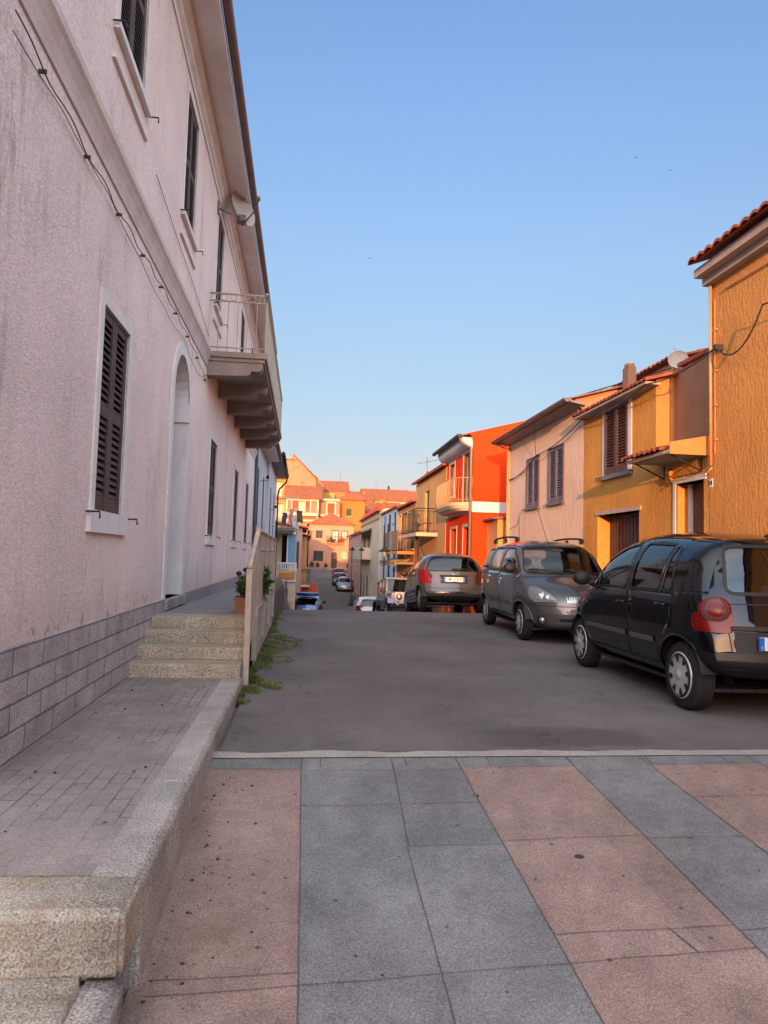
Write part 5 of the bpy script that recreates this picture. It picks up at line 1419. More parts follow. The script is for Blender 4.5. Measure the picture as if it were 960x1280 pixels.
for o in [o for o in T.children if o.name.startswith('headlight')]:
    sg = 1 if sum(v.co.y for v in o.data.vertices) > 0 else -1
    for (y, z, r_) in ((.66, .80, .085), (.52, .755, .06)):
        h, n_ = C.hit((-1.2, sg * (y + .62), z + .3), (.8, -sg * .5, -.3)); h, n_ = C.hit((.25 - .8, sg * (y + .5), z + .3), (.8, -sg * .5, -.3))
        if h is None: continue
        mb = MB(); mb.lathe([(r_, .008), (r_ * .96, .012), (r_ * .5, .010), (r_ * .3, .022), (0, .03)], h, n_, 20); mb.build('reflector', M_['lamp_in'], o)
mb = MB()
for k in range(5): C.ribbon(mb, [(-.23 + .01 * k, .665 + .018 * k), (.23 - .01 * k, .665 + .018 * k)], .006, 'F', 1, .014)
for k in range(13): C.ribbon(mb, [(-.22 + k * .037, .655), (-.22 + k * .037, .745)], .006, 'F', 1, .0145)
mb.build('mesh', M_['chrome'], gr, recalc=False)
mb = MB(); C.ribbon(mb, [(-.34, .34), (.34, .34)], .14, 'F', 1, .008); local(mb.build('lower_grille', M_['car_trim'], T, recalc=False))
for sg in (-1, 1):
    h, n_ = C.front(sg * .58, .37)
    mb = MB(); mb.lathe([(.085, -.02), (.082, .008), (.07, .010)], h, n_, 20, 0); fl = local(mb.build('fog_light', M_['car_trim'], T))
    mb = MB(); mb.lathe([(.048, .0), (.045, .018), (0, .028)], h, n_, 20, 0); mb.build('lens', M_['lamp_in'], fl)
    h, n_ = C.hit((-1, sg * 1.4, .78), (1, -sg * .55, 0))
for q in ((-.52, .40),):
    mb = MB(); C.ribbon(mb, [(-.30, .548), (-.22, .548)], .05, 'F', 1, .012); local(mb.build('tow_hole', M_['car_trim'], T, recalc=False))
mb = MB()
for (a, b) in (((-.62, 1.09), (-.02, 1.16)), ((.05, 1.09), (.60, 1.15))):
    h, n_ = C.front(*a); h2, n2 = C.front(*b); mb.tube([h + n_ * .02, (h + h2) / 2 + n_ * .05, h2 + n2 * .02], .010, 6)
local(mb.build('wiper', M_['car_trim'], T))
mb = MB(); mb.tube([(1.62, .05, 1.63), (1.75, .06, 1.75), (2.1, .1, 2.25)], .005, 5); local(mb.build('antenna', M_['car_trim'], T))
mb = MB(); mb.ell((1.28, 0, 1.50), (.03, .12, .035), 10, 6); local(mb.build('inner_mirror', M_['car_in'], T))
ACL = dict(L=3.84, W=1.71, H=1.59, belt=1.03, paint='p_taupe', axles=(.72, 3.29), r=.315, nu=6, nv=56, n=5.0, tum=.19, plan=(.9, .78, .8, .84), bend=(.2, .14, 1.6, 3.0),
    top=[(0, .50), (.03, .62), (.12, .74), (.40, .90), (.80, 1.03), (1.2, 1.28), (1.62, 1.52), (2.1, 1.59), (2.7, 1.57), (3.2, 1.50), (3.42, 1.40), (3.56, 1.20), (3.66, 1.02), (3.74, .82), (3.80, .62), (3.84, .50)],
    bot=[(0, .50), (.0, .40), (.03, .28), (.25, .21), (.6, .20), (1.0, .19), (1.4, .185), (1.9, .185), (2.4, .185), (2.9, .19), (3.2, .20), (3.48, .23), (3.66, .28), (3.78, .34), (3.83, .42), (3.84, .50)],
    side_windows=[[(1.02, 1.06), (2.02, 1.08), (2.04, 1.46), (1.62, 1.43)], [(2.12, 1.08), (2.95, 1.10), (3.05, 1.36), (2.6, 1.45), (2.13, 1.465)]],
    windscreen=[(-.66, 1.06), (.66, 1.06), (.53, 1.47), (-.53, 1.47)], rear_window=[(-.70, 1.02), (.70, 1.02), (.52, 1.40), (-.52, 1.40)], windscreen_x=.9, rear_glass='glass_dark', side_glass='glass_dark',
    trims=[], doors=[[(1.02, .36), (2.06, .36), (2.06, 1.05), (1.02, 1.05)], [(2.08, .36), (2.82, .36), (3.0, .7), (3.05, 1.07), (2.08, 1.05)]], seams=[[(1.01, 1.04), (1.01, .36), (2.07, .345), (2.07, 1.45)], [(2.07, .345), (2.82, .35), (3.0, .7), (3.07, 1.1)]],
    seams2=[([(-.60, .58), (.60, .58)], 'R'), ([(-.62, .99), (-.60, .58)], 'R'), ([(.62, .99), (.60, .58)], 'R')], handles=[(1.95, .93), (2.9, .96)], handle_mat='p_taupe', mirror=(1.14, 1.08), seat_x=(1.75, 2.6), plate_r=.80,
    lamps=[('tail_light', [(.54, .70), (.82, .70), (.86, 1.08), (.70, 1.06)], 'R', 'red_lens', .04), ('tail_light', [(-.54, .70), (-.82, .70), (-.86, 1.08), (-.70, 1.06)], 'R', 'red_lens', .04), ('tail_light', [(3.30, .80), (3.80, .70), (3.62, 1.08), (3.40, 1.06)], 'S', 'red_lens', .04)], bumpers=[([(-.80, .20), (.80, .20), (.80, .38), (-.80, .38)], 'R')])
T, C, mid = put('hatchback', 'taupe hatchback with red tail lamps seen from behind at the crest', ACL, 3.79, 18.75, 1, R(-1.0), cat='hatchback', plate_rear='CM 173DP')
mb = MB(); C.ribbon(mb, [(-.34, .80), (.34, .80)], .20, 'R', 1, .003); C.ribbon(mb, [(-.36, .895), (.36, .895)], .03, 'R', 1, .02); local(mb.build('plate_recess', M_['car_trim'], T, recalc=False))
h, n_ = C.rear(.02, 1.06); h2, n2 = C.rear(.44, 1.06); mb = MB(); mb.tube([h + n_ * .03, h2 + n2 * .03], .012, 6); mb.ell(h + n_ * .02, (.03, .06, .03), 8, 6); local(mb.build('wiper', M_['car_trim'], T))
h, n_ = C.rear(0, .96); mb = MB(); mb.lathe([(.045, .004), (.045, .012), (.035, .012)], h, n_, 20); mb.tube([h + n_ * .012 + Vector((0, 0, .036)), h + n_ * .012, h + n_ * .012 + Vector((0, .03, -.02))], .004, 4); mb.tube([h + n_ * .012, h + n_ * .012 + Vector((0, -.03, -.02))], .004, 4); local(mb.build('emblem', M_['chrome'], T))
mb = MB(); C.ribbon(mb, [(-.66, .47), (.66, .47)], .02, 'R', 1, .01); local(mb.build('chrome_line', M_['chrome'], T, recalc=False))
mb = MB(); mb.tube([(2.9, 0, 1.54), (3.05, 0, 1.70)], .006, 5); local(mb.build('antenna', M_['car_trim'], T))
def hatch(paint, H=1.46, L=3.9, W=1.66, rear_lamps=True):
    k = H / 1.59
    D = dict(ACL); D.update(paint=paint, H=H, L=3.84, W=W, belt=.92, nu=4, nv=36, seams=[], seams2=[], handles=[], strips=[], plate_r=.70, plate_f=.42)
    sc_ = lambda P: [(x, z * (.92 if z > .6 else 1)) for x, z in P]
    D['top'] = sc_(ACL['top']); D['mirror'] = (1.14, 1.0)
    D['side_windows'] = [[(x, z * .92) for x, z in q] for q in ACL['side_windows']]; D['windscreen'] = [(y, z * .92) for y, z in ACL['windscreen']]; D['rear_window'] = [(y, z * .92) for y, z in ACL['rear_window']]
    D['doors'] = []
    D['lamps'] = [(a, [(p, q * .92) for p, q in b], c, d, e) for a, b, c, d, e in ACL['lamps']] + [('headlight', [(.08, .60), (.30, .62), (.50, .76), (.40, .84), (.12, .70)], 'S', 'lamp_in', .03), ('headlight', [(.42, .58), (.74, .58), (.80, .72), (.55, .72)], 'F', 'lamp_in', .03), ('headlight', [(-.42, .58), (-.74, .58), (-.80, .72), (-.55, .72)], 'F', 'lamp_in', .03)]
    D['bumpers'] = []
    return D
put('hatchback', 'white small hatchback with a red tail lamp, half hidden below the crest', hatch('p_white'), 3.35, 34.4, 1, R(2), cat='hatchback', plate_rear='', detail=False)
T, C, mid = put('hatchback', 'blue hatchback with open tailgate, half sunk behind the crest at the left', hatch('p_blue'), .40, 40.2, 1, R(-3), cat='hatchback', plate_rear='', detail=False)
# raised tailgate of the blue car
mb = MB(); mb.prism(lambda u, v, d: (u, d, v), [(3.15, 1.40), (3.25, 1.44), (4.05, 1.66), (4.10, 1.60), (3.90, 1.50)], -.60, .60); tg = local(mb.build('tailgate', M_['p_blue'], T, bevel=.03))
mb = MB(); mb.prism(lambda u, v, d: (u, d, v), [(3.30, 1.478), (3.95, 1.655), (3.95, 1.662), (3.30, 1.485)], -.48, .48); mb.build('glass', M_['pane'], tg)
put('parked_car', 'silver car facing downhill, lowest of the three parked on the far slope', hatch('p_silver'), 4.45, 74.5, -1, 0, plate_front='', detail=False, group='cars parked on the far slope')
put('parked_car', 'dark blue car parked between the silver car and the red one on the far slope', hatch('p_navy'), 4.25, 80.5, -1, 0, plate_front='', detail=False, group='cars parked on the far slope')
put('parked_car', 'reddish car parked highest on the far slope, below the old pink house', hatch('p_red'), 4.55, 88.5, -1, 0, plate_front='', detail=False, group='cars parked on the far slope')

# ---------------------------------------------------------------- off-road car (boxes, flat wings, slotted grille)
JX, JY = 3.98, 27.55
J = thing('off_road_car', 'silver boxy off road car with slotted grille and round headlamps', 'off-road car', (0, 0, 0), 'cars parked along the street', (0, 0, 0))
def jb(parts, name, m, bev=.02, parent=None):
    mb = MB()
    for p in parts: mb.box(*p)
    return mb.build(name, M_[m], parent or J, bevel=bev)
def jp(P, y0, y1, name, m, bev=.02, parent=None):
    mb = MB(); mb.prism(lambda u, v, d: (u, d, v), P, y0, y1); return mb.build(name, M_[m], parent or J, bevel=bev)
jp([(.30, .55), (.30, 1.08), (.9, 1.13), (1.45, 1.15), (1.45, 1.18), (4.1, 1.18), (4.15, .55)], -.74, .74, 'body', 'p_lilac')
jp([(.28, 1.07), (.36, 1.12), (1.42, 1.20), (1.42, 1.12)], -.62, .62, 'bonnet', 'p_lilac', .03)
gr = jp([(.22, .62), (.25, 1.10), (.33, 1.10), (.33, .62)], -.62, .62, 'grille', 'p_silver', .02)
mb = MB()
for k in range(7): mb.box(.205, .30, -.235 + k * .078 - .024, -.235 + k * .078 + .024, .72, 1.03)
mb.build('slot', M_['car_trim'], gr)
for sg in (-1, 1):
    mb = MB(); mb.lathe([(.115, -.02), (.115, .02), (.10, .028)], (.235, sg * .45, .92), (-1, 0, .06), 22); hl = mb.build('headlight', M_['car_trim'], J)
    mb = MB(); mb.lathe([(.098, .018), (.08, .035), (0, .05)], (.235, sg * .45, .92), (-1, 0, .06), 22); mb.build('lens', M_['lamp_in'], hl)
    mb = MB(); mb.lathe([(.04, 0), (.038, .015), (0, .02)], (.225, sg * .50, .74), (-1, 0, 0), 14); mb.build('indicator', M_['amber'], J)
    jp([(.22, .66), (.27, .86), (.42, .95), (.95, .97), (1.12, .88), (1.28, .68), (1.36, .52), (1.30, .50), (1.18, .68), (1.06, .82), (.90, .91), (.45, .90), (.33, .83), (.28, .66)], sg * .60, sg * .90, 'wing', 'p_lilac', .025)
    jp([(.30, .60), (.30, 1.00), (1.40, 1.06), (1.40, .60)], sg * .56, sg * .66, 'inner_wing', 'p_lilac', .02)
    jp([(2.75, .75), (2.95, .98), (3.75, .98), (3.95, .60), (3.88, .58), (3.70, .90), (3.0, .90), (2.82, .72)], sg * .74, sg * .93, 'wing', 'car_trim', .02)
    jp([(1.47, .56), (2.30, .56), (2.30, 1.17), (1.47, 1.17)], sg * .742, sg * .765, 'door', 'p_lilac', .01)
    jp([(2.33, .56), (2.95, .56), (3.0, 1.17), (2.33, 1.17)], sg * .742, sg * .765, 'door', 'p_lilac', .01)
    mb = MB(); mb.box(1.50, 1.58, sg * .76 if sg > 0 else sg * .98, sg * .98 if sg > 0 else sg * .76, 1.20, 1.36); mb.build('mirror', M_['car_trim'], J, bevel=.02)
    for x in (.85, 3.35): wheel(J, x, sg * .88, .38, .22, sg, 'spoke')
    mb = MB(); mb.quad((1.62, sg * .735, 1.2), (2.32, sg * .735, 1.2), (2.32, sg * .70, 1.70), (1.80, sg * .70, 1.70)); mb.quad((2.40, sg * .735, 1.2), (3.05, sg * .735, 1.2), (3.05, sg * .70, 1.70), (2.40, sg * .70, 1.70)); mb.build('side_window', M_['glass_dark'], J, recalc=False)
    mb = MB(); mb.tube([(1.50, sg * .72, 1.18), (1.74, sg * .68, 1.74)], .035, 6); mb.tube([(2.36, sg * .73, 1.18), (2.36, sg * .69, 1.74)], .035, 6); mb.tube([(3.10, sg * .73, 1.18), (3.10, sg * .69, 1.74)], .05, 6); mb.build('pillar', M_['p_lilac'], J)
jb([(.04, .20, -.72, .72, .50, .66)], 'bumper', 'car_trim', .03)
for sg in (-1, 1):
    mb = MB(); mb.lathe([(.05, 0), (.045, .02), (0, .03)], (.02, sg * .55, .60), (-1, 0, 0), 16); mb.build('fog_light', M_['lamp_in'], J)
mb = MB(); mb.box(.005, .02, -.26, .26, .52, .63); mb.build('number_plate', M_['plate'], J)
jp([(1.68, 1.72), (1.70, 1.80), (4.1, 1.82), (4.12, 1.74)], -.72, .72, 'roof', 'p_lilac', .03)
mb = MB(); mb.add([(1.46, -.68, 1.20), (1.46, .68, 1.20), (1.70, .64, 1.72), (1.70, -.64, 1.72)], [(0, 1, 2, 3)]); mb.build('windscreen', M_['glass_dark'], J)
mb = MB(); mb.tube([(1.45, -.70, 1.19), (1.45, .70, 1.19), (1.70, .66, 1.74), (1.70, -.66, 1.74)], .03, 6, True); mb.build('windscreen_frame', M_['p_lilac'], J)
jb([(3.15, 4.12, -.70, .70, 1.16, 1.76)], 'rear_cab', 'p_lilac', .03)
jb([(1.55, 1.8, -.6, .6, .9, 1.12)], 'dashboard', 'car_in', .03)
for y in (-.35, .35):
    st_ = jb([(2.0, 2.5, y - .24, y + .24, .6, .82)], 'seat', 'seat', .05); mb = MB(); mb.prism(lambda u, v, d: (u, d, v), [(2.40, .8), (2.52, .8), (2.66, 1.4), (2.56, 1.4)], y - .22, y + .22); mb.ell((2.64, y, 1.48), (.05, .13, .1), 10, 6); mb.build('backrest', M_['seat'], st_)
z, a = road_pose(JX, JY, 2.5, -1)
Rm = Matrix.Translation((JX, JY, z)) @ Matrix.Rotation(R(2.5), 4, 'Z') @ Matrix.Rotation(a, 4, 'X') @ Matrix.Rotation(PI / 2, 4, 'Z')
J.location = Rm.to_translation(); J.rotation_euler = Rm.to_euler()
for o in J.children: o.location.x -= 2.1
# ================================================================== FARTHER HOUSES
def shell(mb, x0, x1, y0, y1, z0, z1, hf=(), hl=(), hr=(), dep=.15):
    wall_holes(mb, MY(y0), x0, x1, z0, z1, list(hf), dep); wall_holes(mb, MX(x0, -1), y0, y1, z0, z1, list(hl), dep); wall_holes(mb, MX(x1, 1), y0, y1, z0, z1, list(hr), dep)
    mb.quad((x0, y1, z0), (x1, y1, z0), (x1, y1, z1), (x0, y1, z1))
def roof(mb, kind, x0, x1, y0, y1, z, h, ov=.35, th=.10):
    X0, X1, A, B = x0 - ov, x1 + ov, y0 - ov, y1 + ov; xc, yc = (x0 + x1) / 2, (y0 + y1) / 2
    def slab_(P):
        n = len(P); mb.add(P + [(a, b, c + th) for a, b, c in P], [tuple(range(n)), tuple(range(2*n-1, n-1, -1))] + [(i, (i+1) % n, n + (i+1) % n, n + i) for i in range(n)])
    if kind == 'ridge_y': # ridge along y
        slab_([(X0, A, z), (X0, B, z), (xc, B, z + h), (xc, A, z + h)]); slab_([(X1, A, z), (xc, A, z + h), (xc, B, z + h), (X1, B, z)])
    elif kind == 'ridge_x':
        slab_([(X0, A, z), (X1, A, z), (X1, yc, z + h), (X0, yc, z + h)]); slab_([(X0, B, z), (X0, yc, z + h), (X1, yc, z + h), (X1, B, z)])
    elif kind == 'hip':
        r = min((X1 - X0), (B - A)) * .5 * .98
        a_, b_ = ((X0 + r, yc), (X1 - r, yc)) if (X1 - X0) >= (B - A) else ((xc, A + r), (xc, B - r))
        c = [(X0, A, z), (X1, A, z), (X1, B, z), (X0, B, z)]; p, q = (*a_, z + h), (*b_, z + h)
        if (X1 - X0) >= (B - A): slab_([c[0], c[1], q, p]); slab_([c[1], c[2], q]); slab_([c[2], c[3], p, q]); slab_([c[3], c[0], p])
        else: slab_([c[0], c[1], p]); slab_([c[1], c[2], q, p]); slab_([c[2], c[3], q]); slab_([c[3], c[0], p, q])
    elif kind == 'up_x':  # single slope rising to +x
        slab_([(X0, A, z), (X0, B, z), (X1, B, z + h), (X1, A, z + h)])
    elif kind == 'down_x':
        slab_([(X0, A, z + h), (X0, B, z + h), (X1, B, z), (X1, A, z)])
    elif kind == 'up_y':
        slab_([(X0, A, z), (X1, A, z), (X1, B, z + h), (X0, B, z + h)])
def gables(mb, kind, x0, x1, y0, y1, z, h):
    xc, yc = (x0 + x1) / 2, (y0 + y1) / 2
    if kind == 'ridge_y':
        for y in (y0, y1): mb.poly([(x0, y, z), (x1, y, z), (xc, y, z + h)])
    if kind == 'ridge_x':
        for x in (x0, x1): mb.poly([(x, y0, z), (x, y1, z), (x, yc, z + h)])
    if kind == 'up_x':
        for y in (y0, y1): mb.poly([(x0, y, z), (x1, y, z), (x1, y, z + h)])
        mb.quad((x1, y0, z), (x1, y1, z), (x1, y1, z + h), (x1, y0, z + h))
    if kind == 'down_x':
        for y in (y0, y1): mb.poly([(x0, y, z), (x1, y, z), (x0, y, z + h)])
        mb.quad((x0, y0, z), (x0, y1, z), (x0, y1, z + h), (x0, y0, z + h))
    if kind == 'up_y':
        for x in (x0, x1): mb.poly([(x, y0, z), (x, y1, z), (x, y1, z + h)])
        mb.quad((x0, y1, z), (x1, y1, z), (x1, y1, z + h), (x0, y1, z + h))
def house(name, label, x0, x1, y0, y1, z0, z1, wm, rm, kind='ridge_y', h=1.2, ov=.35, front=(), left=(), right=(), cat='house', dep=.15):
    """openings: (u0, u1, v0, v1, style) style in 'pane', 'shut', 'door', 'void'"""
    t = thing(name, label, cat, ((x0 + x1) / 2, y0, z0))
    mb = MB(); shell(mb, x0, x1, y0, y1, z0, z1, [q[:4] for q in front], [q[:4] for q in left], [q[:4] for q in right], dep)
    gables(mb, kind, x0, x1, y0, y1, z1, h)
    if kind == 'flat': mb.quad((x0, y0, z1 - .2), (x1, y0, z1 - .2), (x1, y1, z1 - .2), (x0, y1, z1 - .2))
    mb.build('wall', M_[wm], t)
    if kind != 'flat': mb = MB(); roof(mb, kind, x0, x1, y0, y1, z1, h, ov); t_r = mb.build('roof', M_[rm], t)
    for lst, M in ((front, MY(y0)), (left, MX(x0, -1)), (right, MX(x1, 1))):
        for q in lst:
            a, b, c, d, s_ = q[:5]; fm = M_[q[5]] if len(q) > 5 else None
            if s_ == 'pane': pane_window(t, M, a, b, c, d, fm or M_['cream'], M_['pane'], dep, .08, fm or M_['cream'], fm or M_['cream'])
            elif s_ == 'curtain': pane_window(t, M, a, b, c, d, fm or M_['cream'], M_['curtain_pane'], dep, .08, fm or M_['cream'], fm or M_['cream'])
            elif s_ == 'shut':
                w_ = MB(); w_.quad(M(a, c, -dep + .01), M(b, c, -dep + .01), M(b, d, -dep + .01), M(a, d, -dep + .01)); w = w_.build('window', M_['dark'], t)
                m_ = (a + b) / 2
                for p, q_ in ((a, m_ - .01), (m_ + .01, b)): leaf(M, p, q_, c, d, -.06, -.01, True, False, .06, .12).build('shutter', [fm or M_['brown_wood'], M_['dark']], w)
                s2 = MB(); s2.boxM(M, a - .08, b + .08, c - .08, c, -.02, .06); s2.build('sill', M_['cream'], w)
            elif s_ == 'door':
                w_ = MB(); w_.boxM(M, a, b, c, d, -dep, -dep + .05); w_.boxM(M, a + .1, b - .1, c + .15, (c + d) / 2 - .05, -dep + .05, -dep + .07); w_.boxM(M, a + .1, b - .1, (c + d) / 2 + .05, d - .12, -dep + .05, -dep + .07); w_.build('door', fm or M_['red_brown_wood'], t)
            else:
                w_ = MB(); w_.quad(M(a, c, -dep + .01), M(b, c, -dep + .01), M(b, d, -dep + .01), M(a, d, -dep + .01)); w_.build('opening', M_['dark'], t)
    return t
def add_chimney(t, x, y, z, w=.5, h=1., m='smooth_orange'):
    c = MB(); c.box(x - w / 2, x + w / 2, y - w / 2, y + w / 2, z, z + h); c.box(x - w * .65, x + w * .65, y - w * .65, y + w * .65, z + h, z + h + .1)
    for k in (-1, 1): c.box(x + k * w * .35 - .06, x + k * w * .35 + .06, y - w * .4, y + w * .4, z + h + .1, z + h + .28)
    c.box(x - w * .6, x + w * .6, y - w * .6, y + w * .6, z + h + .28, z + h + .34); c.build('chimney', M_[m], t)
def add_balcony(t, M, u0, u1, v, d, m='cream', solid=False, rail='black_metal', h=.95, th=.14, screen=None):
    b_ = MB(); b_.boxM(M, u0, u1, v - th, v, -.01, d); bo = b_.build('balcony', M_[m], t)
    if solid:
        s_ = MB(); s_.boxM(M, u0, u1, v, v + h, d - .1, d); s_.boxM(M, u0, u0 + .1, v, v + h, 0, d - .1); s_.boxM(M, u1 - .1, u1, v, v + h, 0, d - .1); s_.build('parapet', M_[m], bo)
    else: railing(M, u0 + .03, u1 - .03, v, v + h, d - .04, .14, .009, .025, True, 0, True).build('railing', M_[rail], bo)
    if screen:
        s_ = MB(); s_.boxM(M, u0, u1, v + .05, v + h + .05, d - .02, d + .005); s_.build('screen', M_[screen], bo)
    return bo
FXR = 5.2
# orange balcony house
t = house('balcony_house', 'orange plastered house with cream balcony and dark railing beyond the red house', FXR, 12, 25.36, 32.4, -2.4, 4.75, 'apricot', 'tile', 'up_x', 1.9, .2,
    left=[(28.9, 29.9, 2.32, 4.2, 'door', 'green_wood'), (26.3, 27.2, -.6, 1.5, 'door'), (30.4, 31.3, -1.2, 1.2, 'door')])
MF = MX(FXR, -1)
add_balcony(t, MF, 26.9, 31.2, 2.32, .85, 'cream', False)
add_chimney(t, 6.6, 31.6, 5.0, .6, .9)
w_ = MB(); w_.tube(drape([(FXR - .03, 26.0, 1.6), (FXR - .03, 30.6, 1.9)], [.55]), .01, 4); w_.build('cable', M_['cable'], t)
w_ = MB(); w_.tube([(5.62, 32, 4.9), (5.62, 32, 6.05)], .022, 5); w_.tube([(5.15, 32, 5.72), (6.15, 32, 5.95)], .014, 4)
for k in range(6): w_.tube([(5.2 + k * .17, 31.7, 5.735 + k * .039), (5.2 + k * .17, 32.3, 5.735 + k * .039)], .010, 4)
w_.build('antenna', M_['grey_metal'], t)
# house with two bamboo screened balconies
t = house('screened_house', 'orange house with two bamboo screened balconies and green shutters', FXR, 12, 32.45, 38.6, -3, 3.95, 'smooth_orange', 'tile', 'up_x', 1.6, .2,
    left=[(32.75, 33.7, 1.75, 3.6, 'shut', 'green_wood'), (35.0, 35.9, 1.75, 3.6, 'pane'), (37.2, 38.1, 1.75, 3.6, 'pane'), (33.2, 34.3, -2, .6, 'door'), (35.4, 36.6, -2, .6, 'door')])
add_balcony(t, MF, 32.6, 34.9, 1.62, .8, 'smooth_orange', False, screen='bamboo'); add_balcony(t, MF, 35.6, 38.2, 1.62, .8, 'smooth_orange', False, screen='bamboo')
add_chimney(t, 6.3, 33.4, 4.2, .7, 1.0); add_chimney(t, 6.6, 37.4, 4.3, .5, .7)
w_ = MB(); w_.boxM(MF, 32.5, 38.5, 1.0, 1.12, 0, .95); 
for k in range(24): w_.tube([MF(32.6 + k * .25, 1.12 + rnd.uniform(0, .12), .2), MF(32.5 + k * .25, 1.05 + rnd.uniform(-.2, .1), 1.0)], .03, 4)
w_.build('awning', M_['bamboo'], t)
# pale blue white house
t = house('white_house', 'narrow grey white house with arched niche on the right of the street', FXR, 11, 38.65, 46.6, -3.4, 4.15, 'grey_white_wall', 'tile', 'up_x', 1.2, .12,
    left=[(40.2, 41.0, 1.4, 3.3, 'pane', 'grey_white_wall'), (42.6, 43.5, 1.3, 3.4, 'shut'), (44.8, 45.6, 1.3, 3.4, 'shut'), (44.5, 45.4, -2.2, .6, 'shut'), (40.2, 41.4, -2.4, .1, 'void')],
    front=[(5.5, 5.9, 2.2, 3.6, 'void')])
w_ = MB(); w_.tube([MF(41.9, 3.9, .05), MF(41.9, -2.4, .05)], .05, 6); w_.tube([MF(39.4, 3.9, .05), MF(39.4, -2.4, .05)], .05, 6); w_.build('downpipe', M_['gutter_dark'], t)
# cream house with red roof, solid balcony
t = house('cream_house', 'cream house with bright red roof and solid balcony, partly sunlit', 5.05, 11.5, 46.65, 62, -3.6, 4.55, 'cream', 'tile_red', 'up_x', .9, .0,
    left=[(53.2, 55.0, 1.35, 3.0, 'door', 'bamboo'), (57.5, 58.5, 1.35, 3.0, 'shut'), (50.6, 51.6, -2.6, -.1, 'door'), (54.2, 55.2, -2.4, -.2, 'shut'), (57.2, 58.1, -2.4, -.2, 'shut'), (59.6, 60.4, -2.4, -.2, 'shut')])
MC = MX(5.05, -1)
add_balcony(t, MC, 52.2, 61.5, 1.25, .75, 'cream', True, h=.75)
w_ = MB(); w_.prism(lambda u, v, d: (u, d, v), [(5.05, 3.35), (3.9, 3.0), (3.9, 3.08), (5.05, 3.5)], 52, 61.6); w_.build('canopy', M_['tile_grey_roof'], t)
w_ = MB(); w_.box(5.0, 5.052, 46.7, 62, 3.9, 4.05); w_.build('band', M_['smooth_orange'], t)
w_ = MB(); w_.prism(lambda u, v, d: (u, d, v), [(4.80, 4.42), (5.06, 4.42), (5.5, 5.05), (5.3, 5.05)], 46.5, 62.2); w_.build('roof_skirt', M_['tile_red'], t)
t = house('far_row_house', 'pale rose house in shade closing the right side of the street', 5.4, 12, 62.5, 84, -3.2, 3.6, 'rose', 'tile_far', 'up_x', 1.5, .35, left=[(64 + 3.4 * k, 65 + 3.4 * k, .6, 2.2, 'shut') for k in range(5)] + [(64 + 3.4 * k, 65 + 3.4 * k, -2.6, -.4, 'door') for k in range(5)])
t = house('yard_house', 'low salmon house beside the old pink house at the street end', 7.6, 14, 97, 104, -2, 4.6, 'salmon', 'tile_far', 'up_x', 1.2, .3, left=[(98.5, 99.6, 1.5, 3.2, 'shut'), (101, 102, 1.5, 3.2, 'shut')])

# --- houses at the end of the street
t = house('old_pink_house', 'old pale pink house with arched door and flowered balcony closing the street', .75, 7.45, 105, 113, -1.2, 6.0, 'manor', 'tile_far', 'hip', 1.9, .3,
    front=[(1.75, 2.8, 3.9, 5.1, 'shut'), (4.2, 5.15, 3.4, 5.15, 'curtain', 'green_wood'), (5.68, 6.5, 3.95, 5.1, 'curtain', 'green_wood'), (1.6, 2.9, .65, 1.95, 'pane', 'green_wood'), (5.7, 6.4, .95, 1.95, 'curtain'), (4.2, 5.05, -.7, 1.5, 'door', 'brown_wood')], right=[(107, 108, 3.6, 5, 'shut')])
MM = MY(105)
w_ = MB(); ar_ = [(4.625 + .425 * math.cos(PI * k / 10), 1.5 + .425 * math.sin(PI * k / 10)) for k in range(11)]; w_.prism(MM, ar_, -.1, .02); w_.prism(MM, [(p[0] + (.12 if p[0] > 4.625 else -.12) * 0 , p[1]) for p in ar_], .02, .03); w_.build('door_arch', M_['brown_wood'], t)
bo = add_balcony(t, MM, 3.4, 5.9, 3.3, .7, 'manor', False)
foliage((4.0, 104.3, 3.6), (.6, .25, .4), 90, .28, M_['leaf'], bo, 'flowers'); foliage((5.5, 104.3, 3.6), (.5, .25, .4), 70, .28, M_['red_shutter'], bo, 'flowers')
w_ = MB()
for k in range(8): w_.tube([MM(1.6 + k * 1.3 / 7, .65, .06), MM(1.6 + k * 1.3 / 7, 1.95, .06)], .015, 4)
w_.build('window_grille', M_['black_metal'], t)
for k, (x, s_) in enumerate(((1.3, .5), (2.2, .4), (3.4, .3), (6.7, .35))):
    p = thing('potted_shrub', ['large dark shrub in a pot at the left corner of the old pink house', 'round potted shrub under the grilled window of the old pink house', 'small potted shrub left of the arched door', 'small potted shrub right of the arched door'][k], 'potted plant', (x, 104.3, zr(104.3)), 'pots along the old pink house')
    foliage((x, 104.3, zr(104.3) + .3 + s_ * .8), (s_ * .6, s_ * .6, s_ * .8), 120, .22, M_['leaf'], p)
    q = MB(); q.lathe([(0, 0), (.16, 0), (.22, .34), (.19, .34), (.18, .3), (0, .3)], (x, 104.3, zr(104.3)), (0, 0, 1), 12); q.build('pot', M_['terracotta'], p)
w_ = MB(); w_.box(.2, 9, 104.0, 104.15, zr(104) - .5, zr(104) + .22)
tag(w_.build('kerb', M_['concrete']), kind='structure')
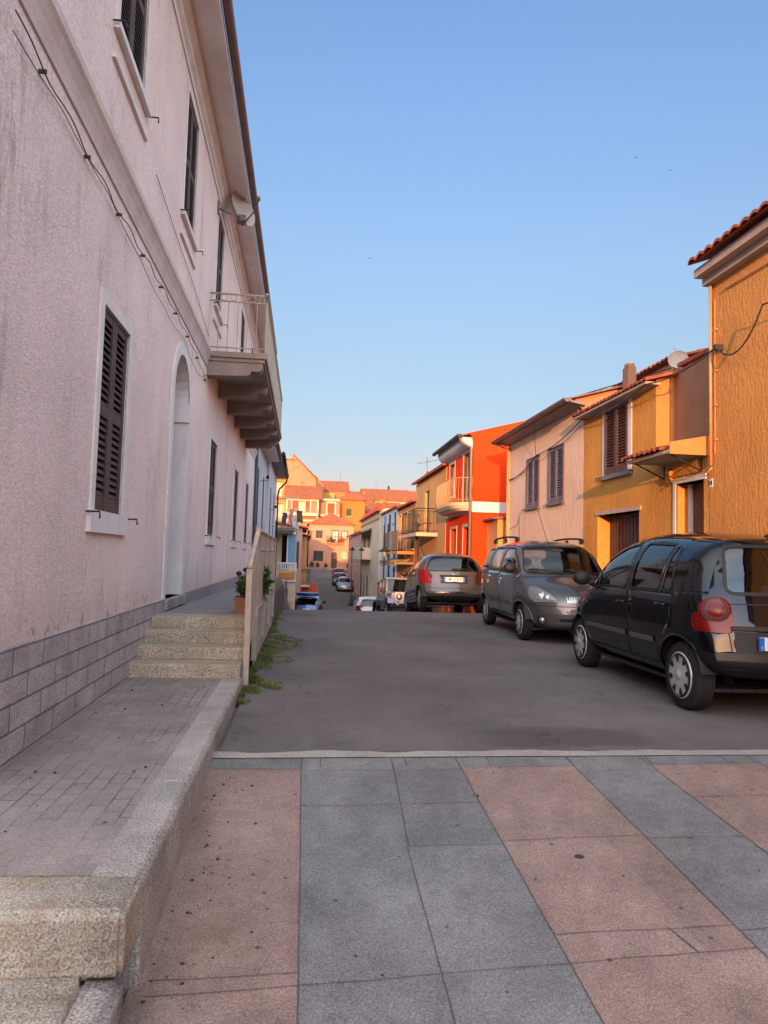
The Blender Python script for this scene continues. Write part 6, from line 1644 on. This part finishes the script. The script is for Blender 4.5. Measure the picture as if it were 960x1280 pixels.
# orange house uphill
t = house('deep_orange_house', 'deep orange house with one green shutter above the old pink house', 5.75, 10.1, 118, 127, 0, 10.9, 'deep_orange', 'tile_far', 'hip', 1.6, .35, front=[(7.0, 7.9, 8.15, 9.4, 'shut', 'green_wood')])
t = house('rose_terrace_house', 'rose house with white framed red shutters and little terraces', 2.3, 5.7, 114.5, 124, 0, 10.6, 'salmon', 'tile_far', 'flat', 1, .2, front=[(3.7, 4.85, 8.2, 9.95, 'shut', 'red_shutter')])
ME = MY(114.5)
w_ = MB()
for a, b, c, d in ((3.45, 3.7, 8.1, 10.2), (4.85, 5.1, 8.1, 10.2), (3.7, 4.85, 9.95, 10.2), (2.6, 5.7, 10.35, 10.65), (2.5, 5.7, 7.75, 8.05), (2.3, 5.2, 7.0, 7.3)): w_.boxM(ME, a, b, c, d, 0, .12)
w_.boxM(ME, 2.5, 5.7, 7.75, 8.05, .12, .5); w_.build('trim', M_['cream'], t)
t = house('salmon_house', 'salmon house with brown tiled roof, cream frames and open red shutters', -3.0, 2.2, 112, 123, 0, 10.3, 'salmon', 'tile_far', 'ridge_x', 2.6, .45, front=[(-1.0, .05, 8.35, 9.9, 'curtain')], dep=.3)
MS = MY(112)
for a, b in ((-1.95, -1.05), (.10, .75)): leaf(MS, a, b, 8.35, 9.9, .02, .08, True, False, .08, .16).build('shutter', [M_['red_shutter'], M_['dark']], t)
w_ = MB()
for a, b, c, d in ((-3.0, -2.75, 4, 10.3), (1.9, 2.2, 4, 10.3), (-2.75, 1.9, 10.0, 10.3), (-2.2, -2.0, 8.1, 10.0), (.8, 1.0, 8.1, 10.0), (-2.75, 1.9, 7.6, 8.1), (-2.75, 1.9, 6.7, 7.0)): w_.boxM(MS, a, b, c, d, 0, .15)
w_.build('trim', M_['cream'], t)
add_balcony(t, MS, -2.9, 2.1, 7.7, .9, 'cream', False, 'beige_metal')
add_chimney(t, -.6, 118, 12.4, .6, .9)
add_chimney(t, 1.4, 116.5, 11.6, .45, .7)
# tall peach block
t = thing('peach_block', 'tall peach coloured building with a long sloping gable on the left of the hill', 'building', (-2, 128, 0))
mb = MB(); P = [(-3.45, 0), (1.9, 0), (1.9, 15.4), (-2.4, 19.7), (-3.45, 18.7)]
mb.poly([(x, 128, z) for x, z in P]); mb.poly([(x, 146, z) for x, z in P]); mb.quad((1.9, 128, 0), (1.9, 146, 0), (1.9, 146, 15.4), (1.9, 128, 15.4)); mb.build('wall', M_['peach'], t)
mb = MB(); wall_holes(mb, MY(127.9), -7.5, -3.45, 0, 18.6, [(-5.6, -4.5, 15.4, 17.6), (-5.4, -4.3, 11.8, 14.6), (-5.4, -3.9, 8.0, 10.6)], .8); mb.build('front_wall', M_['gold_wall'], t)
mb = MB(); roof(mb, 'up_y', -7.5, -2.4, 128, 146, 18.7, 1.4, .3); mb.add([(-2.45, 127.7, 19.75), (2.1, 127.7, 15.35), (2.1, 146, 15.35), (-2.45, 146, 19.75), (-2.45, 127.7, 19.9), (2.1, 127.7, 15.5), (2.1, 146, 15.5), (-2.45, 146, 19.9)], [(0,1,2,3), (4,5,6,7), (0,1,5,4), (1,2,6,5)]); mb.build('roof', M_['tile_far'], t)
MP = MY(127.9)
for a, b, c, d in ((-5.6, -4.5, 15.4, 17.6), (-5.4, -4.3, 11.8, 14.6), (-5.4, -3.9, 8.0, 10.6)): pane_window(t, MP, a, b, c, d, M_['cream'], M_['curtain_pane'], .8)
add_balcony(t, MP, -6.5, -3.6, 15.3, 1.2, 'gold_wall', False); add_balcony(t, MP, -6.5, -3.6, 11.7, 1.2, 'gold_wall', False)
w_ = MB()
for x, z in ((-2.6, 18.1), (-1.7, 17.2), (-1.5, 17.4), (-.9, 14.2), (.4, 13.4), (-.3, 12.6), (.9, 12.2), (-2.2, 13.0)): w_.box(x - .12, x + .12, 127.93, 128.0, z, z + .28)
w_.build('vents', M_['gutter_brown'], t)
t = house('peach_stair_house', 'small peach roof house stepped behind the tall gable', 1.95, 3.6, 140, 150, 5, 15.5, 'peach', 'tile_far', 'down_x', 1.8, .1, front=[(2.6, 3.0, 13.6, 15.0, 'void')])
t = house('ridge_house', 'pink gabled house with aerial behind the terraces', 3.2, 9.2, 150, 160, 5, 15.3, 'salmon', 'tile_far', 'ridge_x', 2.6, .3, front=[])
w_ = MB(); w_.box(3.0, 6.2, 147.5, 149.9, 12, 14.6); w_.build('terrace_front', M_['gold_wall'], t)
w_ = MB(); w_.tube([(7.6, 154, 17), (7.6, 154, 20.2)], .05, 5); w_.tube([(7.0, 154, 19.6), (8.3, 154, 19.6)], .03, 4); w_.build('antenna', M_['grey_metal'], t)
t = house('brick_roof_house', 'low house with plain brown tiled roof on the hill centre', 9.0, 14.2, 146, 156, 5, 13.2, 'deep_orange', 'tile_far', 'ridge_x', 2.2, .3, front=[(10.2, 11, 11, 12.4, 'shut', 'green_wood')])
add_chimney(t, 12.6, 150, 14.2, .7, .9)
t = house('loggia_house', 'long tiled roof house with white framed loggia on the hill', 12.7, 22.5, 148, 160, 4, 13.4, 'cream', 'tile_far', 'ridge_x', 3.0, .5, front=[(14.2, 16.4, 11.2, 12.7, 'void'), (17.0, 20.6, 11.2, 12.7, 'void')], dep=1.2)
w_ = MB(); w_.tube([(15.4, 152, 15.8), (15.4, 152, 18)], .04, 5); w_.tube([(15.0, 152, 17.8), (16.2, 152, 17.9)], .03, 4); w_.build('antenna', M_['grey_metal'], t)
t = house('upper_roof_house', 'highest tiled roof with metal flue on the right of the hill', 16.5, 28, 162, 174, 5, 14.4, 'deep_orange', 'tile_far', 'ridge_x', 3.2, .4)
w_ = MB(); w_.tube([(19.6, 163.5, 15), (19.6, 163.5, 17.6)], .16, 8); w_.lathe([(.26, 0), (.26, .6), (.1, .8)], (19.6, 163.5, 17.5), (0, 0, 1), 10); w_.build('flue', M_['black_metal'], t)
t = house('hill_house', 'broad orange house filling the right of the hill', 10.5, 18, 128, 138, 0, 9.6, 'peach', 'tile_far', 'ridge_x', 2.2, .3, front=[(11.2, 12.1, 7.2, 8.8, 'shut', 'red_shutter'), (13.0, 13.9, 7.2, 8.8, 'shut', 'red_shutter')])
add_chimney(t, 14.5, 131, 11.0, .7, 1.0)
t_ = t
t = house('side_house', 'rose house in shade left of the old pink house', -4.5, .3, 100, 110, -2, 5.2, 'rose', 'tile_far', 'down_x', 1, .3, right=[(103, 104, 2, 3.6, 'shut')], front=[(-1.4, -.5, 2.6, 4.2, 'shut')])

# --- left row beyond the big pink house
t = house('grey_white_house', 'grey white house with dark gutter next to the long pink house', -10, -1.6, 21.8, 28.8, -2.5, 5.15, 'grey_white_wall', 'tile', 'down_x', 2, .0, right=[(23.3, 24.2, 2.2, 4.2, 'shut'), (26.4, 27.3, 2.2, 4.2, 'shut'), (23.3, 24.2, -1, 1, 'shut')])
w_ = MB(); w_.tube([(-1.54, 21.9, 5.1), (-1.54, 21.9, -1)], .05, 8); w_.build('downpipe', M_['pipe_green'], t)
w_ = MB(); w_.box(-1.6, -1.12, 21.8, 28.8, 5.1, 5.2); w_.build('eave', M_['soffit'], t); w_ = MB(); w_.tube([(-1.06, 21.7, 5.24), (-1.06, 29.0, 5.24)], .075, 8); w_.build('gutter', M_['gutter_dark'], t)
w_ = MB(); w_.box(-1.6, -1.5, 22, 28.7, 1.55, 1.68); w_.build('string_course', M_['cornice'], t)
t = house('gutter_house', 'pale grey house with black curved gutter and downpipe on the left row', -10, -1.5, 28.85, 36.6, -3.4, 5.35, 'grey_white_wall', 'tile', 'down_x', 2, .0, right=[(30.3, 31.2, 2.0, 4.2, 'shut'), (33.5, 34.4, 2.0, 4.2, 'shut')])
w_ = MB(); w_.box(-1.5, -1.02, 28.85, 36.6, 5.3, 5.42); w_.build('eave', M_['gutter_brown'], t); w_ = MB(); w_.tube([(-.96, 28.8, 5.46), (-.96, 36.8, 5.40)], .085, 8); w_.tube([(-.96, 36.6, 5.36), (-1.0, 36.6, 5.1), (-1.36, 36.6, 4.7), (-1.42, 36.6, 4.4), (-1.42, 36.6, -1)], .05, 8); w_.build('gutter', M_['gutter_dark'], t)
for k, (y, z) in enumerate(((24.9, 3.9), (30.0, 3.2), (32.6, 2.6))):
    w_ = MB(); x = -1.6 if y < 28.8 else -1.5; w_.tube([(x, y, z), (x + .25, y, z), (x + .25, y, z + .2)], .012, 5); w_.lathe([(.03, 0), (.07, -.12), (.0, -.02)], (x + .25, y, z + .2), (0, 0, 1), 8)
    tag(w_.build('wall_lamp', M_['black_metal']), ['small black wall lamp bracket on the grey white house', 'small black wall lamp bracket at the near end of the gutter house', 'small black wall lamp bracket at the far end of the gutter house'][k], 'wall lamp', 'wall lamps on the left row')
# porch house
t = thing('porch_house', 'cream house with flat porch roof, white balusters and blue door on the left', 'house', (-1.5, 38, -2.4))
mb = MB(); wall_holes(mb, MY(38), -9, -.36, -3, .42, [(-1.15, -.75, -2.4, -.5)], .3); mb.quad((-.36, 38, -3), (-.36, 46, -3), (-.36, 46, .42), (-.36, 38, .42)); mb.quad((-9, 38, .42), (-.36, 38, .42), (-.36, 46, .42), (-9, 46, .42))
wall_holes(mb, MY(39.2), -9, -.45, .42, 2.6, [(-1.2, -.86, .45, 2.4)], .4); mb.quad((-.45, 39.2, .42), (-.45, 46, .42), (-.45, 46, 2.6), (-.45, 39.2, 2.6)); mb.build('wall', M_['cream'], t)
w_ = MB(); w_.quad((-1.25, 39.55, .42), (-.8, 39.55, .42), (-.8, 39.55, 2.45), (-1.25, 39.55, 2.45)); w_.build('opening', M_['dark'], t)
w_ = MB(); w_.box(-3, -.52, 37.6, 41, 2.58, 2.74); w_.box(-3, -.60, 37.7, 41, 2.46, 2.58); w_.build('porch_roof', M_['grey_metal'], t)
w_ = MB(); w_.box(-.84, -.44, 38.35, 38.40, .85, 2.42); bd = w_.build('door', M_['cloth_blue'], t); w_ = MB(); w_.box(-.90, -.84, 38.3, 38.42, .80, 2.5); w_.prism(MY(38.3), [(-.90, 2.42), (-.36, 2.42), (-.62, 2.62)], -.1, .03); w_.build('door_frame', M_['white_wall'], bd)
w_ = MB()
for k in range(8): w_.lathe([(.035, 0), (.05, .08), (.03, .16), (.045, .26), (.04, .34)], (-1.15 + k * .105, 38.05, .46), (0, 0, 1), 8)
w_.box(-1.3, -.36, 37.98, 38.12, .80, .88); w_.box(-.42, -.34, 37.97, 38.13, .42, .9); w_.build('balustrade', M_['white_wall'], t)
w_ = MB(); w_.box(-1.25, -.42, 37.80, 37.98, .02, .36); w_.build('planter_box', M_['smooth_orange'], t)
w_ = MB(); w_.box(-1.3, -.36, 37.9, 37.99, -.15, .0); w_.build('ledge', M_['white_wall'], t)
w_ = MB(); w_.tube([(-1.25, 37.7, -2.2), (-1.22, 37.7, -.5)], .09, 8); w_.tube([(-.85, 37.6, -2.2), (-.85, 37.6, -.1)], .05, 8); w_.build('post', M_['red_brown_wood'], t)
w_ = MB(); w_.box(-1.05, -.95, 37.6, 37.7, -2.2, -.4); w_.build('white_post', M_['white_wall'], t)
w_ = MB(); w_.box(-1.5, -.45, 37.0, 37.3, -1.75, -1.55); 
for k in range(10): w_.box(-1.45 + k * .1, -1.42 + k * .1, 37.0, 37.04, -1.55, -1.15)
w_.build('low_grille', M_['black_metal'], t)
# roof terrace with washing
t = thing('roof_terrace', 'railed roof terrace with flag poles above the porch house', 'terrace', (-1, 41, 2.6))
railing(MY(41.0), -1.7, -.35, 2.62, 4.7, 0.0, .17, .012, .03, False).build('railing', M_['beige_metal'], t)
w_ = MB(); w_.box(-3, -.4, 41.05, 46, 2.6, 2.75); w_.build('floor', M_['cream'], t)
def flag(name, label, cat, p, w, h, m, pole, lean=.15, seedv=0):
    f_ = thing(name, label, cat, (p[0], p[1], 2.7), 'flags on the roof terrace')
    mb = MB(); n = 7; k_ = 5
    mb.add([(p[0] + lean * (p[2] - 2.7) * .3 + w * i / n + .03 * math.sin(j * .8 + seedv), p[1] + .05 * math.sin(i * 1.3 + j * .7 + seedv), p[2] - h * j / k_ - .12 * w * i / n * (1 + j * .3)) for j in range(k_ + 1) for i in range(n + 1)], [(j*(n+1)+i, j*(n+1)+i+1, (j+1)*(n+1)+i+1, (j+1)*(n+1)+i) for j in range(k_) for i in range(n)], 0, True)
    c = mb.build('cloth', M_[m], f_, recalc=False)
    mb = MB(); mb.tube([(p[0], p[1], 2.65), (p[0] + lean * (p[2] - 2.7) * .3, p[1], p[2] + .08)], .018, 6); mb.build('pole', M_[pole], f_)
flag('flag', 'limp dark blue flag, leftmost on the roof terrace', 'flag', (-1.30, 40.2, 3.72), .26, .62, 'cloth_dark', 'grey_metal', .1, 1)
flag('flag', 'pink and limp flag in the middle of the roof terrace', 'flag', (-.93, 40.3, 3.95), .20, .85, 'cloth_pink', 'grey_metal', .25, 2)
flag('flag', 'white grey flag hanging low over the porch roof', 'flag', (-.72, 40.1, 3.45), .36, .55, 'cloth_white', 'grey_metal', .2, 3)
flag('flag', 'dark green flag on a yellow pole, rightmost on the roof terrace', 'flag', (-.45, 39.9, 3.85), .34, .65, 'cloth_green', 'yellow_paint', .02, 4)
t = house('left_far_house', 'cream and rose house with small dark balconies beyond the porch house', -9, -.1, 47, 58, -3.4, 3.1, 'rose', 'tile_far', 'down_x', 1.4, .3, right=[(48.5, 49.6, -.6, 1.6, 'shut'), (52, 53, -.6, 1.6, 'door')], front=[(-.85, -.3, .4, 2.2, 'door')])
add_balcony(t, MX(-.1, 1), 47.4, 51.5, -.7, .6, 'cream', False)
t = house('left_low_house', 'shaded ochre house with a side balcony farther down the left row', -9, .3, 58.5, 82, -3.4, 2.9, 'apricot', 'tile_far', 'down_x', 1.2, .3, right=[(60 + 4 * k, 61 + 4 * k, .3, 2, 'shut') for k in range(5)])
t = house('left_end_house', 'rose house at the far end of the left row', -9, .4, 83, 98, -2.6, 4.2, 'rose', 'tile_far', 'down_x', 1.2, .3, right=[(85, 86, 1.2, 2.8, 'shut')])
# dark slatted fence + wall on the left below the crest
t = thing('slat_fence', 'dark weathered slat fence along the left kerb beyond the terrace', 'fence', (-.5, 15, 0))
w_ = MB(); y = 13.2
while y < 36: w_.box(-.55, -.53, y, y + .09, zr(y) - .1, zr(y) + .75 + .03 * math.sin(y * 7)); y += .14
w_.build('slats', M_['grey_metal'], t)
w_ = MB(); w_.tube([(-.56, y, zr(y) + .62) for y in frange(13, 36, 24)], .03, 6); w_.tube([(-.56, y, zr(y) + .2) for y in frange(13, 36, 24)], .03, 6); w_.build('rail', M_['grey_metal'], t)
# orange net barrier down the dip
t = thing('barrier', 'orange net site barrier standing in the dip behind the blue car', 'barrier', (.3, 48, zr(48)))
w_ = MB(); w_.box(-.42, 1.0, 47.98, 48.0, -1.55, -.60); w_.build('net', M_['orange_net'], t)
w_ = MB()
for x in (-.42, .28, 1.0): w_.tube([(x, 48, zr(48)), (x, 48, -.5)], .03, 6); w_.box(x - .04, x + .04, 47.8, 48.2, zr(48), zr(48) + .06)
w_.tube([(1.05, 48, -.5), (1.08, 48, -.15)], .03, 6); w_.build('post', M_['grey_metal'], t)
# street lamps
def lamp(label, x, y, ztop, bracket=False, taller=0):
    t = thing('street_lamp', label, 'street lamp', (x, y, zr(y)), 'black street lamps on the right kerb')
    w_ = MB(); w_.tube([(x, y, zr(y)), (x, y, zr(y) + .6), (x, y, zr(y) + .65), (x, y, ztop)], [.06, .06, .035, .03], 8); w_.build('post', M_['black_metal'], t)
    w_ = MB(); w_.lathe([(.0, .28), (.05, .24), (.07, .16), (.26, .03), (.27, 0), (.22, .02), (.0, .06)], (x, y, ztop), (0, 0, 1), 16); w_.build('shade', M_['black_metal'], t)
    w_ = MB(); w_.lathe([(.0, -.22), (.07, -.2), (.09, -.02), (.06, .03)], (x, y, ztop), (0, 0, 1), 12); w_.build('lamp_glass', M_['curtain_pane'], t)
    if taller: w_ = MB(); w_.tube([(x, y, ztop + .2), (x, y, ztop + taller)], .022, 6); w_.build('upper_rod', M_['black_metal'], t)
lamp('black street lamp with upper rod, nearest of the right kerb lamps', 3.6, 31, 1.55, False, 1.6)
lamp('black street lamp in front of the cream house, middle of the row', 4.15, 50, 1.75)
lamp('black street lamp farthest down the right kerb', 4.05, 58, 1.85)
t = thing('utility_pole', 'rusty brown pole standing at the kerb before the bamboo balconies', 'pole', (4.6, 28.2, zr(28.2)))
w_ = MB(); w_.tube([(4.6, 28.2, zr(28.2)), (4.6, 28.2, 2.65)], .06, 8); w_.build('post', M_['red_brown_wood'], t)
w_ = MB(); w_.tube([(4.6, 28.2, 2.6), (4.9, 28.2, 2.75), (5.2, 28.2, 2.75)], .02, 6); w_.lathe([(0, .14), (.16, .02), (.16, 0), (0, .02)], (4.6, 28.2, 2.65), (0, 0, 1), 12); w_.build('cap', M_['gutter_dark'], t)
t = thing('handrail', 'dark iron handrail on the right side below the cream house', 'handrail', (3.1, 44, zr(44)))
w_ = MB(); 
for y in frange(40, 52, 8): w_.tube([(3.75, y, zr(y)), (3.75, y, zr(y) + 1.05)], .03, 6)
w_.tube([(3.75, y, zr(y) + 1.05) for y in frange(40, 52, 8)], .03, 6); w_.build('rail', M_['black_metal'], t)
for k, (p_, l_) in enumerate((((71.76, 130, 81.84), 'tiny dark bird highest on the right of the sky'), ((64.36, 130, 83.84), 'tiny dark bird left of the highest bird'), ((10.67, 130, 58.58), 'tiny dark bird alone in the middle of the sky'))):
    x_, y_, z_ = p_; mb = MB()
    mb.ell((x_, y_, z_), (.07, .17, .06), 8, 6)
    b_ = thing('bird', l_, 'bird', (x_, y_, z_), 'birds in the sky'); mb.add([(x_, y_ - .05, z_ + .03), (x_ + .2, y_, z_ + .14), (x_ + .45, y_ + .08, z_ + .05), (x_ + .18, y_ + .12, z_ + .08), (x_ - .2, y_, z_ + .14), (x_ - .45, y_ + .08, z_ + .05), (x_ - .18, y_ + .12, z_ + .08)], [(0, 1, 2, 3), (0, 6, 5, 4)])
    mb.build('body', M_['cloth_dark'], b_)
# --- unseen low row added behind the camera to cast the evening shade
t = house('unseen_shade_row', 'low unseen house row added behind the camera to shade the street', -16, 26, -26, -17, -1, 3.2, 'rose', 'tile_far', 'ridge_x', .9, .25)
house('unseen_left_house', 'plain unseen house added left behind the camera to darken car reflections', -30, -10, -13, 1.5, -1, 6.0, 'rose', 'tile_far', 'ridge_y', 1.2, .3)  # added out of view so the black car mirrors less bright sky
house('unseen_tall_row', 'tall unseen house row added right behind the camera to darken car reflections', 3.6, 26, -38, -27, -1, 7.5, 'peach', 'tile_far', 'ridge_x', 1.5, .3)  # added out of view, clear of the sun, to darken the car's rear reflection
# ------------------------------------------------------------------ camera, light, sky
cd = bpy.data.cameras.new('camera'); cam = bpy.data.objects.new('camera', cd); COL.objects.link(cam)
cd.sensor_fit = 'VERTICAL'; cd.sensor_height = 24; cd.lens = 24 * 870 / 1280; cd.clip_end = 3000; cd.clip_start = .05
rot = Matrix(((0.9929624971854594, -0.03514782186978457, -0.1130933676264), (-0.11509891165884573, -0.061538031976016525, -0.9914460707247107), (0.02788762661407567, 0.9974856897411255, -0.0651504339471752)))
cam.matrix_world = Matrix.Translation((0, 0, 1.3)) @ rot.to_4x4(); sc.camera = cam
SUN_EL, SUN_AZ = R(5.2), R(10.5)   # azimuth: the light travels along +y, turned towards +x
sd = Vector((math.sin(SUN_AZ) * math.cos(SUN_EL), math.cos(SUN_AZ) * math.cos(SUN_EL), -math.sin(SUN_EL)))
sl = bpy.data.lights.new('sun', 'SUN'); sl.energy = 2.0; sl.angle = R(.5); sl.color = (1, .47, .17)
so = bpy.data.objects.new('sun', sl); COL.objects.link(so); so.rotation_euler = sd.to_track_quat('-Z', 'Y').to_euler(); so.location = (-20, -60, 30)
w = bpy.data.worlds.new('World'); sc.world = w; w.use_nodes = True
nt = w.node_tree; bg = nt.nodes['Background']; sky = nt.nodes.new('ShaderNodeTexSky'); sky.sky_type = 'NISHITA'; sky.sun_disc = False
sky.sun_elevation = SUN_EL; sky.sun_rotation = PI + SUN_AZ; sky.air_density = 1.; sky.dust_density = .6; sky.ozone_density = 1.6; sky.altitude = 0
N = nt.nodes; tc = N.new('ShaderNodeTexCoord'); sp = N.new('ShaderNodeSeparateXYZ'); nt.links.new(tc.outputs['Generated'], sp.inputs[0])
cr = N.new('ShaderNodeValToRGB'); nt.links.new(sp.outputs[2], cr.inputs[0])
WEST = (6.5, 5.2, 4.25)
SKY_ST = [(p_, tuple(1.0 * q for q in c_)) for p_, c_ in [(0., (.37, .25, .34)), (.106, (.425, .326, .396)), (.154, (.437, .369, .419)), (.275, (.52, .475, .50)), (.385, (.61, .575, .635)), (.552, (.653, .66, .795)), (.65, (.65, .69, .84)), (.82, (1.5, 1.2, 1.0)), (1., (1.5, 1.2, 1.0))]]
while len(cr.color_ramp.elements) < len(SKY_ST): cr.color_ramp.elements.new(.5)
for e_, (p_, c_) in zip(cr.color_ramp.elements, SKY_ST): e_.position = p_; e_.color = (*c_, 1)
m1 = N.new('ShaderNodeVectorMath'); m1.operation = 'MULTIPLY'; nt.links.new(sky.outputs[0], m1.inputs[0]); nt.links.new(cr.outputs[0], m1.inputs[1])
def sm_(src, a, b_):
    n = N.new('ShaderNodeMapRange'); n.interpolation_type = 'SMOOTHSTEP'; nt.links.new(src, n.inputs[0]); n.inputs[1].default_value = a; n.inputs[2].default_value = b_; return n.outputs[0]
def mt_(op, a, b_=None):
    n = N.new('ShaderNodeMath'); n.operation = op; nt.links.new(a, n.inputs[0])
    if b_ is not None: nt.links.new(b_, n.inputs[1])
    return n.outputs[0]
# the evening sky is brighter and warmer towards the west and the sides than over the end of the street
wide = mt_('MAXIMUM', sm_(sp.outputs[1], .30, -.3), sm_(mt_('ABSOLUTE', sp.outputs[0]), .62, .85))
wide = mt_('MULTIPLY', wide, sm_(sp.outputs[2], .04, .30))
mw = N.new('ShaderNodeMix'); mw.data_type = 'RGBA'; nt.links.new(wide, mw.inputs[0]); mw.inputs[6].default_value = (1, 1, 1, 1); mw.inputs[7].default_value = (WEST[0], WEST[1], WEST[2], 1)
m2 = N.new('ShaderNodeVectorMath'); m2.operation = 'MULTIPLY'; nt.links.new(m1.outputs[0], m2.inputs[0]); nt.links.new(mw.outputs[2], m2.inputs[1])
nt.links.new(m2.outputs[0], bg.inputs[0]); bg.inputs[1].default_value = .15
vs_ = sc.view_settings; vs_.view_transform = 'Standard'; vs_.look = 'None'; vs_.gamma = 1; vs_.exposure = 1.9; vs_.use_curve_mapping = False
sc.cycles.max_bounces = 6; sc.cycles.transparent_max_bounces = 16
sc.cycles.use_denoising = True
for l in list(bpy.data.objects):
    if l.name == 'frame_hold': bpy.data.objects.remove(l)

# every loose piece of these parts becomes a part of its own
def split_loose(o):
    bm = bmesh.new(); bm.from_mesh(o.data); seen = set(); comps = []
    for v in bm.verts:
        if v in seen: continue
        st = [v]; seen.add(v); c = set()
        while st:
            a = st.pop(); c.add(a)
            for e in a.link_edges:
                b = e.other_vert(a)
                if b not in seen: seen.add(b); st.append(b)
        comps.append(c)
    if len(comps) > 1:
        for c in comps:
            idx = {}; vs = []; fs = []; sm = []; mi = []
            for v in c: idx[v] = len(vs); vs.append(tuple(v.co))
            for f in bm.faces:
                if f.verts[0] in c: fs.append([idx[v] for v in f.verts]); sm.append(f.smooth); mi.append(f.material_index)
            if not fs: continue
            me = bpy.data.meshes.new(o.data.name); me.from_pydata(vs, [], fs); me.polygons.foreach_set('use_smooth', sm); me.polygons.foreach_set('material_index', mi)
            for q in o.data.materials: me.materials.append(q)
            n = o.copy(); n.data = me; COL.objects.link(n)
        bpy.data.objects.remove(o)
    bm.free()
for o in list(bpy.data.objects):
    if o.type == 'MESH' and o.parent and o.name.split('.')[0] in ('shutter_hook', 'string_course', 'arch_lip', 'panel_seam', 'wiper', 'bumper_strip', 'lower_lens', 'canopy_bracket', 'downpipe', 'surround', 'rail', 'post'):
        split_loose(o)
